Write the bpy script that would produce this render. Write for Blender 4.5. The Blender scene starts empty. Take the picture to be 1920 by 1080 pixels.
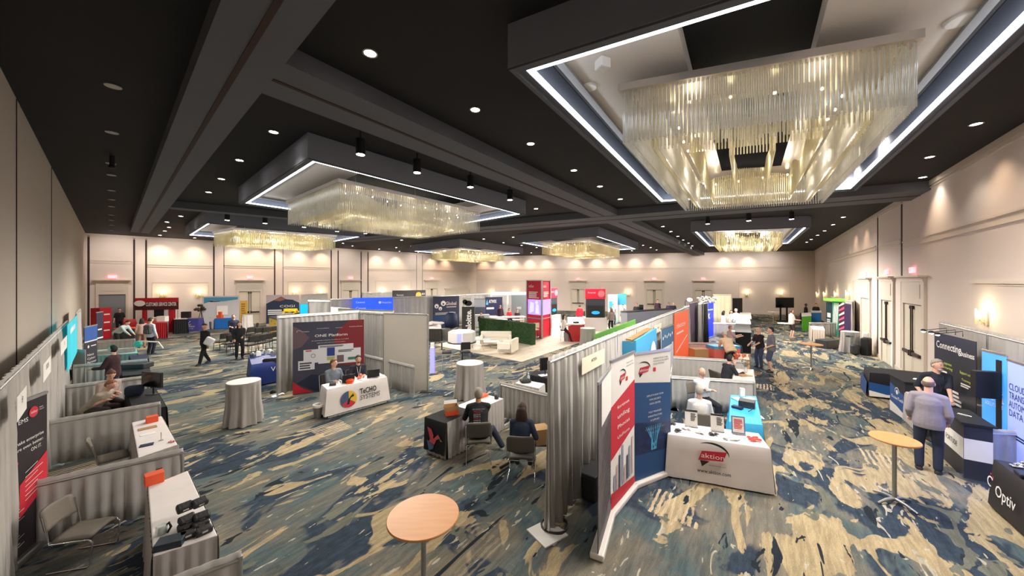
import bpy, bmesh, math, random
from mathutils import Vector, Matrix, noise
R = random.Random(7)
PI = math.pi
S = bpy.context.scene
COL = S.collection
# ---------------------------------------------------------------- camera, world, exposure
F, HZ, H = 650.0, 528.0, 3.6          # focal length in pixels, horizon row, eye height
cd = bpy.data.cameras.new('camera'); cam = bpy.data.objects.new('camera', cd); COL.objects.link(cam)
cam.location = (0, 0, H); cam.rotation_euler = (PI/2, 0, 0)
cd.sensor_width = 36; cd.lens = F/1920*36; cd.shift_y = -(540-HZ)/1920; cd.clip_start = .05; cd.clip_end = 300
S.camera = cam
w = bpy.data.worlds.new('world'); S.world = w; w.use_nodes = True
w.node_tree.nodes['Background'].inputs[0].default_value = (.5, .6, .8, 1)
w.node_tree.nodes['Background'].inputs[1].default_value = .3
S.view_settings.view_transform = 'Standard'; S.view_settings.look = 'None'
S.view_settings.gamma = 1; S.view_settings.use_curve_mapping = False
S.view_settings.exposure = 0.52
S.cycles.transparent_max_bounces = 20; S.cycles.max_bounces = 8; S.cycles.sample_clamp_indirect = 6
S.cycles.use_light_tree = True

def P(px, py, z=0.0):
    """point on the level z seen at a place of the 1920x1080 picture"""
    y = F*(H-z)/(py-HZ)
    return Vector(((px-960)/F*y, y, z))
def PX(px, y, z=0.0): return Vector(((px-960)/F*y, y, z))
def zat(py, y): return H-(py-HZ)*y/F

# ---------------------------------------------------------------- materials
MATS = {}
def mat(name, col, rough=.6, metal=0, emit=0, alpha=1, var=.06, scale=20, bump=0, spec=.5, trans=0, stretch=None):
    if name in MATS: return MATS[name]
    m = bpy.data.materials.new(name); m.use_nodes = True; n = m.node_tree; b = n.nodes['Principled BSDF']
    c = (*col, 1) if len(col) == 3 else col
    b.inputs['Roughness'].default_value = rough; b.inputs['Metallic'].default_value = metal
    b.inputs['Alpha'].default_value = alpha; b.inputs['Specular IOR Level'].default_value = spec
    b.inputs['Transmission Weight'].default_value = trans
    b.inputs['Base Color'].default_value = c
    tc = n.nodes.new('ShaderNodeTexCoord'); nt = n.nodes.new('ShaderNodeTexNoise'); nt.inputs['Scale'].default_value = scale
    if stretch:
        mp = n.nodes.new('ShaderNodeMapping'); mp.inputs['Scale'].default_value = stretch
        n.links.new(tc.outputs['Object'], mp.inputs[0]); n.links.new(mp.outputs[0], nt.inputs['Vector'])
    else: n.links.new(tc.outputs['Object'], nt.inputs['Vector'])
    if var:
        mx = n.nodes.new('ShaderNodeMix'); mx.data_type = 'RGBA'
        mx.inputs[6].default_value = tuple(max(0, v*(1-var)) for v in c[:3])+(1,)
        mx.inputs[7].default_value = tuple(min(1, v*(1+var)) for v in c[:3])+(1,)
        n.links.new(nt.outputs['Fac'], mx.inputs[0]); n.links.new(mx.outputs[2], b.inputs['Base Color'])
        if emit: n.links.new(mx.outputs[2], b.inputs['Emission Color'])
    if emit:
        b.inputs['Emission Color'].default_value = c; b.inputs['Emission Strength'].default_value = emit
    if bump:
        bp = n.nodes.new('ShaderNodeBump'); bp.inputs['Strength'].default_value = bump; bp.inputs['Distance'].default_value = .02
        n.links.new(nt.outputs['Fac'], bp.inputs['Height']); n.links.new(bp.outputs[0], b.inputs['Normal'])
    MATS[name] = m; return m
def C255(r, g, b):
    f = lambda v: ((v/255+.055)/1.055)**2.4 if v > 10 else v/255/12.92
    return (f(r), f(g), f(b))

# ---------------------------------------------------------------- mesh builder
class MB:
    def __init__(s): s.v = []; s.f = []; s.m = []; s.sm = []
    def add(s, vs, fs, mi=0, smooth=False):
        o = len(s.v); s.v += [tuple(v) for v in vs]; s.f += [tuple(i+o for i in f) for f in fs]
        s.m += [mi]*len(fs); s.sm += [smooth]*len(fs); return s
    def box(s, c, d, rz=0, mi=0):
        x, y, z = d[0]/2, d[1]/2, d[2]/2; cs, sn = math.cos(rz), math.sin(rz); vs = []
        for a, b, e in ((-1,-1,-1),(1,-1,-1),(1,1,-1),(-1,1,-1),(-1,-1,1),(1,-1,1),(1,1,1),(-1,1,1)):
            vs.append((c[0]+a*x*cs-b*y*sn, c[1]+a*x*sn+b*y*cs, c[2]+e*z))
        return s.add(vs, ((0,3,2,1),(4,5,6,7),(0,1,5,4),(1,2,6,5),(2,3,7,6),(3,0,4,7)), mi)
    def prism(s, q, z0, z1, mi=0):
        n = len(q); vs = [(p[0], p[1], z0) for p in q]+[(p[0], p[1], z1) for p in q]
        if sum(q[i][0]*q[(i+1) % n][1]-q[(i+1) % n][0]*q[i][1] for i in range(n)) < 0:
            vs = vs[:n][::-1]+vs[n:][::-1]
        fs = [tuple(range(n))[::-1], tuple(range(n, 2*n))]+[(i, (i+1) % n, n+(i+1) % n, n+i) for i in range(n)]
        return s.add(vs, fs, mi)
    def slab(s, fr, u0, u1, v0, v1, d0, d1, mi=0):
        """box in a panel frame"""
        vs = [fr.at(u, v, d) for d in (d0, d1) for u, v in ((u0, v0), (u1, v0), (u1, v1), (u0, v1))]
        return s.add(vs, ((0,3,2,1),(4,5,6,7),(0,1,5,4),(1,2,6,5),(2,3,7,6),(3,0,4,7)), mi)
    def tube(s, a, b, r, r2=None, n=8, mi=0, cap=True, smooth=True):
        a = Vector(a); b = Vector(b); r2 = r if r2 is None else r2; d = (b-a)
        if d.length < 1e-6: return s
        d.normalize(); u = d.orthogonal().normalized(); v = d.cross(u)
        vs = []
        for p, q in ((a, r), (b, r2)):
            for i in range(n):
                t = 2*PI*i/n; vs.append(p+(u*math.cos(t)+v*math.sin(t))*q)
        s.add(vs, [(i, (i+1) % n, n+(i+1) % n, n+i) for i in range(n)], mi, smooth)
        if cap: s.add(vs, [tuple(range(n))[::-1], tuple(range(n, 2*n))], mi)
        return s
    def path(s, pts, r, n=6, mi=0, closed=False):
        """round tube along points"""
        pts = [Vector(p) for p in pts]; k = len(pts); vs = []; up = None
        for i, p in enumerate(pts):
            d = (pts[(i+1) % k] if closed or i < k-1 else p)-(pts[i-1] if closed or i > 0 else p)
            d.normalize()
            u = d.orthogonal().normalized() if up is None else (up-d*up.dot(d)).normalized()
            up = u; v = d.cross(u); rr = r[i] if isinstance(r, (list, tuple)) else r
            for j in range(n):
                t = 2*PI*j/n; vs.append(p+(u*math.cos(t)+v*math.sin(t))*rr)
        fs = []
        for i in range(k if closed else k-1):
            a, b = i*n, ((i+1) % k)*n
            fs += [(a+j, a+(j+1) % n, b+(j+1) % n, b+j) for j in range(n)]
        s.add(vs, fs, mi, True)
        if not closed: s.add(vs[:n]+vs[-n:], [tuple(range(n))[::-1], tuple(range(n, 2*n))], mi)
        return s
    def lathe(s, prof, c=(0,0,0), n=24, mi=0, cap=True, wob=None, smooth=True):
        vs = []
        for k, (r, z) in enumerate(prof):
            for i in range(n):
                t = 2*PI*i/n; q = r*(1+(wob(t, k) if wob else 0)); vs.append((c[0]+q*math.cos(t), c[1]+q*math.sin(t), c[2]+z))
        m = len(prof)
        s.add(vs, [(k*n+i, k*n+(i+1) % n, (k+1)*n+(i+1) % n, (k+1)*n+i) for k in range(m-1) for i in range(n)], mi, smooth)
        if cap: s.add(vs[:n]+vs[-n:], [tuple(range(n))[::-1], tuple(range(n, 2*n))], mi)
        return s
    def ell(s, c, r, n=12, m=8, mi=0, mtx=None):
        vs = []
        for k in range(m+1):
            a = PI*k/m
            for i in range(n):
                t = 2*PI*i/n; v = Vector((r[0]*math.sin(a)*math.cos(t), r[1]*math.sin(a)*math.sin(t), -r[2]*math.cos(a)))
                if mtx: v = mtx @ v
                vs.append(Vector(c)+v)
        return s.add(vs, [(k*n+i, k*n+(i+1) % n, (k+1)*n+(i+1) % n, (k+1)*n+i) for k in range(m) for i in range(n)], mi, True)
    def mesh(s, name, mats):
        me = bpy.data.meshes.new(name); me.from_pydata([tuple(v) for v in s.v], [], s.f)
        for m in (mats if isinstance(mats, (list, tuple)) else [mats]): me.materials.append(m)
        me.polygons.foreach_set('material_index', s.m); me.polygons.foreach_set('use_smooth', s.sm); me.update(); return me
    def build(s, name, mats, parent=None, bevel=0, loc=None, rz=0):
        o = bpy.data.objects.new(name, s.mesh(name, mats)); COL.objects.link(o)
        if parent: o.parent = parent
        if loc is not None: o.location = loc; o.rotation_euler.z = rz
        if bevel:
            b = o.modifiers.new('bevel', 'BEVEL'); b.width = bevel; b.segments = 2; b.limit_method = 'ANGLE'
        return o
class Fr:
    """panel frame: o lower left, u to the right, v up, n out of the face"""
    def __init__(s, o, u, v=(0, 0, 1), w=1, h=1):
        s.o = Vector(o); s.u = Vector(u).normalized(); s.v = Vector(v).normalized(); s.n = s.u.cross(s.v); s.w = w; s.h = h
    def at(s, a, b, d=0): return s.o+s.u*a+s.v*b+s.n*d
    def mtx(s, a, b, d=0):
        m = Matrix((s.u, s.v, s.n)).transposed().to_4x4(); m.translation = s.at(a, b, d); return m
def frame2(p, q, z0, z1, lean=0):
    p = Vector((p[0], p[1], z0)); q = Vector((q[0], q[1], z0))
    return Fr(p, q-p, (0, 0, 1), (q-p).length, z1-z0)

def tag(o, label=None, cat=None, group=None, kind=None):
    if label: o['label'] = label
    if cat: o['category'] = cat
    if group: o['group'] = group
    if kind: o['kind'] = kind
    return o
def thing(name, label, cat, loc=(0, 0, 0), rz=0, group=None):
    o = bpy.data.objects.new(name, None); COL.objects.link(o); o.location = loc; o.rotation_euler.z = rz
    o.empty_display_size = .2
    return tag(o, label, cat, group)
def put(o, loc, rz=0): o.location = loc; o.rotation_euler.z = rz; return o
def copy_tree(o, parent=None):
    c = o.copy(); COL.objects.link(c); c.parent = parent
    for ch in list(o.children): copy_tree(ch, c)
    return c
def strokes(mb, fr, u0, u1, v0, v1, d=.004, mi=0, n=5, rnd=None):
    """tiny unreadable print lines"""
    for k in range(n):
        v = v1-(k+.5)*(v1-v0)/n; h = (v1-v0)/n*.3; e = u1-(rnd or R).random()*(u1-u0)*.35
        mb.add([fr.at(u0, v-h, d), fr.at(e, v-h, d), fr.at(e, v+h, d), fr.at(u0, v+h, d)], [(0,1,2,3)], mi)
    return mb
def flat(mb, fr, pts, d=.003, mi=0):
    return mb.add([fr.at(u, v, d) for u, v in pts], [tuple(range(len(pts)))], mi)
def disc(mb, fr, u, v, r, d=.004, mi=0, n=20, ru=None, a0=0, a1=2*PI):
    k = [(u+(ru or r)*math.cos(a0+(a1-a0)*i/n), v+r*math.sin(a0+(a1-a0)*i/n)) for i in range(n+(a1-a0 < 6.2))]
    if a1-a0 < 6.2: k.append((u, v))
    return flat(mb, fr, k, d, mi)
def band(mb, fr, pts, wd, d=.005, mi=0):
    """a flat line of a given width through points of a panel"""
    L = []
    for i, (u, v) in enumerate(pts):
        a = pts[max(0, i-1)]; b = pts[min(len(pts)-1, i+1)]; du, dv = b[0]-a[0], b[1]-a[1]; l = math.hypot(du, dv) or 1
        ww = (wd[i] if isinstance(wd, (list, tuple)) else wd)/2
        L.append(((u-dv/l*ww, v+du/l*ww), (u+dv/l*ww, v-du/l*ww)))
    for i in range(len(L)-1): flat(mb, fr, [L[i][0], L[i][1], L[i+1][1], L[i+1][0]], d, mi)
    return mb
def txt(s, fr, u, v, h, m, parent, w=None, align='LEFT', d=.006, name='lettering', rot=0, bold=0, shear=0, group_curve=None):
    """flat printed words on a panel: (u, v) baseline start, h capital height"""
    c = bpy.data.curves.new(name, 'FONT'); c.body = s; c.size = h/.70; c.align_x = align; c.resolution_u = 2
    c.offset = bold*h; c.shear = shear; c.extrude = 0
    o = bpy.data.objects.new(name, c); COL.objects.link(o)
    dg = bpy.context.evaluated_depsgraph_get(); me = bpy.data.meshes.new_from_object(o.evaluated_get(dg))
    bpy.data.objects.remove(o); bpy.data.curves.remove(c)
    xs = [q.co.x for q in me.vertices] or [0, 1]
    k = 1
    if w: k = w/max(1e-5, max(xs)-min(xs))
    me.materials.clear(); me.materials.append(m)
    M = fr.mtx(u, v, d) @ Matrix.Rotation(rot, 4, 'Z') @ Matrix.Diagonal((k, 1, 1, 1))
    me.transform(M)
    o = bpy.data.objects.new(name, me); COL.objects.link(o); o.parent = parent
    return o
# ---------------------------------------------------------------- common materials
M = {}
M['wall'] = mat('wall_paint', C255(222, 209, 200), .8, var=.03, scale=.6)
M['trim'] = mat('cream_trim', C255(214, 202, 188), .55, var=.03)
M['door'] = mat('cream_door_paint', C255(216, 206, 188), .5, var=.02)
M['gap'] = mat('dark_joint', C255(58, 40, 34), .8)
M['black_ceiling'] = mat('black_ceiling_paint', C255(22, 22, 24), .85, var=.35, scale=1.2, bump=.1)
M['beam'] = mat('charcoal_beam_paint', C255(92, 95, 102), .8, var=.06, scale=1)
M['fascia'] = mat('grey_fascia_paint', C255(128, 132, 146), .7, var=.05, scale=1)
M['cove'] = mat('grey_cove_paint', C255(150, 150, 152), .7, var=.03)
M['tray'] = mat('white_tray_paint', C255(216, 208, 200), .7, var=.02)
M['led'] = mat('white_led_strip', (.86, .92, 1), .5, emit=6, var=0)
M['lamp'] = mat('lit_downlight_lens', (1, .93, .8), .5, emit=24, var=0)
M['lampoff'] = mat('unlit_downlight_lens', C255(190, 188, 184), .4)
M['chrome'] = mat('chrome', (.75, .75, .76), .18, 1, var=.02)
M['alu'] = mat('brushed_aluminium', (.62, .62, .62), .38, 1, var=.05, scale=60)
M['black'] = mat('black_plastic', C255(24, 24, 27), .5, var=.1)
M['dark'] = mat('dark_grey_plastic', C255(52, 52, 56), .55, var=.1)
M['white'] = mat('white_laminate', C255(232, 226, 220), .45, var=.02)
M['paper'] = mat('white_paper', C255(240, 238, 234), .7, var=.02)
M['silver'] = mat('champagne_metal', (.62, .56, .5), .35, .9, var=.05)
M['exit'] = mat('lit_red_sign', (1, .22, .25), .5, emit=2.2, var=0)
M['grey_cloth'] = mat('grey_drape_cloth', C255(176, 171, 166), .9, var=.12, scale=3, bump=.25)
M['bulb'] = mat('warm_bulb', (1, .83, .5), .4, emit=30, var=0)

def carpet_mat():
    m = bpy.data.materials.new('patterned_carpet'); m.use_nodes = True; n = m.node_tree; L = n.links.new; b = n.nodes['Principled BSDF']
    b.inputs['Roughness'].default_value = .95; b.inputs['Specular IOR Level'].default_value = .15
    tc = n.nodes.new('ShaderNodeTexCoord'); mp = n.nodes.new('ShaderNodeMapping')
    mp.inputs['Rotation'].default_value = (0, 0, -math.atan2(.81, .585)); L(tc.outputs['Object'], mp.inputs[0])
    def N(scale, detail=3, rough=.5, dist=0, st=(1, 1, 1), off=0):
        q = n.nodes.new('ShaderNodeMapping'); q.inputs['Scale'].default_value = st; q.inputs['Location'].default_value = (off, off*.7, 0)
        L(mp.outputs[0], q.inputs[0]); t = n.nodes.new('ShaderNodeTexNoise'); t.inputs['Scale'].default_value = scale
        t.inputs['Detail'].default_value = detail; t.inputs['Roughness'].default_value = rough; t.inputs['Distortion'].default_value = dist
        L(q.outputs[0], t.inputs['Vector']); return t.outputs['Fac']
    def ramp(fac, stops):
        r = n.nodes.new('ShaderNodeValToRGB'); L(fac, r.inputs[0]); e = r.color_ramp.elements
        while len(e) > 1: e.remove(e[-1])
        e[0].position = stops[0][0]; e[0].color = (*stops[0][1], 1)
        for p, c in stops[1:]: q = e.new(p); q.color = (*c, 1)
        return r.outputs[0]
    def mix(f, a, c, mode='MIX'):
        x = n.nodes.new('ShaderNodeMix'); x.data_type = 'RGBA'; x.blend_type = mode
        for v, s in ((f, x.inputs[0]), (a, x.inputs[6]), (c, x.inputs[7])):
            if isinstance(v, (int, float)): s.default_value = v
            elif isinstance(v, tuple): s.default_value = (*v, 1)
            else: L(v, s)
        return x.outputs[2]
    def mixf(a, b):
        x = n.nodes.new('ShaderNodeMath'); x.operation = 'MULTIPLY_ADD'; L(b, x.inputs[0]); x.inputs[1].default_value = .6
        y = n.nodes.new('ShaderNodeMath'); y.operation = 'MULTIPLY'; L(a, y.inputs[0]); y.inputs[1].default_value = .5; L(y.outputs[0], x.inputs[2]); return x.outputs[0]
    sx = n.nodes.new('ShaderNodeSeparateXYZ'); L(tc.outputs['Object'], sx.inputs[0]); mr = n.nodes.new('ShaderNodeMapRange'); ma = n.nodes.new('ShaderNodeMath'); ma.operation = 'MULTIPLY_ADD'; L(sx.outputs[1], ma.inputs[0]); ma.inputs[1].default_value = -.8; L(sx.outputs[0], ma.inputs[2]); L(ma.outputs[0], mr.inputs[0])
    for i_, v_ in ((1, -4), (2, 2.6), (3, .452), (4, .506)): mr.inputs[i_].default_value = v_
    bias = mr.outputs[0]
    navy, blue, teal, slate, taupe, sand, cream = (C255(48, 57, 70), C255(84, 94, 102), C255(92, 111, 115), C255(110, 116, 113), C255(130, 126, 116), C255(190, 170, 132), C255(200, 184, 150))
    # broad ground colour: teal grey to taupe, and washes of navy
    base = ramp(N(.55, 4, .6, .6, (1, 1.7, 1)), [(.33, blue), (.39, teal), (.48, slate), (.56, taupe), (.65, C255(146, 138, 120))])
    nv = ramp(N(.42, 4, .55, 1.0, (1, 1.6, 1), 5.3), [(.53, (0, 0, 0)), (.56, (1, 1, 1))])
    navyc = mix(N(9, 3), navy, C255(72, 88, 104))
    c = mix(nv, base, navyc)
    # sharp edged sand blobs stretched along the room
    s1 = ramp(mixf(N(.72, 4, .52, 1.4, (.8, 1.9, 1), 11.1), bias), [(.562, (0, 0, 0)), (.568, (1, 1, 1))])
    sandc = mix(N(14, 2, .5, 0, (1, 5, 1)), C255(176, 156, 118), cream)
    c = mix(s1, c, sandc)
    # dark leaf shaped slivers and grey islands
    s2 = ramp(N(1.25, 3, .5, 1.2, (.7, 2.6, 1), 23.0), [(.635, (0, 0, 0)), (.645, (1, 1, 1))])
    c = mix(s2, c, C255(44, 52, 60))
    s3 = ramp(N(1.1, 3, .5, 1.3, (.9, 1.8, 1), 31.0), [(.63, (0, 0, 0)), (.64, (1, 1, 1))])
    c = mix(s3, c, C255(122, 124, 112))
    s4 = ramp(N(2.2, 3, .5, 1.5, (.8, 2.6, 1), 47.0), [(.66, (0, 0, 0)), (.67, (1, 1, 1))])
    c = mix(s4, c, C255(196, 190, 172))
    # hatched squares of pale threads
    wv = n.nodes.new('ShaderNodeTexWave'); wv.inputs['Scale'].default_value = 3.4; wv.inputs['Distortion'].default_value = 2.2; wv.bands_direction = 'Y'
    wv.inputs['Detail'].default_value = 2; wv.inputs['Detail Scale'].default_value = 2; L(mp.outputs[0], wv.inputs['Vector'])
    vo = n.nodes.new('ShaderNodeTexVoronoi'); vo.distance = 'CHEBYCHEV'; vo.inputs['Scale'].default_value = .95; L(mp.outputs[0], vo.inputs['Vector'])
    hm = ramp(vo.outputs['Color'], [(.2, (1, 1, 1)), (.21, (0, 0, 0))]); hw = ramp(wv.outputs['Fac'], [(.45, (0, 0, 0)), (.6, (1, 1, 1))])
    hd = ramp(vo.outputs['Distance'], [(.36, (1, 1, 1)), (.38, (0, 0, 0))])
    hh = mix(1.0, mix(1.0, hm, hw, 'MULTIPLY'), hd, 'MULTIPLY')
    c = mix(hh, c, C255(208, 190, 158))
    # worn streaks and pile
    st = ramp(N(3.5, 4, .7, .4, (.5, 4, 1), 3.0), [(.40, (.62, .62, .62)), (.6, (1.0, 1.0, 1.0))])
    c = mix(.75, c, st, 'MULTIPLY')
    c = mix(.45, c, ramp(N(70, 2), [(.3, (.55, .55, .55)), (.7, (1.25, 1.25, 1.25))]), 'MULTIPLY')
    L(c, b.inputs['Base Color'])
    bp = n.nodes.new('ShaderNodeBump'); bp.inputs['Strength'].default_value = .3; bp.inputs['Distance'].default_value = .01
    L(N(90, 2), bp.inputs['Height']); L(bp.outputs[0], b.inputs['Normal'])
    return m
def crystal_mat(name='crystal_rods', tint=(.93, .91, .84), tr=.45):
    m = bpy.data.materials.new(name); m.use_nodes = True; n = m.node_tree; n.nodes.remove(n.nodes['Principled BSDF']); L = n.links.new
    out = n.nodes['Material Output']; t = n.nodes.new('ShaderNodeBsdfTransparent'); tl = n.nodes.new('ShaderNodeBsdfTranslucent')
    d = n.nodes.new('ShaderNodeBsdfDiffuse'); g = n.nodes.new('ShaderNodeBsdfGlossy'); g.inputs['Roughness'].default_value = .12
    tl.inputs[0].default_value = (*tint, 1); d.inputs[0].default_value = (*tint, 1); t.inputs[0].default_value = (.97, .97, .95, 1)
    nz = n.nodes.new('ShaderNodeTexNoise'); nz.inputs['Scale'].default_value = 9; tc = n.nodes.new('ShaderNodeTexCoord'); L(tc.outputs['Object'], nz.inputs['Vector'])
    rp = n.nodes.new('ShaderNodeMapRange'); rp.inputs[3].default_value = tr-.12; rp.inputs[4].default_value = tr+.12; L(nz.outputs['Fac'], rp.inputs[0])
    a = n.nodes.new('ShaderNodeMixShader'); a.inputs[0].default_value = .5; L(tl.outputs[0], a.inputs[1]); L(d.outputs[0], a.inputs[2])
    b = n.nodes.new('ShaderNodeMixShader'); b.inputs[0].default_value = .3; L(a.outputs[0], b.inputs[1]); L(g.outputs[0], b.inputs[2])
    c = n.nodes.new('ShaderNodeMixShader'); L(rp.outputs[0], c.inputs[0]); L(b.outputs[0], c.inputs[1]); L(t.outputs[0], c.inputs[2])
    L(c.outputs[0], out.inputs[0]); return m
M['carpet'] = carpet_mat(); M['crystal'] = crystal_mat()
M['palegold'] = crystal_mat('pale_gold_rods', (.95, .87, .56), .3); M['goldcrystal'] = crystal_mat('gold_lit_crystal', (.95, .86, .58), .4)

# ---------------------------------------------------------------- room shell
ZC = 6.9                                # wall top and ceiling
def xy(v): return Vector((v[0], v[1], 0))
cA, cB, cC = xy(P(160, 437, ZC)), xy(P(893, 481, ZC)), xy(P(1528, 470, ZC))
wl0, wr0 = xy(P(0, 125, ZC)), xy(P(1920, 233, ZC))
dl = (wl0-cA).normalized(); dr = (wr0-cC).normalized()
def isect(p, d, q, e):
    k = d.x*e.y-d.y*e.x; t = ((q.x-p.x)*e.y-(q.y-p.y)*e.x)/k; return p+d*t
cD = isect(cA, dl, cC, dr)
corners = [cA, cB, cC, cD]
fl = MB(); fl.prism([c for c in corners], -.12, 0)
tag(fl.build('floor', M['carpet']), kind='structure')
ce = MB(); ce.prism([c for c in corners], ZC, ZC+.2)
tag(ce.build('ceiling', M['black_ceiling']), kind='structure')
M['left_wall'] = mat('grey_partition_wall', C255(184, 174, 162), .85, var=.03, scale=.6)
def wall(name, a, b, extra=.3, m=None):
    d = (b-a).normalized(); n = Vector((d.y, -d.x, 0))       # a -> b runs clockwise seen from above: n points in
    mid = (cA+cB+cC+cD)/4
    if n.dot(mid-a) < 0: n = -n
    w_ = MB(); w_.prism([a-d*extra, b+d*extra, b+d*extra-n*.25, a-d*extra-n*.25], -.12, ZC+.2)
    o = tag(w_.build(name, m or M['wall']), kind='structure')
    f = Fr(a, b-a) if (b-a).normalized().cross(Vector((0, 0, 1))).dot(n) > 0 else Fr(b, a-b)
    f.w = (b-a).length; f.obj = o; return f
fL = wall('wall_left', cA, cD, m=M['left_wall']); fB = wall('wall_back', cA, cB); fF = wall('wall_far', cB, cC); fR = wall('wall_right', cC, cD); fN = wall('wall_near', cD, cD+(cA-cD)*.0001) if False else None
def fu(fr, px):
    """distance along a wall frame seen in picture column px"""
    k = (px-960)/F; o, u = fr.o, fr.u
    return (k*o.y-o.x)/(u.x-k*u.y)
def fv(fr, u, py): return zat(py, fr.at(u, 0).y)
for nm, f in (('baseboard_left', fL), ('baseboard_back', fB), ('baseboard_far', fF), ('baseboard_right', fR)):
    q = MB(); q.slab(f, .02, f.w-.02, 0, .14, 0, .025); q.slab(f, .02, f.w-.02, .14, .16, 0, .012)
    tag(q.build(nm, M['trim']), kind='structure')
nt = [0]
def trim(mb, m=None):
    nt[0] += 1; return tag(mb.build('trim_%d' % nt[0], m or M['trim']), kind='structure')
# crown strips under the ceiling
for f in (fB, fF, fR): trim(MB().slab(f, .02, f.w-.02, ZC-.16, ZC-.001, 0, .05).slab(f, .02, f.w-.02, ZC-.24, ZC-.2, 0, .03))
# dado-like double rail, high on the wall
def hrail(f, u0, u1, z, s=1):
    q = MB()
    for k, (a, b, d) in enumerate(((-.14, -.10, .03), (-.10, .06, .012), (.06, .10, .045), (.10, .125, .02))): q.slab(f, u0, u1, z+a*s, z+b*s, 0, d)
    trim(q)
def seam(f, px, wd=.10, z0=0, z1=ZC-.02, mb=None):
    u = fu(f, px); trim(MB().slab(f, u-wd/2, u+wd/2, z0, z1, 0, .012), M['gap'])
for px in (166, 251.5, 274, 401, 515, 621, 634, 677, 690): seam(fB, px, .10)
for px in (420, 530.5, 781, 792): seam(fB, px, .04)
for a, b, y in ((169, 250, 491), (276, 399, 499), (421, 513, 500), (532, 620, 502), (691, 780, 506), (793, 892, 508)):
    u0, u1 = fu(fB, a), fu(fB, b); hrail(fB, u0, u1, fv(fB, (u0+u1)/2, y), .8)
hrail(fF, .05, fF.w-.05, fv(fF, fF.w/2, 504), .9)
for px in (1646, 1691): seam(fR, px, .16)
u0, u1 = fu(fR, 1530), fu(fR, 1643)
hrail(fR, min(u0, u1), max(u0, u1), 5.25, .9)
u2 = fu(fR, 1649); u3 = fu(fR, 1688); hrail(fR, min(u2, u3), max(u2, u3), 5.2, .9)
u2 = fu(fR, 1694); u3 = fu(fR, 2100); hrail(fR, min(u2, u3), max(u2, u3), 5.05, 1)
# left wall operable partition joints
for px in (30, 96): seam(fL, px, .02)
def panel_outline(f, a, b, y):
    u0, u1 = sorted((fu(f, a), fu(f, b))); z = fv(f, (u0+u1)/2, y); q = MB(); t = .05
    q.slab(f, u0, u1, z, z+t, 0, .02).slab(f, u0, u0+t, .3, z, 0, .02).slab(f, u1-t, u1, .3, z, 0, .02)
    # sprinkler or camera stub sits apart
    trim(q)
panel_outline(fB, 285, 391, 530); panel_outline(fB, 540, 618, 528); panel_outline(fB, 704, 771, 527)
panel_outline(fF, 928, 1018, 527); panel_outline(fF, 1125, 1193, 528); panel_outline(fF, 1385, 1481, 528)
panel_outline(fR, 1535, 1553, 529); panel_outline(fR, 1565, 1600, 528)
u0, u1 = sorted((fu(fR, 1826), fu(fR, 2050))); trim(MB().slab(fR, u0, u1, 3.55, 3.62, 0, .06).slab(fR, u0, u1, 3.5, 3.53, 0, .03))

# ---------------------------------------------------------------- doors with hoods and exit signs
nd = [0]
def door(f, a, b, ytop, yhood, ajar=None, leaves=2, bars=True, hoodx=1.22, exit_=True, bary=None):
    nd[0] += 1
    u0, u1 = sorted((fu(f, a), fu(f, b))); c = (u0+u1)/2; wd = u1-u0; y = f.at(c, 0).y
    zt = zat(ytop, y); zh = zat(yhood, y); root = bpy.data.objects.new('door_%d' % nd[0], None); COL.objects.link(root); tag(root, kind='structure')
    h = wd*hoodx/2; k = MB()
    k.slab(f, c-h, u0, .0, zh-.05, 0, .07).slab(f, u1, c+h, 0, zh-.05, 0, .07).slab(f, u0, u1, zt, zh-.05, 0, .07)
    k.slab(f, u0+.12, u1-.12, zt+.22, zh-.25, .07, .085)
    k.build('door_frame', M['trim'], root)
    k = MB(); k.slab(f, c-h-.06, c+h+.06, zh-.06, zh, 0, .14).slab(f, c-h-.14, c+h+.14, zh, zh+.06, 0, .24).slab(f, c-h-.03, c+h+.03, zh-.16, zh-.06, 0, .1)
    k.build('door_hood', M['trim'], root)
    n = leaves; lw = wd/n
    for i in range(n):
        a0, a1 = u0+i*lw+.015, u0+(i+1)*lw-.015; k = MB(); k.slab(f, a0, a1, .02, zt-.02, 0, .03)
        k.slab(f, a0+.1*lw, a1-.1*lw, .25, zt*.42, .03, .037).slab(f, a0+.1*lw, a1-.1*lw, zt*.5, zt-.2, .03, .037)
        k.build('door_leaf', M['door'] if nd[0] != 1 else mat('grey_doorway_view', C255(128, 132, 138), .3), root)  # first door: grey leaf stands in for the view through an open doorway
        if bars:
            zb = zt*.36; k = MB(); k.slab(f, a0+.08*lw, a1-.08*lw, zb-.05, zb+.05, .05, .12)
            e = a1-.08*lw if i == 0 else a0+.08*lw
            k.slab(f, e-.04, e+.04, zb-.1, zb+.1, .04, .14)
            k.tube(f.at(e, zb, .07), f.at(e, zt-.1, .07), .018); k.slab(f, e-.05, e+.05, zt-.18, zt-.06, .03, .1)
            k.build('panic_bar', M['gap'], root)
    MB().slab(f, u0, u1, zt-.02, zt, 0, .075).build('door_header', M['gap'], root)
    if exit_:
        s = thing('exit_sign', None, 'sign'); k = MB(); ez = zh+.26; k.slab(f, c-.2, c+.2, ez-.1, ez+.1, .02, .09); k.build('sign_box', M['exit'], s)
        fr = Fr(f.at(c-.2, ez-.1, .09), f.u)
        k = MB(); flat(k, fr, [(.015, .015), (.385, .015), (.385, .185), (.015, .185)], .003); k.build('sign_face', M['exit'], s)
        txt('EXIT', fr, .2, .045, .11, M['paper'], s, w=.3, align='CENTER', d=.006)
        return s
    return None
e = []
e.append((door(fB, 185, 236, 552, 526, leaves=1, bars=False, hoodx=1.2), 'lit red exit sign over the leftmost doorway behind the red booth'))
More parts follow.
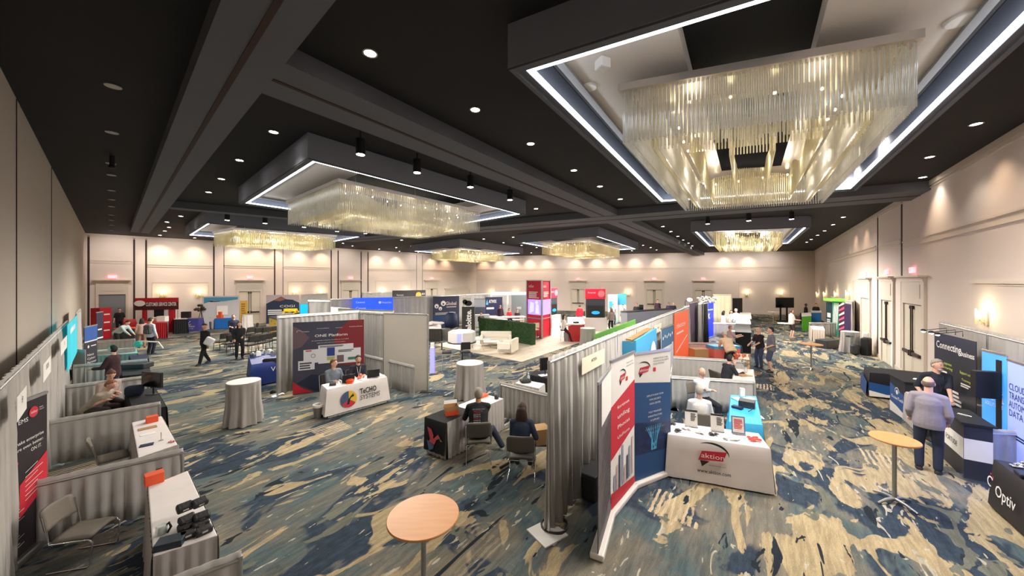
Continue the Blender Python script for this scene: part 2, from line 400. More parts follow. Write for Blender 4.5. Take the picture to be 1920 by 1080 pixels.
e.append((door(fB, 448, 488, 546, 526), 'lit red exit sign over the cream double door by the yellow banner'))
e.append((door(fB, 643, 671, 544, 526), 'lit red exit sign over the double door behind the middle drapes'))
e.append((door(fB, 799, 819, 541, 526), 'lit red exit sign on the door right of the black top banner'))
e.append((door(fF, 1072, 1096, 542, 527), 'lit red exit sign on the far wall behind the red kiosk'))
e.append((door(fF, 1212, 1241, 543, 527), 'lit red exit sign above the door behind the dark booth counter'))
e.append((door(fF, 1303, 1334, 544, 527), 'lit red exit sign above the door behind the white drape booth'))
e.append((door(fR, 1617, 1632, 559, 523, bars=False), 'farthest lit red exit sign on the long right wall'))
e.append((door(fR, 1656, 1676, 563, 521), 'middle lit red exit sign on the right wall between the dark joints'))
e.append((door(fR, 1698, 1733, 570, 520), 'nearest lit red exit sign on the right wall above a cream door'))
for s, l in e: s['label'] = l
door(fB, 835, 880, 541, 541.2, leaves=2, bars=False, hoodx=1.02, exit_=False)
# ---------------------------------------------------------------- beams
zb = ZC-.28
def beam(name, pts, z=zb, slot=True):
    """pts: near line two points, far line two points, in plan"""
    k = MB(); a, b, c, d = pts; k.prism([a, b, c, d], z, ZC)
    tag(k.build(name, M['beam']), kind='structure')
    if slot:
        m0, m1 = (a+d)/2, (b+c)/2; t = (m1-m0).normalized(); n = Vector((-t.y, t.x, 0))*.035
        trim(MB().prism([m0-n, m1-n, m1+n, m0+n], z-.012, z), M['gap'])
def ext(a, b, s, e): d = (b-a).normalized(); return a-d*s, b+d*e
pA = xy(P(406, 21, zb)); pB = xy(P(244, 435, zb)); pC = xy(P(275, 440, zb)); pD = xy(P(485, 181, zb))
a, b = ext(pA, pB, 3.4, 0); dA = (b-a).normalized(); nA = Vector((dA.y, -dA.x, 0)); wA = (pD-pA).dot(nA)
beam('beam', [a, b, b+nA*wA, a+nA*wA], z=zb-.004)
a0, a1 = xy(P(640, 167, zb)), xy(P(1305, 471, zb)); b0, b1 = xy(P(485, 181, zb)), xy(P(1250, 467, zb))
dB = (a1-a0).normalized(); nB = Vector((-dB.y, dB.x, 0)); s0 = isect(a0, dB, pD, dA); s1_ = isect(b0, dB, pD, dA)
beam('beam', [s0, a0+dB*42, a0+dB*42+nB*1.15, isect(a0+nB*1.15, dB, pD, dA)])
c0, c1 = xy(P(900, 425, zb)), xy(P(1547, 371, zb)); c0, c1 = ext(c0, c1, 12.5, 3.5); nC = Vector((.42, .907, 0))
beam('beam', [c0, c1, c1+nC*1.9, c0+nC*1.9], z=zb-.02)
d0, d1 = xy(P(315, 388, zb)), xy(P(806, 433, zb)); nD = Vector((-.57, .82, 0)); beam('beam', [d0, d1, d1+nD*.55, d0+nD*.55], slot=False)

# ---------------------------------------------------------------- soffits with chandeliers
ZS = ZC-.56
def quadpt(q, s, t): return (q[0]*(1-s)+q[1]*s)*(1-t)+(q[3]*(1-s)+q[2]*s)*t
def inset(q, d):
    """inset a plan quad by a distance, or by one per edge"""
    n = len(q); ds = list(d) if isinstance(d, (list, tuple)) else [d]*n; out = []; ctr = sum(q, Vector((0, 0, 0)))/n
    for i in range(n):
        a, b, c = q[i-1], q[i], q[(i+1) % n]
        def off(p, r, d):
            t = (r-p).normalized(); m = Vector((-t.y, t.x, 0))
            if m.dot(ctr-p) < 0: m = -m
            return p+m*d, t
        p1, t1 = off(a, b, ds[i-1]); p2, t2 = off(b, c, ds[i]); out.append(isect(p1, t1, p2, t2))
    return out
def ring(mb, q0, q1, z, thick, mi=0):
    for i in range(4):
        j = (i+1) % 4; mb.prism([q0[i], q0[j], q1[j], q1[i]], z, z+thick, mi)
def soffit(q, label, tray_holes=None, tw=(.3, 1.3, .3, 1.3)):
    """q: plan quad of the outer bottom edge"""
    root = thing('ceiling_soffit', label, 'soffit', group='ceiling soffits round the chandeliers')
    i1 = inset(q, .16); i2 = inset(q, .30); i3 = inset(q, .36); tws = [.36+x for x in tw]; i4 = inset(q, tws); i5 = inset(q, [x-.05 for x in tws])
    k = MB(); ring(k, q, inset(q, .08), ZS, ZC-ZS-.002); k.build('fascia', M['fascia'], root)
    k = MB(); ring(k, inset(q, .081), i1, ZS, .04); ring(k, inset(q, .01), inset(q, .07), ZS-.03, .03); k.build('bottom_lip', M['beam'], root)
    k = MB(); ring(k, inset(q, .165), inset(q, .235), ZS+.01, .03); k.build('led_strip', M['led'], root)
    k = MB(); ring(k, inset(q, .36), i3, ZS+.2, .2); ring(k, inset(q, .40), inset(q, .5), ZS+.2, .04); k.build('cove_step', M['cove'], root)
    k = MB(); ring(k, i3, i4, ZS+.27, .03); ring(k, i5, i4, ZS+.3, .22); k.build('tray_panel', M['tray'], root)
    return root
def chandelier(q, zt, zbm, label, spacing, group, nparts=0, rr=.011, power=22, inner=True, down=190, rm=None):
    rm = rm or M['crystal']
    root = thing('crystal_chandelier', label, 'chandelier', group=group)
    k = MB(); ring(k, inset(q, -.05), inset(q, .07), zt, .10); ring(k, inset(q, .07), inset(q, .1), zt+.02, .05); k.build('frame', M['silver'], root)
    k = MB(); ring(k, inset(q, .1), inset(q, .9), zt+.05, .01)
    k.build('frame_plate', M['silver'], root)
    k = MB()
    for s in (.12, .5, .88):
        for t in (.1, .9): p = quadpt(q, s, t); k.tube((p.x, p.y, zt+.09), (p.x, p.y, ZC), .008, n=5)
    k.build('suspension_wire', M['alu'], root)['kind'] = 'stuff'
    rows = [(0.0, 0, 0, 0), (.07, 0, .05, 0), (.30, .35, .0, 1), (.38, .1, -.02, 0), (.72, .35, .0, 1)]
    if inner: rows += [(1.22, .2, .05, 1), (1.30, .1, .0, 0), (1.62, .3, .02, 1)]
    L = min((q[i]-q[(i+1) % 4]).length for i in range(4))
    rods = []; gold = []
    for r_i, (ins, drop, up, g) in enumerate(rows):
        if ins*2 > L-.5: continue
        qq = inset(q, ins)
        for i in range(4):
            a, b = qq[i], qq[(i+1) % 4]; n = max(2, int((b-a).length/spacing/(1 if ins < .5 else .8)))
            for j in range(n):
                p = a.lerp(b, (j+.5)/n); ph = (p.x*1.3+p.y*.9)
                top = zt-(drop*(.5+.5*math.sin(ph*1.4+ins*3)) if drop > .12 else drop)
                (gold if g else rods).append((p.x, p.y, zbm+up+.0, top))
    proto = MB(); proto.tube((0, 0, 0), (0, 0, 1), rr, n=6); pm = proto.mesh('crystal_rod', rm)
    cand = sorted(range(len(rods)), key=lambda i: rods[i][1])[:nparts]; cs = set(cand)
    for i in cand:
        x, y, z0, z1 = rods[i]; o = bpy.data.objects.new('crystal_rod', pm); COL.objects.link(o); o.parent = root; o.location = (x, y, z0); o.scale = (1, 1, z1-z0)
    k = MB()
    for i, (x, y, z0, z1) in enumerate(rods):
        if i not in cs: k.tube((x, y, z0), (x, y, z1), rr, n=4, cap=False)
    k.build('crystal_rod_curtain', rm, root)['kind'] = 'stuff'
    k = MB()
    for x, y, z0, z1 in gold: k.tube((x, y, z0), (x, y, z1), rr, n=4, cap=False)
    k.build('golden_rod_curtain', M['goldcrystal'], root)['kind'] = 'stuff'
    # little bulbs strung on the inner rows and the lamps themselves, then added fill spots
    k = MB(); bl = []
    for i, ins in enumerate((.2, .2)):
        qq = inset(q, .5)
        for e_ in range(4):
            a, b = qq[e_], qq[(e_+1) % 4]; n = int((b-a).length/(.55))+1
            for j in range(n):
                if i == 0:
                    p = a.lerp(b, (j+.5)/n); p.z = zt-.06-.12*(.5+.5*math.sin((p.x*1.3+p.y*.9)*1.4)); bl.append(p)
    for p in bl: k.ell(p, (.022, .022, .022), 6, 4)
    k.build('bulbs', M['bulb'], root)['kind'] = 'stuff'
    qq = inset(q, .6); zl = (zt+zbm)/2
    for s, t in ((.08, .08), (.92, .08), (.92, .92), (.08, .92), (.5, .5), (.5, .05), (.5, .95)):
        p = quadpt(qq, s, t); ld = bpy.data.lights.new('chandelier_lamp', 'POINT'); ld.energy = power; ld.shadow_soft_size = .12; ld.color = (1, .9, .74)
        lo = bpy.data.objects.new('chandelier_lamp', ld); COL.objects.link(lo); lo.location = (p.x, p.y, zl); lo.parent = root
        ld = bpy.data.lights.new('chandelier_fill', 'SPOT'); ld.energy = down; ld.spot_size = 3.1; ld.spot_blend = .5; ld.shadow_soft_size = .2; ld.color = (1, .93, .84)  # wide spot added below the rods to brighten the hall, no fitting of its own
        lo = bpy.data.objects.new('chandelier_fill', ld); COL.objects.link(lo); lo.location = (p.x, p.y, zbm-.06); lo.parent = root
    return root
def q_from(*pp, z): return [xy(P(a, b, z)) for a, b in pp]
def q_uv(n, r, l, z): a = xy(P(*n, z)); b = xy(P(*r, z)); c = xy(P(*l, z)); return [a, b, b+c-a, c]
ZT, ZM = 6.3, 5.57
CHG = 'rectangular crystal chandeliers'
# the six, nearest first
p0 = xy(P(952, 127, ZS)); p1 = xy(P(1232, 381, ZS)); p2 = xy(P(1606, 356, ZS)); p3d = xy(P(1930, 66, ZS)); near_dir = xy(P(1370, -6, ZS))-p0
p3 = isect(p0, near_dir.normalized(), p2, (p3d-p2).normalized())
s1 = [p0, p1, p2, p3]
soffit(s1, 'nearest and largest grey ceiling soffit edged with white light, upper right', tw=(1.5, .5, 1.5, .25))
c1q = [xy(P(1168, 172, ZT)), xy(P(1286, 396, ZM)), xy(P(1542, 381, ZM)), xy(P(1720, 76, ZT))]
chandelier(c1q, ZT, ZM, 'nearest crystal chandelier with long glass rods in nested rectangles, upper right', .052, CHG, 300, .0105, 7)
s2 = q_uv((577, 295), (986, 402), (447, 381), ZS)
soffit(s2, 'grey ceiling soffit edged with white light, left of the middle of the ceiling')
def sub(q, fu_=.16, fv_=.19, lu=.683, lv=.62):
    a, u, v = q[0], q[1]-q[0], q[3]-q[0]; n = a+u*fu_+v*fv_; return [n, n+u*lu, n+u*lu+v*lv, n+v*lv]
c2q = q_uv((636, 342), (900, 399), (540, 382), ZT)
chandelier(c2q, ZT, ZM, 'long crystal chandelier seen side on in the left middle bay', .06, CHG, 0, .011, 10)
s3 = q_uv((383, 417), (684, 444), (347, 441), ZS)
soffit(s3, 'grey ceiling soffit farthest to the left near the back wall')
a3 = xy(P(401, 462, ZM)); b3 = xy(P(629, 467, ZM)); f3 = xy(P(586, 471, ZM)); chandelier([a3+b3-f3, b3, f3, a3], ZT, ZM, 'crystal chandelier glowing gold at the far left bay', .08, CHG, 0, .014, 20, down=300, rm=M['palegold'])
s4 = q_uv((862, 461), (981, 475), (770, 471), ZS)
soffit(s4, 'smallest looking ceiling soffit above the far corner of the room')
chandelier(sub(s4), ZT, ZM, 'crystal chandelier hanging near the far corner of the hall', .12, CHG, 0, .02, 34, down=500, rm=M['palegold'])
s5 = q_uv((1122, 442), (1197, 467), (970, 455), ZS)
soffit(s5, 'grey ceiling soffit in front of the middle of the far wall')
chandelier(sub(s5), ZT, ZM, 'crystal chandelier before the middle of the far wall', .1, CHG, 0, .018, 34, down=500, rm=M['palegold'])
s6 = q_from((1295, 434), (1326, 462), (1482, 457), (1521, 425), z=ZS)
soffit(s6, 'grey ceiling soffit before the right end of the far wall', tw=(1.2, .5, 1.2, .3))
c6 = q_from((1338, 460), (1350, 472.5), (1453, 472.5), (1467, 459), z=ZM); chandelier(c6, ZT, ZM, 'crystal chandelier before the right end of the far wall', .09, CHG, 0, .016, 34, down=330, rm=M['palegold'])
# speaker and detectors in the nearest tray
def ceil_disc(px, py, z, r, name, label, cat, m, h=.03):
    p = P(px, py, z); MB().lathe([(r, 0), (r*1.0, h*.5), (r*.9, h)], (0, 0, -h), 20)
    o = MB().lathe([(r*.86, 0), (r, h*.3), (r, h)], n=20).build(name, m, loc=(p.x, p.y, z-h)); return tag(o, label, cat)
zt_ = ZS+.27
ceil_disc(1105, 162, zt_, .12, 'ceiling_speaker', 'round white ceiling speaker in the nearest tray, left side', 'speaker', M['paper'])
ceil_disc(1805, 34, zt_, .15, 'ceiling_speaker', 'round white ceiling speaker in the nearest tray, right side', 'speaker', M['paper'])
p = P(1130, 122, zt_-.08); tag(MB().box((0, 0, 0), (.16, .16, .14)).build('ceiling_sensor', M['paper'], bevel=.02, loc=(p.x, p.y, zt_-.071), rz=.4), 'small white box sensor beside the round speaker in the nearest tray', 'sensor')

# ---------------------------------------------------------------- downlights
def proto_down(lit):
    k = MB(); r = .085
    k.lathe([(r*1.25, 0), (r*1.25, .012), (r, .014), (r, .0), (r*.96, .02)], n=16, cap=False)
    o = k.mesh('trim_ring', M['tray']); k2 = MB(); k2.lathe([(.001, .006), (r*.98, .006)], n=16, cap=False); return o, k2.mesh('lens', M['lamp'] if lit else M['lampoff'])
PD = {True: proto_down(True), False: proto_down(False)}
cylm = MB().lathe([(.1, 0), (.1, .34)], n=16).mesh('housing', M['black']); cyll = MB().lathe([(.001, -.004), (.085, -.004), (.085, .01)], n=16, cap=False).mesh('lens', M['lamp'])
ORD = ['first', 'second', 'third', 'fourth', 'fifth', 'sixth', 'seventh', 'eighth', 'ninth', 'tenth', 'eleventh', 'twelfth']+['%dth' % i for i in range(13, 30)]
CNT = {}
def downlight(px, py, z=ZC, lit=True, label=None, group=None, cyl=False, power=0):
    if group:
        CNT[group] = CNT.get(group, 0)+1; label = '%s, %s in its line%s' % (label, ORD[CNT[group]-1], ' from the camera')
    if cyl:
        z = ZC-.5; p = P(px, py, z); r = thing('cylinder_downlight', label, 'light', (p.x, p.y, z), group=group); parts = (cylm, cyll)
        k = MB().tube((0, 0, .34), (0, 0, .5), .015).build('stem', M['black'], r)
        nm = ('housing', 'lens')
    else:
        p = P(px, py, z); r = thing('ceiling_downlight', label, 'light', (p.x, p.y, z-.015), group=group); parts = PD[lit]; nm = ('trim_ring', 'lens')
    for q, n_ in zip(parts, nm): o = bpy.data.objects.new(n_, q); COL.objects.link(o); o.parent = r
    if power:
        ld = bpy.data.lights.new('downlight_beam', 'SPOT'); ld.energy = power; ld.spot_size = 1.9; ld.spot_blend = .6; ld.shadow_soft_size = .07; ld.color = (1, .88, .74)
        lo = bpy.data.objects.new('downlight_beam', ld); COL.objects.link(lo); lo.parent = r; lo.location = (0, 0, -.03)
    return r
G0 = 'unlit round downlights in a row over the left bay'
for i, (x, y) in enumerate([(212, 161), (210, 248), (208, 306), (209, 328), (209, 357), (209, 374), (209, 387), (209, 403), (209, 413), (209, 422), (209, 432)]):
    downlight(x, y, lit=False, label='unlit round downlight above the left aisle', group=G0)
p = P(210, 290, ZC); k = MB(); k.tube((0, 0, -.3), (0, 0, -.02), .05); k.ell((0, 0, -.32), (.07, .07, .05)); tag(k.build('ceiling_camera', M['black'], loc=p), 'black camera hanging from the ceiling in the row of unlit downlights', 'camera')
G1 = 'lit downlights near the left beam'
for x, y in [(513, 247), (449, 300), (415, 335), (391, 360), (365, 381), (467, 392), (339, 405), (313, 416), (317, 426), (309, 433), (300, 441), (365, 446)]:
    downlight(x, y, label='lit downlight just right of the left beam', group=G1, power=45)
downlight(694, 99, label='nearest lit downlight, bright between two beams at the top', power=60)
downlight(891, 205, label='bright lit downlight, second in the line left of the nearest soffit', power=60)
G2 = 'lit downlights beside the nearest soffit'
for x, y in [(995, 269), (1076, 319), (1125, 349), (1163, 373), (1193, 392)]:
    downlight(x, y, label='lit downlight beside the nearest soffit', group=G2, power=60)
G3 = 'cylinder downlights before the left middle soffit'
for x, y in [(676, 290), (782, 324), (882, 351), (956, 375)]:
    downlight(x, y, cyl=True, label='black cylinder downlight hanging before the left middle soffit', group=G3, power=45)
for x, y in [(1005, 391), (1048, 405), (970, 415)]:
    downlight(x, y, label='lit downlight just right of the left middle soffit', group='lit downlights right of the left middle soffit', power=40)
G4 = 'cylinder downlights before the far left soffit'
for x, y in [(426, 413), (497, 419), (570, 426), (632, 434), (685, 438)]:
    downlight(x, y, cyl=True, label='black cylinder downlight before the far left soffit', group=G4, power=0)
G5 = 'small downlights in the long cross beam'
for x, y in [(735, 443), (753, 450), (912, 427), (947, 429), (1019, 421), (1094, 414), (1221, 404), (1318, 397), (1405, 391), (1497, 385), (1611, 377), (1640, 376)]:
    downlight(x, y, z=zb, label='small lit downlight set in the long cross beam', group=G5)
G6 = 'far downlights before the back wall'
for x, y in [(643, 456), (697, 448), (661, 461), (711, 467), (743, 464), (749, 471), (771, 461), (784, 473), (802, 458), (841, 455)]:
    downlight(x, y, label='small far downlight before the back wall', group=G6)
G7 = 'downlights round the two far middle soffits'
for x, y in [(907, 448), (944, 455), (878, 458), (914, 463), (943, 466.5), (962, 444.5), (978, 460), (996, 474), (1006, 464), (1007, 440), (1059, 438), (1127, 432), (1153, 441), (1174, 448), (1191, 454.6), (1206, 459.5), (1220, 464), (1231, 468.5), (1185, 470)]:
    downlight(x, y, label='small lit downlight round the far middle soffits', group=G7)
G8 = 'downlights in the bay left of the far right soffit'
for x, y in [(1243, 424.5), (1258, 434), (1271, 443), (1281, 450), (1291, 455.6), (1298, 461), (1305, 466.5)]:
    downlight(x, y, label='lit downlight left of the far right soffit', group=G8, power=40)
for x, y in [(1327, 420), (1404, 414), (1484, 411)]:
    downlight(x, y, cyl=True, label='black cylinder downlight before the far right soffit', group='cylinder downlights before the far right soffit')
G9 = 'downlights along the right wall'
for i, (x, y) in enumerate([(1830, 232), (1743, 294), (1730, 332), (1650, 361), (1581, 407), (1562, 421), (1546, 432.5), (1533, 441), (1521, 448.5), (1512.6, 454)]):
    downlight(x, y, label='lit downlight along the right wall', group=G9, power=45)
# wall washers that throw the warm scallops
def washer(f, px, power=150, d=.9, z=ZC-.06):
    u = fu(f, px); p = f.at(u, z, d); ld = bpy.data.lights.new('wall_washer', 'SPOT'); ld.energy = power; ld.spot_size = 1.5; ld.spot_blend = 1; ld.shadow_soft_size = .05; ld.color = (1, .72, .48)
    lo = bpy.data.objects.new('wall_washer', ld); COL.objects.link(lo); lo.location = p
    t = f.at(u, z-2.2, 0)-p; lo.rotation_euler = t.to_track_quat('-Z', 'Y').to_euler()
for px in (300, 365, 440, 482, 518, 560, 603, 705, 742, 808, 835): washer(fB, px)
for px in (908, 937, 964, 993, 1025, 1080, 1118, 1152, 1190, 1234, 1305, 1357, 1403): washer(fF, px)
for f_, ps in ((fB, (215, 330, 450, 560, 655, 735, 800)), (fF, (940, 1000, 1060, 1130, 1200, 1270, 1340, 1400, 1460)), (fR, (1548, 1575, 1610))):  # extra unseen wide spots, added to lift the wall brightness
    for px in ps:
        g_ = Fr(f_.at(0, 0, 2.6), f_.u); u = fu(g_, px); p = g_.at(u, ZC-.08); ld = bpy.data.lights.new('wall_fill', 'SPOT'); ld.energy = 240; ld.spot_size = 2.2; ld.spot_blend = 1; ld.shadow_soft_size = .15; ld.color = (1, .9, .82)
        lo = bpy.data.objects.new('wall_fill', ld); COL.objects.link(lo); lo.location = p; lo.rotation_euler = (g_.at(u, ZC-2.6, -2.6)-p).to_track_quat('-Z', 'Y').to_euler()
for px in (1605, 1625, 1740, 1760, 1880, 1990): washer(fR, px, 70)

# ---------------------------------------------------------------- wall sconces
def sconce(f, px, py, label, s=1):
    u = fu(f, px); z = fv(f, u, py); r = thing('wall_sconce', label, 'light', group='crystal wall sconces')
    k = MB().slab(f, u-.1*s, u+.1*s, z-.35*s, z+.2*s, 0, .04); k.tube(f.at(u, z-.3*s, .04), f.at(u, z-.1*s, .14), .015); k.build('back_plate', M['silver'], r)
    k = MB()
    for i in range(7):
        a = PI*i/6; x = .17*s*math.cos(a); hh = (.32+.22*math.sin(a)+.08*(i % 2))*s
        k.tube(f.at(u+x, z-.35*s+.05*(i % 3), .06+.12*math.sin(a)), f.at(u+x, z-.3*s+hh, .06+.12*math.sin(a)), .028*s, n=6)
    k.build('glass_rods', M['goldcrystal'], r)['kind'] = 'stuff'
    MB().ell(f.at(u, z+.05, .11), (.05, .05, .08)).build('bulb', M['bulb'], r)
    ld = bpy.data.lights.new('sconce_lamp', 'POINT'); ld.energy = 9; ld.color = (1, .8, .5); ld.shadow_soft_size = .08
    lo = bpy.data.objects.new('sconce_lamp', ld); COL.objects.link(lo); lo.location = f.at(u, z+.15, .3); lo.parent = r
for px, l in ((306, 'lit crystal sconce above the dark red service booth'), (373, 'lit crystal sconce left of the pale blue backdrop booth'), (553, 'lit crystal sconce above the mountain backdrop'), (601, 'lit crystal sconce right of the mountain backdrop'), (716, 'left lit sconce of the pair above the middle drapes'), (760, 'lit sconce above the black top banner')):
    sconce(fB, px, 550 if px < 500 else 548, l)
for px, l in ((922, 'leftmost lit sconce on the far wall'), (967, 'lit sconce left of the tall red tower'), (1178, 'lit sconce above the blue and white far booth'), (1400, 'lit sconce right of the white drape booth'), (1463, 'lit sconce above the big black screen')):
    sconce(fF, px, 550, l)
for px, l in ((1535, 'farthest lit sconce on the right wall'), (1549, 'second farthest lit sconce on the right wall'), (1570, 'lit sconce above the green booth'), (1593, 'lit sconce right of the green booth'), (1852, 'nearest lit crystal sconce, on the right wall above the drape')):
    sconce(fR, px, {1852: 594}.get(px, 553), l, 1 if px < 1800 else .6)
# ================================================================ builders for the things in the hall
def clothmat(name, rgb, **k): return mat(name, C255(*rgb), .9, var=.08, scale=4, bump=k.get('bump', .15))
M['grey'] = clothmat('grey_table_skirt', (168, 162, 158)); M['whitecloth'] = clothmat('white_table_cloth', (228, 222, 220))
M['drape2'] = clothmat('light_grey_drape', (190, 187, 183)); M['blackcloth'] = clothmat('black_table_cloth', (28, 28, 34))
M['wood'] = mat('light_maple_top', C255(216, 154, 98), .4, var=.12, scale=3, stretch=(1, 7, 1)); M['woodedge'] = mat('maple_edge', C255(190, 140, 92), .5)
M['steel'] = mat('satin_steel', (.42, .41, .4), .35, .9); M['seat'] = mat('grey_chair_vinyl', C255(122, 114, 104), .7, bump=.1); M['seatdark'] = mat('charcoal_chair_fabric', C255(62, 58, 54), .85)
M['orange'] = mat('orange_card', C255(240, 92, 48), .6); M['card'] = mat('brown_cardboard', C255(176, 138, 92), .8)
def colm(name, r, g, b, rough=.6, emit=0): return mat(name, C255(r, g, b), rough, var=.04, emit=emit)
M['red'] = colm('red_print', 206, 40, 58); M['navy'] = colm('navy_print', 30, 42, 76); M['blue'] = colm('blue_print', 36, 92, 178)

def drape(a, b, h, label, group=None, m=None, z0=.03, step=.045, amp=.035, panel=3.0, posts=True, name='pipe_and_drape', seed=1, cat='drape', cross=True, wave=.16, header=.05):
    a = xy(a); b = xy(b); L_ = (b-a).length; d = (b-a)/L_; nrm = Vector((-d.y, d.x, 0)); root = thing(name, label, cat, group=group); rr = random.Random(seed)
    n = max(1, round(L_/panel)); m = m or M['grey_cloth']
    for i in range(n):
        l0, l1 = L_*i/n, L_*(i+1)/n-.01; k = MB(); c = max(4, int((l1-l0)/step)); p1, p2 = rr.random()*6, rr.random()*6
        zs = [z0, z0+(h-z0)*.33, z0+(h-z0)*.7, h-.09, h-.02, h+header]
        vs = []
        for zi, z in enumerate(zs):
            ka = (1.15, 1.0, .8, .4, .14, .28)[zi]
            for j in range(c+1):
                s = l0+(l1-l0)*j/c; w_ = amp*ka*(math.sin(s*2*PI/wave+p1+1.3*math.sin(s*3.3+p2))+.5*math.sin(s*2*PI/(wave*.43)+p2*2+z*1.5)+.5*math.sin(s*2*PI/(wave*2.7)+p1*3-z*.8))
                vs.append(a+d*s+nrm*w_+Vector((0, 0, z)))
        k.add(vs, [(q*(c+1)+j, q*(c+1)+j+1, (q+1)*(c+1)+j+1, (q+1)*(c+1)+j) for q in range(len(zs)-1) for j in range(c)], 0, True)
        o = k.build('drape_panel', m, root); so = o.modifiers.new('thick', 'SOLIDIFY'); so.thickness = .006
    k = MB()
    if cross: k.tube(a+Vector((0, 0, h-.03)), b+Vector((0, 0, h-.03)), .02); k.build('crossbar', M['alu'], root)
    if posts:
        for i in range(n+1):
            if n > 5 and 0 < i < n and i % 2: continue
            p = a+d*(L_*i/n); p = p-nrm*.0+d*(.02 if i == 0 else -.02 if i == n else 0)
            k = MB(); k.tube(p, p+Vector((0, 0, h)), .022); k.box((p.x, p.y, .006), (.36, .36, .012), math.atan2(d.y, d.x)); k.build('upright_post', M['alu'], root)
    return root

def legs_for(q, h, root, m=None):
    for p in inset(q, .07): MB().tube((p.x, p.y, 0), (p.x, p.y, h), .016).build('leg', m or M['steel'], root)
def edge_pts(q, i, step):
    a, b = q[i], q[(i+1) % 4]; n = max(2, int((b-a).length/step)); return [a.lerp(b, j/n) for j in range(n)]
def skirted_table(q, label, group=None, top=None, skirt=None, h=.76, name='skirted_table', wave=.11, amp=.016, sides=(0, 1, 2, 3), lab=None):
    """plan quad q; white top, gathered skirt"""
    q = [xy(v) for v in q]; root = thing(name, label, 'table', group=group)
    k = MB(); k.prism(q, h-.03, h); k.build('tabletop', top or M['whitecloth'], root, bevel=.012)
    legs_for(q, h-.03, root); ctr = sum(q, Vector())/4; s = 0; rr = R.random()*6
    for i in sides:
        a, b = q[i], q[(i+1) % 4]; t = (b-a).normalized(); nn = Vector((-t.y, t.x, 0)); nn = nn if nn.dot(a-ctr) > 0 else -nn
        n = max(6, int((b-a).length/.028)); vs = []
        for z, am, out in ((.02, 1.4, .03), (h*.5, 1, .018), (h-.04, .4, .01), (h-.005, .2, .006)):
            for j in range(n+1):
                l = (b-a).length*j/n; vs.append(a+t*l+nn*(out+amp*am*(math.sin(l*2*PI/wave+rr)+.3*math.sin(l*5/wave)))+Vector((0, 0, z)))
        k = MB(); k.add(vs, [(r_*(n+1)+j, r_*(n+1)+j+1, (r_+1)*(n+1)+j+1, (r_+1)*(n+1)+j) for r_ in range(3) for j in range(n)], 0, True)
        k.build('skirt', skirt or M['grey'], root)
    return root
def throw(q, label, m, h=.78, z0=.04, flare=.05, name='tablecloth', sides=(0, 1, 2, 3), group=None, cat='tablecloth', fold=.5):
    """a fitted cloth over a table: quad grown outwards to the hem"""
    q = inset([xy(v) for v in q], -.02); ctr = sum(q, Vector())/4; k = MB(); N = 12; top = inset(q, .012); k.add([v+Vector((0, 0, h)) for v in top], [(0, 1, 2, 3)] if (q[1]-q[0]).cross(q[2]-q[1]).z > 0 else [(3, 2, 1, 0)], 0)
    for i in range(4):
        if i not in sides: continue
        a, b = q[i], q[(i+1) % 4]; ta, tb = top[i], top[(i+1) % 4]; out = inset(q, -flare); oa, ob = out[i], out[(i+1) % 4]; vs = []
        t = (b-a).normalized(); nn = Vector((-t.y, t.x, 0)); nn = nn if nn.dot(a-ctr) > 0 else -nn
        for z, f in ((h, None), (h-.012, 0), (h*.66, .35), (h*.33, .7), (z0, 1)):
            for j in range(N+1):
                u = j/N
                if f is None: p = ta.lerp(tb, u)
                else:
                    p = a.lerp(b, u).lerp(oa.lerp(ob, u), f); e_ = min(u, 1-u)*2
                    p = p+nn*(.02*f*fold*math.sin(u*PI*7+i*2)*(1-e_)**.5+.015*f*fold*math.sin(u*11+i))
                vs.append(p+Vector((0, 0, z)))
        k.add(vs, [(r_*(N+1)+j, r_*(N+1)+j+1, (r_+1)*(N+1)+j+1, (r_+1)*(N+1)+j) for r_ in range(4) for j in range(N)], 0, True)
    return tag(k.build(name, m), label, cat, group)
def plain_table(q, label, h=.755, m=None, group=None, name='folding_table'):
    q = [xy(v) for v in q]; q = inset(q, .03); root = thing(name, label, 'table', group=group); MB().prism(q, h-.03, h).build('tabletop', m or M['white'], root)
    legs_for(q, h-.03, root); return root
def front_frame(q, i=0, h=.76, flare=.05):
    """panel frame on side i of a throw (point i is the left end as seen from outside)"""
    q = inset([xy(v) for v in q], -.02); out = inset(q, -flare); a, b = out[i], out[(i+1) % 4]; a2, b2 = xy(q[i]), xy(q[(i+1) % 4])
    up = (a2+Vector((0, 0, h)))-(a+Vector((0, 0, .04))); u = (b-a).normalized(); up = up-u*up.dot(u)
    f = Fr(a+Vector((0, 0, .04)), u, up); f.w = (b-a).length; f.h = up.length; f.o = f.o+f.n*.02; return f

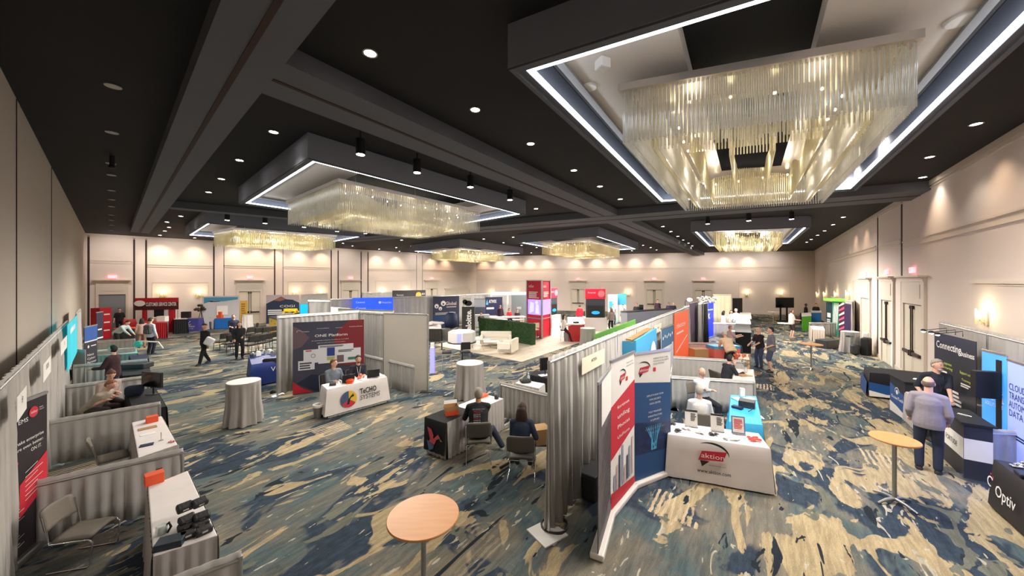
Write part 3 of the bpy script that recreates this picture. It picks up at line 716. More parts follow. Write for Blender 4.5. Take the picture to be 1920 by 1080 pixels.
def cocktail_draped(p, label, r=.38, h=1.07, group='grey draped cocktail tables', seed=0, m=None, rb=1.1):
    root = thing('draped_cocktail_table', label, 'table', (p[0], p[1], 0), group=group); rr = random.Random(seed); a, b = rr.random()*6, rr.random()*6
    MB().lathe([(r*.99, h-.02), (r*.99, h), (r*.95, h+.004)], n=40).build('tabletop', M['whitecloth'], root)
    k = MB(); n = 96
    prof = [(r*rb*.98, .02), (r*rb*.95, .25), (r*rb*.88, .55), (r*.98, h-.12), (r*1.005, h-.03), (r*1.0, h)]
    k.lathe(prof, n=n, cap=False, wob=lambda t, q: (.11, .095, .07, .03, .006, 0)[q]*(math.sin(11*t+a+.6*math.sin(3*t))+.5*math.sin(17*t+b)))
    k.build('cloth_skirt', m or M['grey'], root); return root
def cocktail_bare(p, label, r=.36, h=1.05, group='round wooden cocktail tables', top=None, feet=4, rot=.3):
    root = thing('cocktail_table', label, 'table', (p[0], p[1], 0), group=group)
    MB().lathe([(r*.97, h-.028), (r, h-.02), (r, h-.006), (r*.985, h)], n=56).build('tabletop', top or M['wood'], root)
    MB().lathe([(.035, .05), (.028, .1), (.028, h-.06), (.03, h-.05), (.09, h-.03)], n=16).build('pole', M['steel'], root)
    k = MB()
    for i in range(feet):
        t = rot+2*PI*i/feet; c, s = math.cos(t), math.sin(t); k.path([(c*.02, s*.02, .07), (c*.15, s*.15, .062), (c*.3, s*.3, .022)], [.032, .024, .016], 8)
    k.build('foot_star', M['steel'], root); return root

def chair(label, loc, rz, group=None, seat=None, kind='stack', h=.45, name='stacking_chair', src={}):
    """front of the seat looks along +Y of the chair"""
    key = (kind, seat.name if seat else None, h)
    if key in src:
        r = copy_tree(src[key]); r['label'] = label
        if group: r['group'] = group
        elif 'group' in r: del r['group']
        return put(r, loc, rz)
    root = thing(name, label, 'chair', loc, rz, group); src[key] = root; sm = seat or M['seat']; fm = M['chrome'] if kind != 'row' else M['black']
    w_ = .23; k = MB(); N = 8; vs = []
    for i in range(N+1):
        for j in range(N+1):
            x = -w_+2*w_*i/N; y = -.21+.43*j/N; e = (abs(x)/w_)**4; z = h-.02*e-.03*max(0, (y-.1)/.12)**2*.5+.012*math.cos(x*4); vs.append((x*(1-.06*(j == 0 or j == N)), y, z))
    k.add(vs, [(i*(N+1)+j, (i+1)*(N+1)+j, (i+1)*(N+1)+j+1, i*(N+1)+j+1) for i in range(N) for j in range(N)], 0, True)
    o = k.build('seat', sm, root); s = o.modifiers.new('t', 'SOLIDIFY'); s.thickness = .045 if kind != 'row' else .06; s.offset = -1
    k = MB(); vs = []
    for i in range(N+1):
        for j in range(N+1):
            x = -w_+2*w_*i/N; t = j/N; z = h+.14+.30*t; y = -.25-.06*t-.035*(1-(x/w_)**2)+.0; e = 1-.08*(t > .95)-.03*(t < .05); vs.append((x*e, y, z-.012*(abs(x)/w_)**6*(t > .9)))
    k.add(vs, [(i*(N+1)+j, i*(N+1)+j+1, (i+1)*(N+1)+j+1, (i+1)*(N+1)+j) for i in range(N) for j in range(N)], 0, True)
    o = k.build('backrest', sm, root); s = o.modifiers.new('t', 'SOLIDIFY'); s.thickness = .03
    for sx in (-1, 1):
        x = sx*(w_+.015)
        k = MB()
        if kind == 'sled':
            k.path([(x, -.29, h+.36), (x, -.235, h+.05), (x, -.22, h-.04), (x, .2, h-.05), (x, .245, h-.1), (x, .22, .03), (x, .18, .012), (x, -.25, .012)], .011, 6)
            k.build('side_frame', fm, root)
        else:
            k.path([(x, -.31, h+.42), (x, -.24, h+.06), (x, -.23, h-.03), (x*1.02, -.28, 0)], .012, 6); k.build('leg', fm, root)
            k = MB(); k.path([(x, -.23, h-.035), (x, .19, h-.045), (x, .215, h-.09), (x*1.03, .25, 0)], .012, 6); k.build('leg', fm, root)
    k = MB(); k.tube((-w_, .18, h-.06), (w_, .18, h-.06), .01); k.tube((-w_, -.2, h-.06), (w_, -.2, h-.06), .01); k.build('stretcher', fm, root)
    return root
def stool(label, loc, rz, group=None, h=.72, m=None, hb=.3):
    root = thing('bar_stool', label, 'stool', loc, rz, group); m = m or M['black']
    MB().box((0, 0, h), (.4, .38, .06)).build('seat', m, root, bevel=.02); MB().box((0, -.2, h+.12+hb/2), (.38, .04, hb)).build('backrest', m, root, bevel=.02)
    for sx in (-1, 1):
        for sy in (-1, 1): MB().tube((sx*.17, sy*.16, h-.03), (sx*.21, sy*.2, 0), .011).build('leg', M['chrome'], root)
    k = MB(); z = .28; c = [(-.2, -.19, z), (.2, -.19, z), (.2, .19, z), (-.2, .19, z)]; k.path(c, .009, 5, closed=True); k.path([(-.17, -.16, h), (-.17, -.21, h+.2), (-.15, -.2, h+.3)], .01); k.path([(.17, -.16, h), (.17, -.21, h+.2), (.15, -.2, h+.3)], .01)
    k.build('foot_ring', M['chrome'], root); return root
def laptop(p, z, rz, label, group=None, s=1, screen=None):
    root = thing('laptop', label, 'laptop', (p[0], p[1], z), rz, group)     # screen faces +Y
    MB().box((0, .0, .01), (.34*s, .24*s, .018)).build('keyboard_base', M['dark'], root, bevel=.004)
    f = Fr((-.17*s, -.12*s, .02), (1, 0, 0), (0, -.28, 1)); MB().slab(f, 0, .34*s, 0, .23*s, -.008, .004).build('screen_lid', M['black'], root)
    f2 = Fr((.17*s, -.12*s, .02), (-1, 0, 0), (0, -.28, 1)); k = MB(); flat(k, f2, [(.015, .02), (.34*s-.015, .02), (.34*s-.015, .22*s), (.015, .22*s)], .0095); k.build('display', screen or mat('lit_laptop_screen', C255(120, 140, 170), .3, emit=.6), root)
    return root
def box_thing(name, label, cat, p, z, d, rz, m, group=None, bevel=.004, lid=None, lidm=None):
    root = thing(name, label, cat, (p[0], p[1], z), rz, group)
    MB().box((0, 0, d[2]/2), d).build('body', m, root, bevel=bevel)
    if lid: MB().box((0, 0, d[2]-lid/2+.001), (d[0]+.01, d[1]+.01, lid)).build('lid', lidm or m, root, bevel=bevel)
    return root
def monitor(fr, u0, u1, v0, v1, label, m=None, stand=None, group=None, name='television', text=None):
    root = thing(name, label, 'screen', group=group)
    MB().slab(fr, u0, u1, v0, v1, 0, .05).build('housing', M['black'], root)
    k = MB(); flat(k, fr, [(u0+.02, v0+.02), (u1-.02, v0+.02), (u1-.02, v1-.02), (u0+.02, v1-.02)], .053); k.build('display', m or mat('dark_glass', C255(16, 18, 22), .15), root)
    return root
def banner_roll(fr, label, paint, base=True, name='banner_stand', group=None, cat='banner', basem=None, thick=.012):
    """fr: lower left of the print, fr.w, fr.h; paint(fr, root) adds the print"""
    root = thing(name, label, cat, group=group)
    if base:
        k = MB(); k.slab(fr, -.02, fr.w+.02, 0, .085, -.11, .07); k.build('base_cassette', basem or M['alu'], root, bevel=.02)
        k = MB(); k.tube(fr.at(fr.w/2, .05, -.04), fr.at(fr.w/2, fr.h-.02, -.03), .012); k.build('support_pole', M['alu'], root)
    MB().slab(fr, 0, fr.w, .06 if base else .0, fr.h, -thick, 0).build('panel', paint(fr, root), root)
    if base: MB().slab(fr, -.005, fr.w+.005, fr.h-.02, fr.h+.02, -.02, .012).build('top_rail', M['alu'], root)
    return root
def poly(fr, root, pts, m, d=.004, name='print_area'):
    k = MB(); flat(k, fr, pts, d); return k.build(name, m, root)
def rect(fr, root, u0, u1, v0, v1, m, d=.004, name='print_area'): return poly(fr, root, [(u0, v0), (u1, v0), (u1, v1), (u0, v1)], m, d, name)

# ---------------------------------------------------------------- people
def capsule(k, a, b, ra, rb, n=12, mi=0):
    a = Vector(a); b = Vector(b); d = b-a; L_ = d.length
    if L_ < 1e-5: return
    d /= L_; u = d.orthogonal().normalized(); v = d.cross(u); vs = []; prof = []
    for i in range(1, 4): t = PI/2*(1-i/4); prof.append((a-d*ra*math.sin(t), ra*math.cos(t)))
    prof.append((a, ra)); prof.append((b, rb))
    for i in range(1, 4): t = PI/2*i/4; prof.append((b+d*rb*math.sin(t), rb*math.cos(t)))
    for c, r in prof:
        for j in range(n): w_ = 2*PI*j/n; vs.append(c+(u*math.cos(w_)+v*math.sin(w_))*r)
    vs.append(a-d*ra); vs.append(b+d*rb); m = len(prof); A, B = len(vs)-2, len(vs)-1
    fs = [(i*n+j, i*n+(j+1) % n, (i+1)*n+(j+1) % n, (i+1)*n+j) for i in range(m-1) for j in range(n)]
    fs += [(A, (j+1) % n, j) for j in range(n)]+[(B, (m-1)*n+j, (m-1)*n+(j+1) % n) for j in range(n)]
    k.add(vs, fs, mi, True)
def loft(k, rings, n=20, mi=0):
    """rings: (centre, right axis, front axis, rx, ry)"""
    vs = []
    for c, ax, ay, rx, ry in rings:
        for j in range(n): t = 2*PI*j/n; vs.append(c+ax*(rx*math.cos(t))+ay*(ry*math.sin(t)))
    m = len(rings); fs = [(i*n+j, i*n+(j+1) % n, (i+1)*n+(j+1) % n, (i+1)*n+j) for i in range(m-1) for j in range(n)]
    fs += [tuple(range(n))[::-1], tuple(range((m-1)*n, m*n))]; k.add(vs, fs, mi, True)
def fuse(k, voxel, smooth=2):
    me = k.mesh('tmp', M['paper']); o = bpy.data.objects.new('tmp', me); COL.objects.link(o)
    r = o.modifiers.new('r', 'REMESH'); r.mode = 'VOXEL'; r.voxel_size = voxel; r.use_smooth_shade = True
    if smooth: s = o.modifiers.new('s', 'SMOOTH'); s.factor = .6; s.iterations = smooth
    dg = bpy.context.evaluated_depsgraph_get(); out = bpy.data.meshes.new_from_object(o.evaluated_get(dg)); bpy.data.objects.remove(o); bpy.data.meshes.remove(me)
    return out
def from_mesh(me, mi=0):
    k = MB(); k.v = [tuple(v.co) for v in me.vertices]; k.f = [tuple(p.vertices) for p in me.polygons]; k.m = [mi]*len(k.f); k.sm = [True]*len(k.f); return k
def ik(a, b, l1, l2, pole):
    a = Vector(a); b = Vector(b); d = b-a; L_ = min(d.length, l1+l2-.004); d = d.normalized(); b = a+d*L_
    x = (l1*l1-l2*l2+L_*L_)/(2*L_); h = math.sqrt(max(1e-6, l1*l1-x*x)); p = Vector(pole); p = (p-d*p.dot(d)).normalized(); return a+d*x+p*h, b
SKIN = {'light': colm('light_skin', 222, 172, 148, .55), 'tan': colm('tan_skin', 186, 134, 104, .55), 'dark': colm('dark_skin', 96, 66, 52, .55)}
eyew = colm('eye_white', 230, 226, 220, .3); dk = colm('dark_iris', 30, 24, 22, .3); lip = colm('lip_colour', 168, 92, 84, .5)
def person(label, loc, face, shirt, pants, hair=None, hairstyle='short', height=1.75, pose='stand', lean=0, sleeves='short', skin='light', hands=None, feet=None, shoes=None, hd=(0, 0), fat=1.0, voxel=.018, shorts=False, group=None, seat=.47, beard=None, fingers=True, skirt=None):
    """face: world direction looked along; hands, feet: targets in body space (x right, y front, z up)"""
    sc = height/1.75; rz = math.atan2(face[1], face[0])-PI/2; root = thing('person', label, 'person', (loc[0], loc[1], loc[2] if len(loc) > 2 else 0), rz, group)
    sit = pose == 'sit'; hz = seat+.09 if sit else .93; bl = lean; vox = voxel
    X = Vector((1, 0, 0)); sp = Vector((0, math.sin(bl), math.cos(bl))); fw = Vector((0, math.cos(bl), -math.sin(bl)))
    pel = Vector((0, 0 if not sit else -.02, hz)); at = lambda x, y, z: pel+X*x+fw*y+sp*z
    if not sit and lean: pel.y -= .25*math.sin(lean)
    chest = at(0, 0, .36); neck = at(0, -.01, .53); sh = [at(s*.172*fat**.5, -.01, .452) for s in (-1, 1)]; hip = [pel+Vector((s*.09, 0, -.02)) for s in (-1, 1)]
    hq = Matrix.Rotation(-hd[0], 3, 'Z') @ Matrix.Rotation(-hd[1]-lean*.55, 3, 'X'); head = neck+sp*.06+Vector((0, .025, .105))
    if feet is None: feet = [(-.11, .0, .08), (.11, .0, .08)] if not sit else [(-.13, .42, .08), (.13, .42, .08)]
    if pose == 'walk': feet = [(-.09, .26, .09), (.09, -.24, .11)]
    if hands is None: hands = [(-.27, .06, hz-.08), (.27, .06, hz-.08)] if not sit else [(-.14, .34, hz+.2), (.14, .34, hz+.2)]
    kn, an, el, wr = [], [], [], []
    for i, s in enumerate((-1, 1)):
        a, b = ik(hip[i], feet[i], .43, .42, (s*.15, 1, .35 if sit else 0)); kn.append(a); an.append(b)
        a, b = ik(sh[i], hands[i], .29, .255, (s*.28, -.9, -.35)); el.append(a); wr.append(b)
    def torso(k, g, z0=-.1, z1=.53, hem=0):
        R_ = [(-.12, .15*fat**.7, .105*fat**.7), (-.04, .168*fat**.7, .118*fat**.7), (.08, .158*fat, .115*fat), (.2, .15*fat, .118*fat), (.33, .168*fat**.6, .122*fat), (.41, .172*fat**.4, .11*fat**.5), (.465, .125, .088), (.52, .075, .068)]
        rs = [(at(0, .012*(fat-1)*8*(.4-abs(z-.1)), z), X, fw, rx+g+(.012 if g and z < .1 else 0), ry+g+(.014 if g and z < .1 else 0)) for z, rx, ry in R_ if z0 <= z <= z1]; loft(k, rs)
        for i in (0, 1): capsule(k, at(0, -.012, .478), sh[i], .06+g, .05+g)
    k = MB(); torso(k, 0); capsule(k, at(0, -.012, .46), head-Vector((0, .02, .03)), .06, .055)
    for i in (0, 1):
        capsule(k, sh[i], el[i], .048, .04); capsule(k, el[i], wr[i], .04, .027); capsule(k, hip[i], kn[i], .085, .058); capsule(k, kn[i], an[i], .056, .036)
        d = (wr[i]-el[i]).normalized(); capsule(k, wr[i], wr[i]+d*.075, .028, .034)
    body = from_mesh(fuse(k, vox))
    # head with face
    hv = MB(); n_, m_ = 20, 16; vs = []
    for a in range(m_+1):
        ph = PI*a/m_
        for b in range(n_):
            t = 2*PI*b/n_; x, y, z = math.sin(ph)*math.cos(t), math.sin(ph)*math.sin(t), -math.cos(ph)
            jaw = 1-.30*max(0, -z)**1.2; q = Vector((x*.077*jaw, y*.097*(1-.10*max(0, -z)), z*.12))
            if y > 0: q.y -= .012*max(0, abs(x)-.3); q.y += .020*math.exp(-((x*.077/.014)**2))*math.exp(-(((z+.12)/.16)**2)); q.y -= .007*math.exp(-(((abs(x)-.38)/.2)**2+((z-.05)/.14)**2))
            if y > .3 and z < -.75: q.y += .01
            vs.append(q)
    hv.add(vs, [(k_*n_+i, k_*n_+(i+1) % n_, (k_+1)*n_+(i+1) % n_, (k_+1)*n_+i) for k_ in range(m_) for i in range(n_)], 0, True)
    for s in (-1, 1):
        hv.ell((s*.078, -.008, -.005), (.010, .022, .032), 8, 6); hv.ell((s*.031, .081, .008), (.014, .008, .0085), 8, 6, 1); hv.ell((s*.031, .0885, .008), (.0062, .004, .0062), 8, 5, 2)
        hv.ell((s*.032, .088, .03), (.018, .006, .0042), 8, 4, 2 if hair is None else 4)
    hv.ell((0, .091, -.052), (.024, .007, .006), 10, 5, 3); hv.ell((0, .104, -.022), (.012, .01, .009), 8, 5, 0)
    o_ = len(body.v); body.v += [tuple(head+hq @ Vector(v)) for v in hv.v]; body.f += [tuple(i+o_ for i in f) for f in hv.f]; body.m += hv.m; body.sm += hv.sm
    if fingers:
        for i, s in enumerate((-1, 1)):
            d = (wr[i]-el[i]).normalized(); sd = d.cross(Vector((0, 0, 1))); sd = sd.normalized() if sd.length > .2 else Vector((0, 1, 0)); up = sd.cross(d)
            pc = wr[i]+d*.07
            for j, (o2, l) in enumerate(((-.027, .062), (-.009, .072), (.009, .068), (.026, .052))):
                a = pc+sd*o2; b = a+d*l*.55-up*.008; c = b+d*l*.4-up*.02; body.path([a, b, c, c+(c-b)*.3], [.0095, .0085, .0075, .004], 6)
            tS = sd*(-s if abs(d.z) < .7 else 1); a = wr[i]+d*.02+tS*.02; body.path([a, a+d*.03+tS*.022-up*.006, a+d*.06+tS*.026-up*.012], [.011, .0095, .006], 6)
    hairm = mat('hair_%d_%d_%d' % hair, C255(*hair), .7, var=.25, scale=60, stretch=(1, 1, .2)) if hair else dk
    body.build('body', [SKIN[skin], eyew, dk, lip, hairm], root)
    # clothes
    def cm(c, nm): return c if not isinstance(c, tuple) else mat('%s_%d_%d_%d' % ((nm,)+c), C255(*c), .9, var=.1, scale=14, bump=.25)
    k = MB(); g = .017; torso(k, g, -.13, .53)
    e0 = .55 if sleeves == 'short' else 1
    for i in (0, 1):
        capsule(k, sh[i], sh[i].lerp(el[i], .92 if sleeves == 'short' else 1), .048+g, .04+g)
        if sleeves == 'long': capsule(k, el[i], el[i].lerp(wr[i], .93), .04+g, .027+g)
    me = fuse(k, vox); me.name = 'shirt'; me.materials.clear(); me.materials.append(cm(shirt, 'shirt_cloth')); o = bpy.data.objects.new('shirt', me); COL.objects.link(o); o.parent = root; me.polygons.foreach_set('use_smooth', [True]*len(me.polygons))
    me.polygons.foreach_set('material_index', [0]*len(me.polygons))
    k = MB(); g = .014
    loft(k, [(pel+Vector((0, 0, z)) if not sit else pel+Vector((0, .02, z)), X, Vector((0, 1, 0)), rx*(1 if z < 0 else fat**.6)+g, ry*(1 if z < 0 else fat**.6)+g) for z, rx, ry in ((-.12, .12, .1), (-.06, .165, .115), (.02, .17, .12), (.09, .158, .115))])
    if lean > .2: loft(k, [(at(0, 0, z), X, fw, rx*fat**.6+g, ry*fat**.6+g) for z, rx, ry in ((-.08, .15, .1), (0, .168, .118), (.07, .158, .114))])
    for i in (0, 1):
        capsule(k, hip[i], kn[i], .088+g, .06+g)
        if not shorts: capsule(k, kn[i], an[i].lerp(kn[i], .05), .058+g, .048+g)
    me = fuse(k, vox); me.name = 'trousers'; me.materials.clear(); me.materials.append(cm(pants, 'trouser_cloth')); o = bpy.data.objects.new('shorts' if shorts else 'trousers', me); COL.objects.link(o); o.parent = root
    me.polygons.foreach_set('material_index', [0]*len(me.polygons)); me.polygons.foreach_set('use_smooth', [True]*len(me.polygons))
    for i, s in enumerate((-1, 1)):
        k = MB(); a = an[i]; zf = a.z-.08; fd = Vector((s*.12, 1, 0)).normalized()
        vs = []; n2 = 14
        for z, f in ((0, 1.0), (.02, 1.03), (.05, .9), (.085, .55), (.1, .4)):
            for j in range(n2):
                t = 2*PI*j/n2; L_ = .145 if math.sin(t) > 0 else .09; wx = .048*(1 if math.sin(t) < 0 else 1+.12*math.sin(t)); yy = L_*math.sin(t)*f*(1 if z < .05 or math.sin(t) < 0 else .75); xx = wx*math.cos(t)*f
                vs.append(Vector((a.x, a.y, zf+z))+fd*(yy+.03 if z < .06 else yy+.015)+Vector((fd.y, -fd.x, 0))*xx)
        k.add(vs, [(r_*n2+j, r_*n2+(j+1) % n2, (r_+1)*n2+(j+1) % n2, (r_+1)*n2+j) for r_ in range(4) for j in range(n2)]+[tuple(range(n2))[::-1], tuple(range(4*n2, 5*n2))], 0, True)
        k.build('shoe', shoes or M['black'], root)
    if hair:
        k = MB(); n_, m_ = 22, 16; vs = []; g = {'short': .012, 'long': .017, 'buzz': .004, 'fringe': .003, 'bun': .012, 'cap': .014}[hairstyle]; keep = []
        for a in range(m_+1):
            ph = PI*a/m_
            for b in range(n_):
                t = 2*PI*b/n_; x, y, z = math.sin(ph)*math.cos(t), math.sin(ph)*math.sin(t), -math.cos(ph)
                jaw = 1-.22*max(0, -z)**1.2; wob = 1+.035*noise.noise(Vector((x*4, y*4, z*4+loc[0])))
                q = Vector((x*(.077+g)*jaw, y*(.097+g), z*(.12+g)))*wob; ok = (z > .36+.27*max(0, y)) or (z > .02+.9*max(0, y) and y < .55) or (y < -.25 and z > -.55)
                if hairstyle == 'fringe': ok = (y < .25 and -.5 < z < .42)
                if hairstyle == 'cap': ok = z > .2
                if hairstyle == 'long': ok = ok or (y < .25 and abs(x) > .2) or y < 0
                if hairstyle == 'long' and z < -.1 and y < .3: q.z -= .14*(-z-.1); q.y = q.y*.9-.02
                vs.append(q); keep.append(ok)
        fs = [(k_*n_+i, k_*n_+(i+1) % n_, (k_+1)*n_+(i+1) % n_, (k_+1)*n_+i) for k_ in range(m_) for i in range(n_)]; fs = [f for f in fs if all(keep[i] for i in f)]
        k.add([head+hq @ v for v in vs], fs, 0, True)
        if hairstyle == 'bun': k.ell(head+hq @ Vector((0, -.1, .06)), (.04, .04, .04))
        o = k.build('hair' if hairstyle != 'cap' else 'cap', hairm, root); s_ = o.modifiers.new('t', 'SOLIDIFY'); s_.thickness = .012; s_.offset = -.6
        if hairstyle == 'long':
            k = MB(); loft(k, [(head+hq @ Vector((0, -.07, z)), X, Vector((0, 1, 0)), rx, ry) for z, rx, ry in ((-.26, .07, .02), (-.21, .115, .04), (-.1, .112, .055), (0, .096, .055), (.06, .06, .045))]); k.build('long_hair', hairm, root)
    if beard:
        k = MB(); k.ell(head+hq @ Vector((0, .062, -.085)), (.042, .03, .024)); k.build('beard', mat('beard_hair_%d' % beard[0], C255(*beard), .8, var=.2, scale=50), root)
    root.scale = (sc, sc, sc)
    return dict(root=root, neck=neck, head=head, at=at, fw=fw, sp=sp, wr=wr, hz=hz)
def lanyard(pp, m=None):
    a = pp['at']; k = MB(); k.path([a(-.05, .1, .5), a(-.02, .155, .3), a(0, .16, .16)], .006, 5); k.path([a(.05, .1, .5), a(.02, .155, .3), a(0, .16, .16)], .006, 5)
    f = [a(-.03, .165, .07), a(.03, .165, .07), a(.03, .165, .16), a(-.03, .165, .16)]; k.add(f, [(0, 1, 2, 3), (3, 2, 1, 0)])
    k.build('lanyard', m or M['paper'], pp['root'])
# ================================================================ left side: booths along the left wall
U2 = Vector((.585, .811, 0)); U1 = Vector((-.755, .656, 0))
def quad(*pp, z=.76): return [xy(P(a, b, z)) for a, b in pp]
G_R = 'low grey booth rails along the left wall'
wd = fL.n                                    # into the room
def onleft(px, off=.3):                      # point before the left wall in a picture column
    g = Fr(fL.at(0, 0, off), fL.u); return xy(g.at(fu(g, px), 0))
dA0, dA1 = onleft(-260), onleft(126)
drape(dA0, dA1, 2.44, 'long tall grey drape hung along the plain left wall', m=M['grey_cloth'], step=.035, wave=.21, amp=.04, seed=3)
drape(onleft(143), onleft(151), 2.44, 'far end of the tall grey drape on the left wall beyond the teal banner', m=M['grey_cloth'], step=.06)
def meet_left(p, q):
    """extend the rail q->p until the drape on the left wall"""
    a = xy(fL.at(0, 0, .32)); return isect(q, (p-q).normalized(), a, fL.u)
rails = [((455, 1037), (340, 1080), 'nearest low grey drape rail, cut by the bottom edge'), ((345, 843), (88, 900), 'low grey drape rail behind the nearest white table'),
 ((302, 755), (80, 792), 'low grey drape rail behind the second white table with the small orange box'), ((281, 705), (98, 727), 'low grey drape rail behind the seated pair'),
 ((277, 674), (181, 682), 'low grey rail behind the man in the maroon sweater'), ((254, 652.7), (181, 660), 'low grey rail before the teal lit booth table'), ((254, 636), (181, 640), 'farthest low rail on the left side, tinted teal')]
for i, (r_, l_, lab) in enumerate(rails):
    q = xy(P(*r_, .9)); p = meet_left(xy(P(*l_, .9)), q)
    if (p-q).length > 3.2: p = q+(p-q).normalized()*3.2
    drape(p, q, .88, lab, group=G_R, m=M['drape2'] if i < 5 else M['grey_cloth'], step=.03, amp=.022, seed=i+5, wave=.15)
# booth number cards pinned to the tall drape
def card_on(fr_p, fr_q, z0, z1, label, text, m=None, group=None, off=.06, name='booth_sign', bm=None, fs=.28):
    f = frame2(fr_p, fr_q, z0, z1); root = thing(name, label, 'sign', group=group)
    MB().slab(f, 0, f.w, 0, f.h, off, off+.008).build('sign_card', m or M['paper'], root)
    if text: txt(text, f, f.w/2, f.h*.52, f.h*fs, M['black'], root, w=min(f.w*.55, len(text)*f.h*fs*.8), align='CENTER', d=off+.012)
    return root
for x0, y0, x1, y1, t, l in ((12, 683, 32, 664, '8', 'nearest white booth number card on the left drape'), (67, 642, 83, 627, 'EPICOR', 'second white booth card on the left drape'), (104, 612, 117, 606, 'TAG', 'third white booth card on the left drape')):
    a, b = onleft(x0, .37), onleft(x1, .37); card_on(a, b, 2.05, 2.33, l, t, group='white booth cards on the left drape')
# nearest banner
a = xy(P(88, 1012)); b = a+Vector((.46, -.88, 0)).normalized()*.9
f = frame2(b, a, 0.02, 2.06)
def paint(fr, r):
    m = mat('charcoal_purple_print', C255(38, 30, 36), .5, var=.5, scale=1.6); W_, H_ = fr.w, fr.h
    poly(fr, r, [(W_*.46, .56), (W_, .78), (W_, 1.24), (W_*.46, .98)], M['red'])
    rm = M['paper']; k = MB()
    for j in range(7): flat(k, fr, [(W_*.56, .74+j*.06), (W_*(.8+.1*(j % 2)), .80+j*.06), (W_*(.8+.1*(j % 2)), .807+j*.06), (W_*.56, .747+j*.06)], .006)
    for j in range(16): flat(k, fr, [(.03, .14+j*.026+(.12 if j > 6 else 0)), (W_*(.30+.08*((j*7) % 4)), .2+j*.026+(.12 if j > 6 else 0)), (W_*(.30+.08*((j*7) % 4)), .206+j*.026+(.12 if j > 6 else 0)), (.03, .146+j*.026+(.12 if j > 6 else 0))], .006)
    k.build('print_lines', rm, r)
    txt('Y SYSTEMS', fr, W_*.10, H_-.28, .055, rm, r, w=.46); disc(k2 := MB(), fr, W_*.72, H_-.19, .07, .006, ru=.08); k2.build('logo_disc', M['red'], r); txt('infor', fr, W_*.66, H_-.205, .034, rm, r, w=.11, d=.009)
    txt('Partner', fr, W_*.83, H_-.17, .016, rm, r); txt('Network', fr, W_*.83, H_-.2, .016, rm, r)
    txt('We make enterprise', fr, W_*.92, 1.50, .042, rm, r, w=.62, align='RIGHT'); txt('software even better.', fr, W_*.92, 1.42, .042, rm, r, w=.64, align='RIGHT'); txt('ON IT.', fr, W_*.88, 1.34, .046, rm, r, align='RIGHT')
    k3 = MB(); disc(k3, fr, W_*.25, 1.28, .05, .006, ru=.17); k3.build('red_smear', M['red'], r)
    return m
banner_roll(f, 'tall dark banner with a red block in the near left corner', paint)
# white tables
tA = quad((277, 912), (352, 882), (408, 1003), (287, 1043)); skirted_table(tA, 'nearest white table on the left with black boxes and an orange box', group='white topped booth tables on the left')
tB = quad((247, 792), (303, 780), (333, 833), (259, 858)); skirted_table(tB, 'second white table on the left with a small orange box and papers', group='white topped booth tables on the left')
box_thing('gift_box', 'orange box on the far end of the nearest white table', 'box', P(289, 905, .76), .76, (.19, .15, .14), .9, M['orange'])
MB().box((0, 0, 0), (.07, .03, .04)).build('badge_clip', M['black'], None, loc=P(298, 885, .78)+Vector((0, 0, .03)), rz=.8); o = bpy.data.objects['badge_clip']; tag(o, 'small black clip beside the orange box on the nearest white table', 'clip')
box_thing('gift_box', 'small orange box on the second white table', 'box', P(285, 791, .76), .76, (.17, .14, .12), .9, M['orange'])
# black clamshell pouches in a pile
pm = mat('black_pouch', C255(34, 32, 34), .6, bump=.3, scale=30); root = None
lab = ['front left black pouch in the pile', 'front right black pouch in the pile', 'middle left black pouch in the pile', 'middle right black pouch in the pile', 'back left black pouch, standing highest', 'back right black pouch leaning in the pile', 'lower left black pouch under the pile', 'lower right black pouch under the pile']
for i, (x, y, z) in enumerate(((352, 1008, .76), (382, 1000, .76), (350, 990, .83), (378, 984, .83), (346, 974, .88), (374, 966, .89), (349, 996, .78), (376, 992, .78))):
    k = MB(); p = P(x, y, .76); 
    r = thing('accessory_pouch', lab[i]+' on the nearest white table', 'pouch', (p.x, p.y, z), .85+.1*(i % 3), 'black pouches on the nearest white table')
    o = MB().box((0, 0, .035), (.15, .11, .07)).build('pouch_body', pm, r, bevel=.02); MB().box((0, -.056, .045), (.05, .008, .018)).build('buckle', M['alu'], r)
    if i in (2, 3, 4, 5): r.rotation_euler.x = .35
box_thing('gift_box', 'flat dark blue box at the front of the nearest white table', 'box', P(320, 1022, .76), .76, (.23, .16, .07), .45, mat('dark_blue_box', C255(38, 48, 60), .5))
p = P(303, 1001, .76); r = thing('glass_jar', 'clear glass jar with candy beside the black pouches', 'jar', p); MB().lathe([(.045, 0), (.052, .02), (.05, .09), (.04, .1)], n=16).build('jar_body', mat('greenish_glass', (.75, .85, .8), .15, alpha=.5), r); MB().lathe([(.03, .005), (.032, .06)], n=10).build('candy', M['dark'], r)
p = P(314, 1000, .76); tag(MB().path([(0, 0, .01), (.03, .01, .07), (.0, .02, .11), (-.04, .01, .07), (-.02, 0, .01)], .012).build('headset', M['black'], loc=p), 'black headset standing behind the glass jar', 'headset')
box_thing('notebook', 'dark blue notebook lying at the front of the second white table', 'notebook', P(275, 835, .76), .76, (.17, .12, .015), .7, M['navy'])
box_thing('paper_stack', 'tan paper folder on the second white table', 'folder', P(277, 803, .76), .76, (.25, .14, .012), .9, M['card']); box_thing('paper_sheet', 'white paper sheets below the tan folder', 'paper', P(277, 814, .76), .76, (.2, .12, .005), .9, M['paper'])
p = P(322, 829, .76); k = MB(); [k.ell((.035*math.cos(i*1.3), .03*math.sin(i*1.3), .012), (.018, .014, .012), 7, 5) for i in range(6)]; o = k.build('pile_of_sweets', mat('pink_wrappers', C255(206, 120, 116), .4), loc=p); tag(o, 'small heap of pink wrapped sweets on the second white table', 'sweets', kind='stuff')
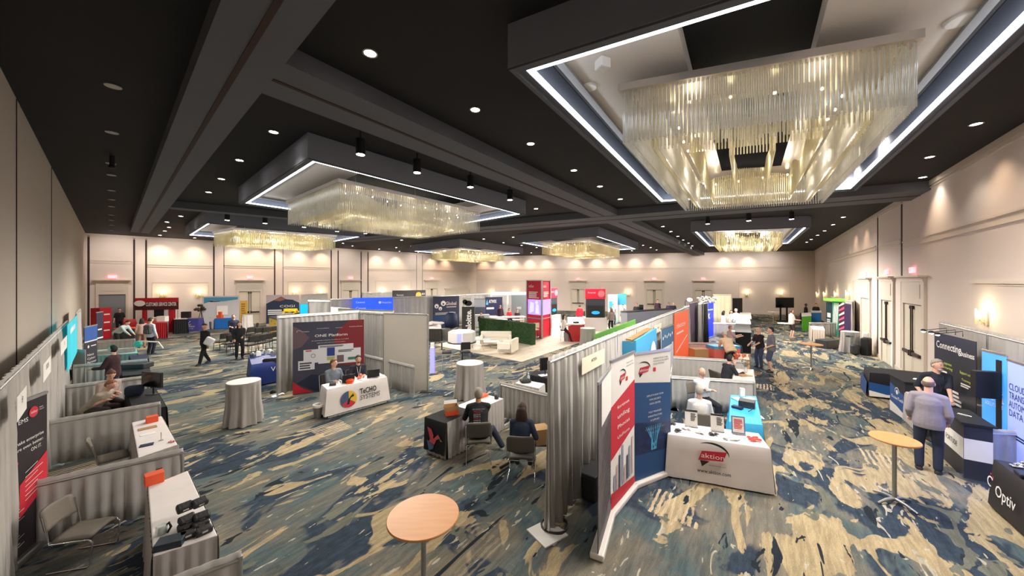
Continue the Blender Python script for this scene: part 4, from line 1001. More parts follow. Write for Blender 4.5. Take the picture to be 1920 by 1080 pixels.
p = P(302, 826, .76); tag(MB().tube((0, 0, 0), (0, 0, .15), .006).tube((0, 0, 0), (0, 0, .01), .03).build('small_stand', M['alu'], loc=p), 'thin upright card holder on the second white table', 'holder')
# chairs
ca = chair('nearest grey stacking chair with chrome legs, left corner', xy(P(160, 1046)), math.atan2(.3, 1)-PI/2, seat=M['seat'], kind='sled'); ca.scale = (.88, .88, .88)
chair('grey stacking chair behind the second white table', xy(P(212, 893)), 1.1-PI/2-.2, seat=M['seat'], kind='sled')
# table of the seated pair with monitor
tC = quad((236, 735), (290, 726), (312, 762), (250, 772)); skirted_table(tC, 'black covered table with a monitor beside the seated pair', top=M['blackcloth'], skirt=M['blackcloth'])
f = frame2(P(270, 737, .76), P(306, 741, .76), .95, 1.32); r = monitor(f, 0, f.w, 0, f.h, 'black desktop monitor seen from behind on the black table'); k = MB(); k.tube(f.at(f.w/2, 0, -.0), f.at(f.w/2, -.19, 0), .02); c = f.at(f.w/2, -.185, 0); k.box((c.x, c.y, .765), (.24, .18, .012)); k.build('monitor_stand', M['black'], r)
p = P(252, 742, .76); box_thing('backpack', 'dark blue bag standing behind the monitor', 'bag', p, .76, (.34, .22, .26), .6, mat('dark_blue_fabric', C255(32, 40, 62), .9), bevel=.08)
person('person sitting at the rail with brown hair and pale patterned top', P(196, 791), (.75, -.2), (186, 168, 160), (60, 52, 50), hair=(92, 58, 40), hairstyle='bun', pose='sit', lean=.45, sleeves='short', seat=.5, hands=[(-.1, .35, .75), (.12, .4, .75)], hd=(.3, .3))
person('person in a pale shirt leaning low beside the first, reddish hair', P(171, 806), (.8, .2), (168, 156, 142), (70, 64, 60), hair=(140, 92, 62), hairstyle='short', pose='sit', lean=.7, sleeves='short', seat=.42)
# man in maroon sweater looking at phone and dark banner behind
person('man in a dark maroon sweater and jeans, standing in the left booth', P(212, 758), (-1, -.25), (62, 36, 42), (84, 92, 116), hair=(28, 24, 26), sleeves='long', hands=[(-.16, .36, 1.1), (.14, .36, 1.08)], hd=(0, -.4), height=1.74)
f = frame2(P(155, 640, 1.2)*1, P(183, 652, 1.2), 0, 2.1)
a = xy(P(158, 728)); b = xy(P(182, 717)); f = frame2(a, b, .0, 2.06)
def paint(fr, r):
    w_, h_ = fr.w, fr.h
    rect(fr, r, 0, w_, h_-.52, h_, M['blue']); rect(fr, r, 0, w_, h_-.54, h_-.50, M['paper'], .006)
    k = MB(); disc(k, fr, w_*.3, h_-.70, .05, .005); flat(k, fr, [(w_*.5, h_-.71), (w_*.9, h_-.71), (w_*.9, h_-.68), (w_*.5, h_-.68)], .005); k.build('logo_disc', M['paper'], r)
    for j, s in enumerate(('Navy', 'Cyber', 'Partner', 'Solutions')): txt(s, fr, w_*.2, h_-1.02-j*.13, .075, M['paper'], r, w=min(w_*.72, .1*len(s)))
    k = MB()
    for j in range(5): flat(k, fr, [(w_*.25, .5-j*.09), (w_*.85, .5-j*.09), (w_*.85, .55-j*.09), (w_*.25, .55-j*.09)], .005)
    k.build('print_lines', M['paper'], r); return colm('dark_slate_print', 36, 36, 52)
banner_roll(f, 'dark banner with a blue top panel and white words beside the man in maroon', paint)
a = xy(P(181, 672)); b = xy(P(193, 668)); f = frame2(a, b, 0, 2.15)
banner_roll(f, 'narrow dark banner behind the blue topped banner', lambda fr, r: (rect(fr, r, .1, fr.w-.1, 1.3, 1.36, M['paper']), rect(fr, r, .0, fr.w, .9, .96, M['paper']), colm('ink_print', 44, 42, 66))[2])
# teal lit banner and leaning card
a, b = onleft(127, .40), onleft(145, .40); f = frame2(a, b, 1.3, 2.5)
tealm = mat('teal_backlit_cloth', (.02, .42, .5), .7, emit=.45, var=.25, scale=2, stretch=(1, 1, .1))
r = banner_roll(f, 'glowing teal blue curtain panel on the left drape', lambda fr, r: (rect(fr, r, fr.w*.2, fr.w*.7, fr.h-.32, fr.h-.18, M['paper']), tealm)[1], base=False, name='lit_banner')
ld = bpy.data.lights.new('teal_glow', 'AREA'); ld.energy = 5; ld.color = (.1, .9, 1); ld.size = 1; lo = bpy.data.objects.new('teal_glow', ld); COL.objects.link(lo); lo.location = f.at(f.w/2, 1.3, .5); lo.rotation_euler = (Vector((.8, .2, -.8))).to_track_quat('-Z', 'Y').to_euler(); lo.parent = r
a, b = xy(P(136, 735)), xy(P(154, 737)); f = Fr(Vector((a.x, a.y, .0)), b-a, Vector((-.16, .12, 1))); f.w = .62; f.h = 1.35
r = thing('display_board', 'plain grey board leaning behind the low rail on the left', 'board'); MB().slab(f, 0, .62, .1, 1.4, -.02, 0).build('board_panel', colm('pale_grey_board', 168, 164, 164), r); MB().tube(f.at(.3, .9, .0), f.at(.3, .0, .35), .015).tube(f.at(.0, .9, 0), f.at(.05, .0, .02), .012).build('easel_leg', M['black'], r)
# cluttered tables beyond
tD = quad((226, 690), (278, 686), (283, 700), (229, 705)); skirted_table(tD, 'black covered table behind the man in maroon', top=M['blackcloth'], skirt=M['blackcloth'])
box_thing('equipment_case', 'black open equipment case on the black covered table', 'case', P(255, 690, .76), .76, (.75, .4, .16), .15, M['dark'], bevel=.02)
tE = quad((242, 667), (276, 664), (279, 672), (246, 675)); skirted_table(tE, 'navy covered table left of the aisle', top=M['navy'], skirt=M['navy'])
p = P(252, 655, .76); r = thing('display_stand', 'white and teal gadget stand on the teal lit table', 'display', (p.x, p.y, 0)); k = MB(); k.path([(0, 0, .76), (.3, 0, 1.1), (.9, .1, 1.05), (1.1, .1, .78)], .03); k.build('stand_frame', M['paper'], r); MB().ell((.15, 0, .98), (.16, .12, .14)).build('teal_helmet', colm('teal_plastic', 60, 190, 180, .3), r)
tF = quad((183, 656), (255, 651), (258, 662), (183, 667)); skirted_table(tF, 'teal tinted table in the lit booth', top=colm('pale_teal_cloth', 150, 196, 192), skirt=colm('teal_cloth', 110, 160, 158))
person('person in a pale teal shirt bending over the far left table', P(228, 655), (.9, .1), (176, 196, 198), (30, 28, 30), hair=(40, 32, 28), pose='stand', lean=.9, sleeves='long', hands=[(-.1, .5, .8), (.15, .5, .8)], voxel=.025, fingers=False)
p = P(236, 622, .76); box_thing('storage_bin', 'black crate with an orange lid behind the bending person', 'crate', xy(P(240, 645)), 0, (1.0, .5, .95), .2, M['dark'], lid=.06, lidm=M['orange'])
person('man in a light blue shirt with a grey backpack, seen from behind', P(282, 664), (.1, 1), (196, 210, 226), (30, 34, 50), hair=(52, 40, 34), sleeves='long', height=1.82, voxel=.02)
r = thing('backpack', 'grey backpack worn by the man in the light blue shirt', 'bag', P(284, 664)); p = r.location.copy(); r.location = (p.x+.03, p.y-.2, 1.15); o = MB().box((0, 0, .1), (.32, .2, .46)).build('bag_body', colm('grey_bag_fabric', 74, 74, 78), r, bevel=.07); MB().box((0, -.11, .0), (.22, .06, .2)).build('front_pocket', colm('grey_bag_fabric', 74, 74, 78), r, bevel=.03)
person('person in a beige sweater and skirt next to the backpack man', P(266, 652), (-.6, .6), (190, 160, 150), (150, 118, 98), hair=(40, 28, 26), hairstyle='long', sleeves='long', height=1.6, voxel=.025, fingers=False)
person('person in black standing by the leftmost doorway', P(224, 625), (.6, -.4), (24, 24, 28), (26, 26, 30), hair=(20, 18, 18), voxel=.03, fingers=False, height=1.75)
person('person in dark red at the service booth table', P(258, 618), (.2, -1), (84, 26, 32), (30, 30, 34), hair=(150, 130, 110), voxel=.03, fingers=False, height=1.75)
# red boxes at the doorway
redc = colm('red_panel', 190, 24, 40); red2 = colm('red_table_cloth', 176, 26, 40)
a, b = xy(P(187, 637)), xy(P(209, 634)); f = frame2(a, b, 0, 1.95); r = thing('literature_cabinet', 'tall red cabinet beside the leftmost doorway', 'cabinet'); MB().slab(f, 0, f.w, 0, 1.95, -.6, 0).build('cabinet_body', redc, r)
for j in range(3): rect(f, r, f.w*.35, f.w*.85, .5+j*.5, .58+j*.5, M['paper'], name='white_label')
skirted_table(quad((231, 599), (253, 598), (256, 604), (232, 605), z=1.0), 'red covered table with papers by the doorway', top=redc, skirt=red2, h=1.0)
# service centre booth
def header_booth():
    a, b = xy(P(253, 627)), xy(P(334, 624)); f = frame2(a, b, 0, 3); L_ = f.w
    r = thing('service_booth', 'dark red service booth with a wide header sign and curtains', 'booth')
    zt, zb_ = zat(558.5, f.at(L_/2, 0).y), zat(581, f.at(L_/2, 0).y)
    MB().slab(f, 0, L_, zb_, zt, -.06, 0).build('header_sign', colm('dark_maroon_sign', 70, 20, 26), r)
    rect(f, r, 0, L_, zt-(zt-zb_)*.35, zt, redc, .01, 'header_band')
    k = MB(); disc(k, f, L_*.11, (zt+zb_)/2+.05, .2, .012, ru=.3); k.build('logo_disc', M['paper'], r)
    txt('CUSTOMER SERVICE CENTER', f, L_*.25, (zt+zb_)/2-.14, .24, M['paper'], r, w=L_*.71, d=.015, bold=.03)
    for u in (.03, L_-.03): MB().tube(f.at(u, 0, -.03), f.at(u, zt, -.03), .03).build('upright_post', M['alu'], r)
    for u0, u1, m in ((.15, .27, redc), (.27, .42, M['whitecloth']), (.42, .66, M['blackcloth']), (.66, .76, M['whitecloth']), (.76, .93, redc)):
        k = MB(); n = 12; vs = [f.at(L_*(u0+(u1-u0)*j/n), z, -.05-.03*math.sin(j*2.4)) for z in (.05, zb_) for j in range(n+1)]; k.add(vs, [(j, j+1, n+2+j, n+1+j) for j in range(n)], 0, True); o = k.build('curtain', m, r)
        if m is not M['blackcloth']: pass
header_booth()
skirted_table(quad((262, 601), (309, 600), (313, 605), (263, 606), z=1.0), 'red skirted table before the service booth', top=redc, skirt=red2, h=1.0)
box_thing('carton', 'white carton on the red skirted table', 'box', P(290, 602, 1.0), 1.0, (.5, .3, .25), .1, M['paper']); box_thing('carton', 'larger white carton at the right of the red skirted table', 'box', P(305, 602.5, 1.0), 1.0, (.5, .3, .34), .1, M['paper'])
skirted_table(quad((325, 595.5), (350, 594.5), (352, 598), (326, 599), z=1.0), 'dark counter with electronics right of the service booth', top=M['white'], skirt=M['blackcloth'], h=1.0)
box_thing('television', 'small dark device on the dark counter', 'screen', P(349, 596, 1.0), 1.0, (.5, .25, .45), .2, M['black'])
a, b = xy(P(336, 622)), xy(P(372, 621)); f = frame2(a, b, 0, .95); r = thing('branded_table', 'purple blue fronted table with a white swirl emblem', 'table'); MB().slab(f, 0, f.w, 0, .92, -.6, 0).build('table_cover', colm('violet_blue_cloth', 78, 74, 152), r); k = MB(); band(k, f, [(f.w*.5, .5), (f.w*.46, .58), (f.w*.52, .66), (f.w*.58, .75)], .03); band(k, f, [(f.w*.46, .48), (f.w*.56, .46), (f.w*.6, .55)], .03); k.build('emblem', M['paper'], r); txt('CONSENSUS', f, f.w/2, .3, .11, M['paper'], r, w=f.w*.6, align='CENTER'); txt('technology', f, f.w/2, .18, .05, M['paper'], r, w=f.w*.5, align='CENTER')
p = P(377, 619); k = MB(); r = thing('tripod_easel', 'black tripod easel with a dark flower arrangement', 'easel', p)
for t in (0, 2.1, 4.2): MB().tube((0, 0, 1.5), (.35*math.cos(t), .35*math.sin(t), 0), .018).build('leg', M['black'], r)
k = MB(); [k.ell((R.uniform(-.35, .35), R.uniform(-.15, .15), 1.6+R.uniform(-.15, .25)), (.12, .1, .1), 6, 5) for _ in range(12)]; k.build('dark_foliage', colm('dark_brown_foliage', 70, 56, 46), r)['kind'] = 'stuff'
# pale blue backdrop booth
a, b = xy(P(379, 618)), xy(P(449, 614)); f = frame2(a, b, 0, 2.7); zt = zat(555, f.at(f.w/2, 0).y); f.h = zt
def paint(fr, r):
    w_, h_ = fr.w, fr.h; poly(fr, r, [(.1, h_-.1), (w_-.1, h_-.1), (w_-.1, h_-.28), (w_*.55, h_-.42), (w_*.3, h_-.34), (.1, h_-.55)], colm('sky_cyan_print', 70, 150, 186)); poly(fr, r, [(.3, h_-.35), (w_*.45, h_-.38), (w_*.5, h_-.42), (.5, h_-.46)], colm('black_streak', 30, 40, 50), .007)
    k = MB(); k.add([fr.at(w_*.38, 1.05, .08), fr.at(w_*.68, 1.05, .08), fr.at(w_*.68, 1.75, .08), fr.at(w_*.38, 1.75, .08)], [(0, 1, 2, 3)]); k.build('white_poster', M['paper'], r)
    return mat('pale_sky_backdrop', C255(206, 202, 204), .6, var=.12, scale=.5)
banner_roll(f, 'wide pale blue and white backdrop left of the yellow banner', paint, base=False, name='backdrop')
f = frame2(xy(P(450, 612)), xy(P(464, 611)), 0, zat(563, xy(P(457, 611)).y)); banner_roll(f, 'yellow banner with text beside the cream double door', lambda fr, r: (strokes(k := MB(), fr, fr.w*.15, fr.w*.85, fr.h*.2, fr.h*.9, n=8), k.build('print_lines', colm('ochre_print', 170, 120, 30), r), colm('yellow_print', 226, 178, 60))[2])
q = quad((402.6, 597.5), (434, 596.5), (437, 595), (405, 595.5), z=.8); skirted_table(q, 'bright blue covered table with a white pinwheel emblem', top=colm('bright_blue_cloth', 18, 104, 190), skirt=colm('bright_blue_cloth', 18, 104, 190), amp=.006, h=.8)
f = front_frame([xy(P(402.6, 617)), xy(P(434, 615.5)), xy(P(434, 610)), xy(P(402, 611))], 0, .76, .02); r = bpy.data.objects['skirted_table.%03d' % (len([o for o in bpy.data.objects if o.name.startswith('skirted_table')])-1)]
k = MB(); [disc(k, f, .45+.16*math.cos(i*PI/3), .45+.16*math.sin(i*PI/3), .06, .05) for i in range(6)]; k.build('emblem', M['paper'], r); txt('Synex', f, .75, .34, .2, M['paper'], r, w=.7, d=.05)
box_thing('gift_box', 'orange red box on the blue covered table', 'box', P(412, 596.5, .8), .8, (.4, .25, .5), 0, M['orange'])
person('hooded person in pale grey seated behind the blue table', P(397, 616), (.6, -.5), (170, 172, 182), (90, 90, 100), hair=(30, 26, 30), hairstyle='long', pose='sit', sleeves='long', voxel=.03, fingers=False, seat=.6)
cocktail_draped(P(464, 617), 'white draped cocktail table behind the woman in black', .34, 1.07, group='grey draped cocktail tables', m=M['whitecloth'])
# mountain backdrop booth with yellow counter
a, b = xy(P(499, 612)), xy(P(561, 610)); f = frame2(a, b, 0, 2.6); f.h = zat(553, f.at(f.w/2, 0).y)
def paint(fr, r):
    w_, h_ = fr.w, fr.h; poly(fr, r, [(0, h_-.7), (w_*.2, h_-.45), (w_*.45, h_-.12), (w_*.6, h_-.35), (w_*.8, h_-.4), (w_, h_-.65), (w_, 0.2), (0, .2)], colm('night_mountain_print', 34, 48, 74)); poly(fr, r, [(w_*.22, h_-.45), (w_*.45, h_-.14), (w_*.58, h_-.36), (w_*.42, h_-.5)], colm('sunlit_rock_print', 150, 96, 78), .007)
    txt('COGI', fr, w_*.4, h_-1.0, .18, M['paper'], r, w=w_*.45, d=.009); k = MB(); strokes(k, fr, w_*.05, w_*.9, .9, 1.35, .009, n=3); k.build('print_lines', M['paper'], r)
    return mat('dusk_sky_print', C255(196, 178, 182), .6, var=.1, scale=.4)
banner_roll(f, 'backdrop showing a mountain at dusk behind the yellow counter', paint, base=False, name='backdrop')
yel = colm('yellow_laminate', 236, 200, 30, .4); a, b, c, d = xy(P(504.5, 625)), xy(P(521, 632)), xy(P(568, 622)), xy(P(553, 616))
r = thing('robot_counter', 'bright yellow counter with a grey top behind the chair rows', 'counter'); k = MB(); k.prism([a, b, c, d], 0, 1.12); k.build('counter_body', yel, r); MB().prism(inset([a, b, c, d], -.04), 1.12, 1.17).build('counter_top', M['dark'], r)
f = frame2(a, b, 0, 1.1); k = MB(); [disc(k, f, f.w*u, v, .06, .01) for u, v in ((.3, .9), (.7, .8), (.35, .4), (.75, .5))]; k.build('black_dots', M['black'], r)
p = P(545, 588, 1.17); r = thing('robot_dog', 'yellow four legged robot lying on the yellow counter', 'robot', (p.x, p.y, 1.17), .1); MB().box((0, 0, .26), (.9, .34, .24)).build('robot_body', yel, r, bevel=.06); [MB().path([(sx*.32, sy*.2, .22), (sx*.5, sy*.24, .12), (sx*.28, sy*.24, .02)], .05).build('robot_leg', yel, r) for sx in (-1, 1) for sy in (-1, 1)]; MB().box((-.5, 0, .3), (.16, .26, .16)).build('robot_head', M['black'], r, bevel=.03)
f = frame2(xy(P(562, 628)), xy(P(589, 626)), 0, 2); zt = zat(570, f.o.y); r = monitor(f, 0, f.w, zt-.95, zt, 'bright blue lit monitor right of the yellow counter', m=mat('blue_screen', C255(0, 120, 225), .3, emit=1.2)); MB().tube(f.at(f.w/2, 0, -.05), f.at(f.w/2, zt-.9, -.05), .05).build('stand_pole', M['black'], r); c = f.at(f.w/2, 0, -.05); MB().box((c.x, c.y, .015), (.7, .5, .03)).build('stand_base', M['black'], r)
# walking people in the aisle
pp = person('man in black shirt and trousers walking in the aisle with a white bag', P(384, 683), (-.25, -.97), (26, 26, 30), (24, 24, 28), hair=(34, 28, 26), hairstyle='cap', pose='walk', height=1.78, skin='tan', voxel=.016, hands=[(-.26, .05, .85), (.24, .16, 1.05)], hd=(0, -.15))
r = thing('shoulder_bag', 'white cloth bag under the arm of the man in black', 'bag', P(395, 684)); p = r.location; r.location = (p.x-.02, p.y-.12, .92); MB().box((0, 0, .12), (.34, .16, .36)).build('bag_body', M['whitecloth'], r, bevel=.06); r.rotation_euler = (0, .5, .2)
person('man in a navy polo standing beside the woman in black', P(438, 650), (.6, -.6), (38, 44, 66), (32, 32, 42), hair=(70, 52, 40), height=1.78, voxel=.02, hands=[(-.1, .3, 1.1), (.12, .3, 1.1)], hd=(0, -.3))
person('woman in black with long dark hair by the chair rows', P(449, 672), (.5, -.5), (30, 28, 34), (26, 26, 30), hair=(38, 28, 28), hairstyle='long', sleeves='long', height=1.72, voxel=.016, hands=[(-.08, .28, 1.05), (.22, .2, .95)], hd=(0, -.3))
# rows of chairs
rowg = 'black row chairs facing the far corner'; pos = [(416, 655), (428, 659), (441, 663), (468, 662), (482, 659), (496, 656), (508, 652)]
for i, (x, y) in enumerate(pos):
    chair(('black row chair first from the left in the front row', 'black row chair second from the left', 'black row chair third from the left, beside the woman in black', 'black row chair right of the woman in black', 'black row chair fifth in the front row', 'black row chair sixth in the front row', 'black row chair nearest the grey drape')[i], xy(P(x, y)), math.atan2(.35, -.94)-PI/2, rowg, M['seatdark'], 'row', name='row_chair')
for i, (x, y) in enumerate([(466, 640), (480, 641), (494, 640), (506, 638), (472, 632)]):
    chair(('black chair in the second row, leftmost', 'black chair in the second row, second', 'black chair in the second row, third', 'black chair in the second row by the drape', 'black chair turned sideways behind the second row')[i], xy(P(x, y)), math.atan2(.35, -.94)-PI/2+(1.2 if i == 4 else 0), rowg, M['seatdark'], 'row', name='row_chair')
# blue covered table behind the grey drape
q = quad((467, 668), (509, 662), (526, 676), (472, 684)); bl = colm('royal_blue_cloth', 24, 50, 128); throw(q, 'royal blue cloth over the table beside the grey drape', bl, .77); plain_table(q, 'table under the royal blue cloth')
f = front_frame([q[3], q[2], q[1], q[0]], 0, .77); o = [x for x in bpy.data.objects if x.name.startswith('tablecloth')][-1]; txt('VC', f, f.w*.62, .4, .16, M['paper'], o, d=.03)
for i, (x, y) in enumerate(((474, 670), (484, 667), (494, 664), (505, 663), (512, 666))):
    p = P(x, y, .77); tag(MB().box((0, 0, .06), (.16, .12, .12)).ell((0, 0, .14), (.09, .07, .05), 8, 6).build('giveaway_pack', M['paper' if i % 2 else 'chrome'], loc=p, rz=i), ('small white giveaway pack at the left end of the blue table', 'second giveaway pack on the blue table', 'third giveaway pack on the blue table', 'fourth giveaway pack on the blue table', 'giveaway pack on the blue table nearest the drape')[i], 'pack', 'giveaway packs on the blue table')
chair('dark chair tucked at the blue table next to the grey drape', xy(P(512, 714)), .4, None, M['seatdark'], 'stack')
cocktail_draped(P(457, 793), 'nearest grey draped cocktail table, left of the round emblem table', .36, 1.07, seed=2)
# ================================================================ middle of the hall
# booth with the large slate and red backdrop
a = xy(P(519, 595, 2.44)); b = xy(P(674, 585.6, 2.44)); c = xy(P(720, 588.5, 2.44)); a = xy(P(519, 741))
drape(a, b, 2.47, 'tall silver grey drape behind the large slate and red backdrop', m=M['drape2'], step=.035, seed=11)
drape(b, c, 2.45, 'short tall drape joining the large backdrop booth to the white wall panel', m=M['drape2'], step=.035, seed=12)
g0, g1 = xy(P(684, 666.6, .9)), xy(P(777, 688, .9)); drape(g0, g1, .9, 'low grey rail between the slate backdrop booth and the white panel', m=M['drape2'], step=.03, amp=.022, seed=13)
a = xy(P(722, 740)); a = xy(P(720, 588.5, 2.5)); b = xy(P(801, 734)); f = frame2(a, b, 0, 2.52); r = thing('partition_panel', 'plain white partition panel standing right of the slate backdrop booth', 'partition'); MB().slab(f, 0, f.w, 0, 2.5, -.05, 0).build('panel', colm('off_white_panel', 214, 208, 198), r); k = MB(); k.slab(f, -.03, .0, 0, 2.52, -.06, .01); k.slab(f, f.w, f.w+.03, 0, 2.52, -.06, .01); k.slab(f, 0, f.w, 2.5, 2.53, -.06, .01); k.build('panel_frame', M['alu'], r)
k = MB(); k.box((b.x, b.y, .012), (.4, .34, .024)); k.build('foot_plate', M['dark'], r)
# large slate and red backdrop
a = xy(P(549, 741)); b = xy(P(682.5, 599, 2.3)); b = a+(b-a)*1.0; f = frame2(a, b, .0, 2.3)
def paint(fr, r):
    w_, h_ = fr.w, fr.h; rp = colm('wine_red_print', 128, 38, 46)
    poly(fr, r, [(w_, h_), (w_*.78, h_), (w_*.62, h_*.86), (w_*.55, h_*.72), (w_*.7, h_*.5), (w_*.62, h_*.36), (w_, h_*.32)], rp); poly(fr, r, [(0, .02), (0, .42), (w_*.12, .2), (w_*.28, .02)], M['red'], .005)
    poly(fr, r, [(0, h_*.62), (w_*.12, h_*.66), (w_*.22, h_*.78), (w_*.1, h_*.9), (0, h_*.95)], colm('dusty_mauve_print', 108, 88, 96), .004)
    dn = colm('deep_navy_print', 34, 40, 66); poly(fr, r, [(w_*.05, .35), (w_*.25, .6), (w_*.5, .5), (w_*.7, .62), (w_*.9, .5), (w_*.9, .1), (w_*.3, .05)], dn, .0045)
    wm = M['paper']; k = MB(); L = [(.06+.012*math.cos(t)*1, 0) for t in (0,)]
    band(k, fr, [(w_*.08+.06*math.cos(t), h_*.87+.035*math.sin(t)) for t in [x*.35 for x in range(12)]], .008); k.build('logo_outline', wm, r)
    txt('Creatio', fr, w_*.115, h_*.86, .035, wm, r, w=w_*.1); txt('Low-Code Platform', fr, w_*.32, h_*.895, .026, wm, r, w=w_*.17); txt('Automation', fr, w_*.58, h_*.895, .022, wm, r, w=w_*.1); txt('CodeAccelerate', fr, w_*.78, h_*.9, .028, wm, r, w=w_*.19)
    txt('ONE Platform', fr, w_*.29, h_*.78, .085, wm, r, w=w_*.46, bold=.01); txt('to automate industry workflows and CRM', fr, w_*.25, h_*.725, .026, wm, r, w=w_*.52); txt('with no-code and maximum freedom', fr, w_*.32, h_*.69, .024, wm, r, w=w_*.4)
    sc = colm('screen_grab_print', 226, 226, 232); rect(fr, r, w_*.34, w_*.84, h_*.40, h_*.66, sc, .006, 'screenshot'); rect(fr, r, w_*.14, w_*.34, h_*.42, h_*.61, sc, .007, 'screenshot'); rect(fr, r, w_*.07, w_*.29, h_*.33, h_*.46, sc, .009, 'screenshot'); rect(fr, r, w_*.59, w_*.95, h_*.38, h_*.59, sc, .008, 'screenshot')
    rect(fr, r, w_*.46, w_*.57, h_*.50, h_*.62, colm('indigo_print', 46, 66, 140), .010); rect(fr, r, w_*.46, w_*.57, h_*.44, h_*.49, colm('olive_print', 178, 182, 120), .010); rect(fr, r, w_*.76, w_*.93, h_*.42, h_*.46, colm('green_print', 70, 120, 100), .010); rect(fr, r, w_*.17, w_*.25, h_*.585, h_*.6, M['red'], .010); rect(fr, r, w_*.6, w_*.7, h_*.40, h_*.5, colm('mauve_print', 120, 96, 104), .010)
    k = MB(); band(k, fr, [(w_*.27+.06*math.cos(t), h_*.52+.06*math.sin(t)) for t in [x*2*PI/16 for x in range(17)]], .012, .010); strokes(k, fr, w_*.36, w_*.8, h_*.625, h_*.65, .010, n=2); strokes(k, fr, w_*.62, w_*.9, h_*.54, h_*.58, .010, n=2); strokes(k, fr, w_*.09, w_*.27, h_*.34, h_*.44, .011, n=3); k.build('print_lines', colm('dark_lines', 70, 70, 84), r)
    return mat('slate_backdrop_print', C255(66, 66, 84), .55, var=.35, scale=1.3)
r = banner_roll(f, 'large slate blue and wine red backdrop printed with white screenshots', paint, base=False, name='backdrop')
card_on(xy(P(569, 594, 2.4)), xy(P(627, 590, 2.4)), 2.18, 2.40, 'long white name card clipped over the tall drape behind the slate and wine red backdrop', 'CREATIO', off=.05)
k = MB(); p = P(512, 737); k.lathe([(.0, .0), (.09, 0), (.09, .06), (.03, .1)], n=12); tag(k.build('cable_coil', M['black'], loc=p), 'black cable heap at the foot of the silver drape', 'cable')
# emblem table with two men
q = [xy(P(614, 731, .76)), xy(P(724, 707, .76))]; q += [q[1]+(xy(P(706, 702, .76))-q[1])*1.15, q[0]+(xy(P(597, 720.5, .76))-q[0])*1.15]
fd_ = Vector((-.66, .75, 0)); q[2] = q[1]+fd_*.56; q[3] = q[0]+fd_*.56
skirted_table(q, 'skirted table beneath the white cloth with the round emblem', h=.75, skirt=M['drape2'], sides=(0, 1, 3), amp=.01)
throw(q, 'white tablecloth printed with a round yellow, red and blue emblem', M['whitecloth'], .775, z0=.1, flare=.08); to = [x for x in bpy.data.objects if x.name.startswith('tablecloth')][-1]
f = front_frame(q, 0, .775, .08); f.o = f.o+f.n*.012
k = MB(); cx, cy, rr_ = f.w*.34, f.h*.5, .215
for a0, a1, mi in ((PI*.5, PI*1.17, 0), (PI*1.17, PI*1.8, 1), (-PI*.2, PI*.5, 2)): disc(k, f, cx, cy, rr_, .006, mi, 18, a0=a0, a1=a1)
k.build('emblem_sectors', [colm('steel_blue_print', 66, 84, 118), colm('crimson_print', 198, 44, 62), colm('gold_print', 224, 184, 60)], to)
k = MB(); flat(k, f, [(cx-.06, cy-.13), (cx+.0, cy-.14), (cx+.03, cy-.02), (cx-.02, cy+.0)], .009); flat(k, f, [(cx-.03, cy-.02), (cx+.02, cy-.03), (cx+.13, cy+.14), (cx+.06, cy+.08)], .009); flat(k, f, [(cx+.05, cy+.03), (cx+.14, cy+.05), (cx+.13, cy+.12)], .009); k.build('emblem_figure', M['black'], to)
txt('TeCHO', f, f.w*.505, f.h*.58, .145, M['black'], to, w=.48, bold=.035, d=.01); txt('SYSTEMS', f, f.w*.50, f.h*.36, .13, M['black'], to, w=.58, shear=.15, d=.01)
tq = q; dm = (q[1]-q[0]).normalized()
def on_t(q, s, t, z=.785): v = quadpt(q, s, t); v.z = z; return v
laptop(on_t(q, .36, .55), .785, math.atan2(.75, -.66)-PI/2, 'dark laptop before the man in grey at the emblem table', s=.95); laptop(on_t(q, .82, .5), .785, math.atan2(.75, -.66)-PI/2-.3, 'black laptop before the man in the navy polo')
person('man in a grey plaid shirt seated at the left end of the emblem table', xy(on_t(q, .22, 1.6)), (.62, -.55), (120, 130, 140), (60, 66, 84), hair=(120, 76, 50), pose='sit', sleeves='long', lean=.15, hands=[(-.2, .3, .78), (.1, .36, .8)], voxel=.014, hd=(-.6, -.1)); 
pp = person('man in a navy polo with a white lanyard, seated at the emblem table', xy(on_t(q, .66, 1.55)), (.5, -.75), (34, 38, 50), (40, 40, 50), hair=(52, 38, 32), pose='sit', lean=.12, hands=[(-.1, .38, .82), (.2, .38, .82)], voxel=.014, beard=(90, 60, 44)); lanyard(pp)
for s, l in ((.2, 'dark chair holding the man in grey plaid'), (.66, 'dark chair holding the man in the navy polo')): p = xy(on_t(q, s, 1.62)); chair(l, p, math.atan2(-.75, .66)-PI/2, None, M['seatdark'], 'stack')
p = on_t(q, .38, .3); tag(MB().ell((0, 0, .05), (.12, .09, .06), 14, 8).box((0, -.08, .012), (.16, .12, .01)).build('cap', M['orange'], loc=p, rz=.4), 'orange cap lying on the white emblem table', 'cap')
p = on_t(q, .12, .45); box_thing('card_reader', 'small dark device at the left corner of the emblem table', 'device', p, p.z, (.16, .1, .06), .4, M['dark']); p = on_t(q, .22, .35); tag(MB().path([(-.05, 0, .01), (-.05, 0, .08), (0, 0, .12), (.05, 0, .08), (.05, 0, .01)], .014).build('headphones', M['paper'], loc=p), 'white headphones beside the orange cap', 'headphones')
p = on_t(q, .58, .6); tag(MB().ell((0, 0, .03), (.07, .06, .035), 10, 6).ell((.03, .03, .09), (.04, .05, .05)).build('plush_toy', mat('coral_plush', C255(238, 120, 100), .8), loc=p), 'small coral coloured plush toy on the emblem table', 'toy')
p = on_t(q, .92, .35); box_thing('paper_stack', 'open booklet at the right end of the emblem table', 'booklet', p, p.z, (.2, .26, .01), -.6, M['paper'])
p = on_t(q, .62, .25); box_thing('paper_sheet', 'white paper sheet before the plush toy', 'paper', p, p.z, (.26, .18, .004), -.6, M['paper'])
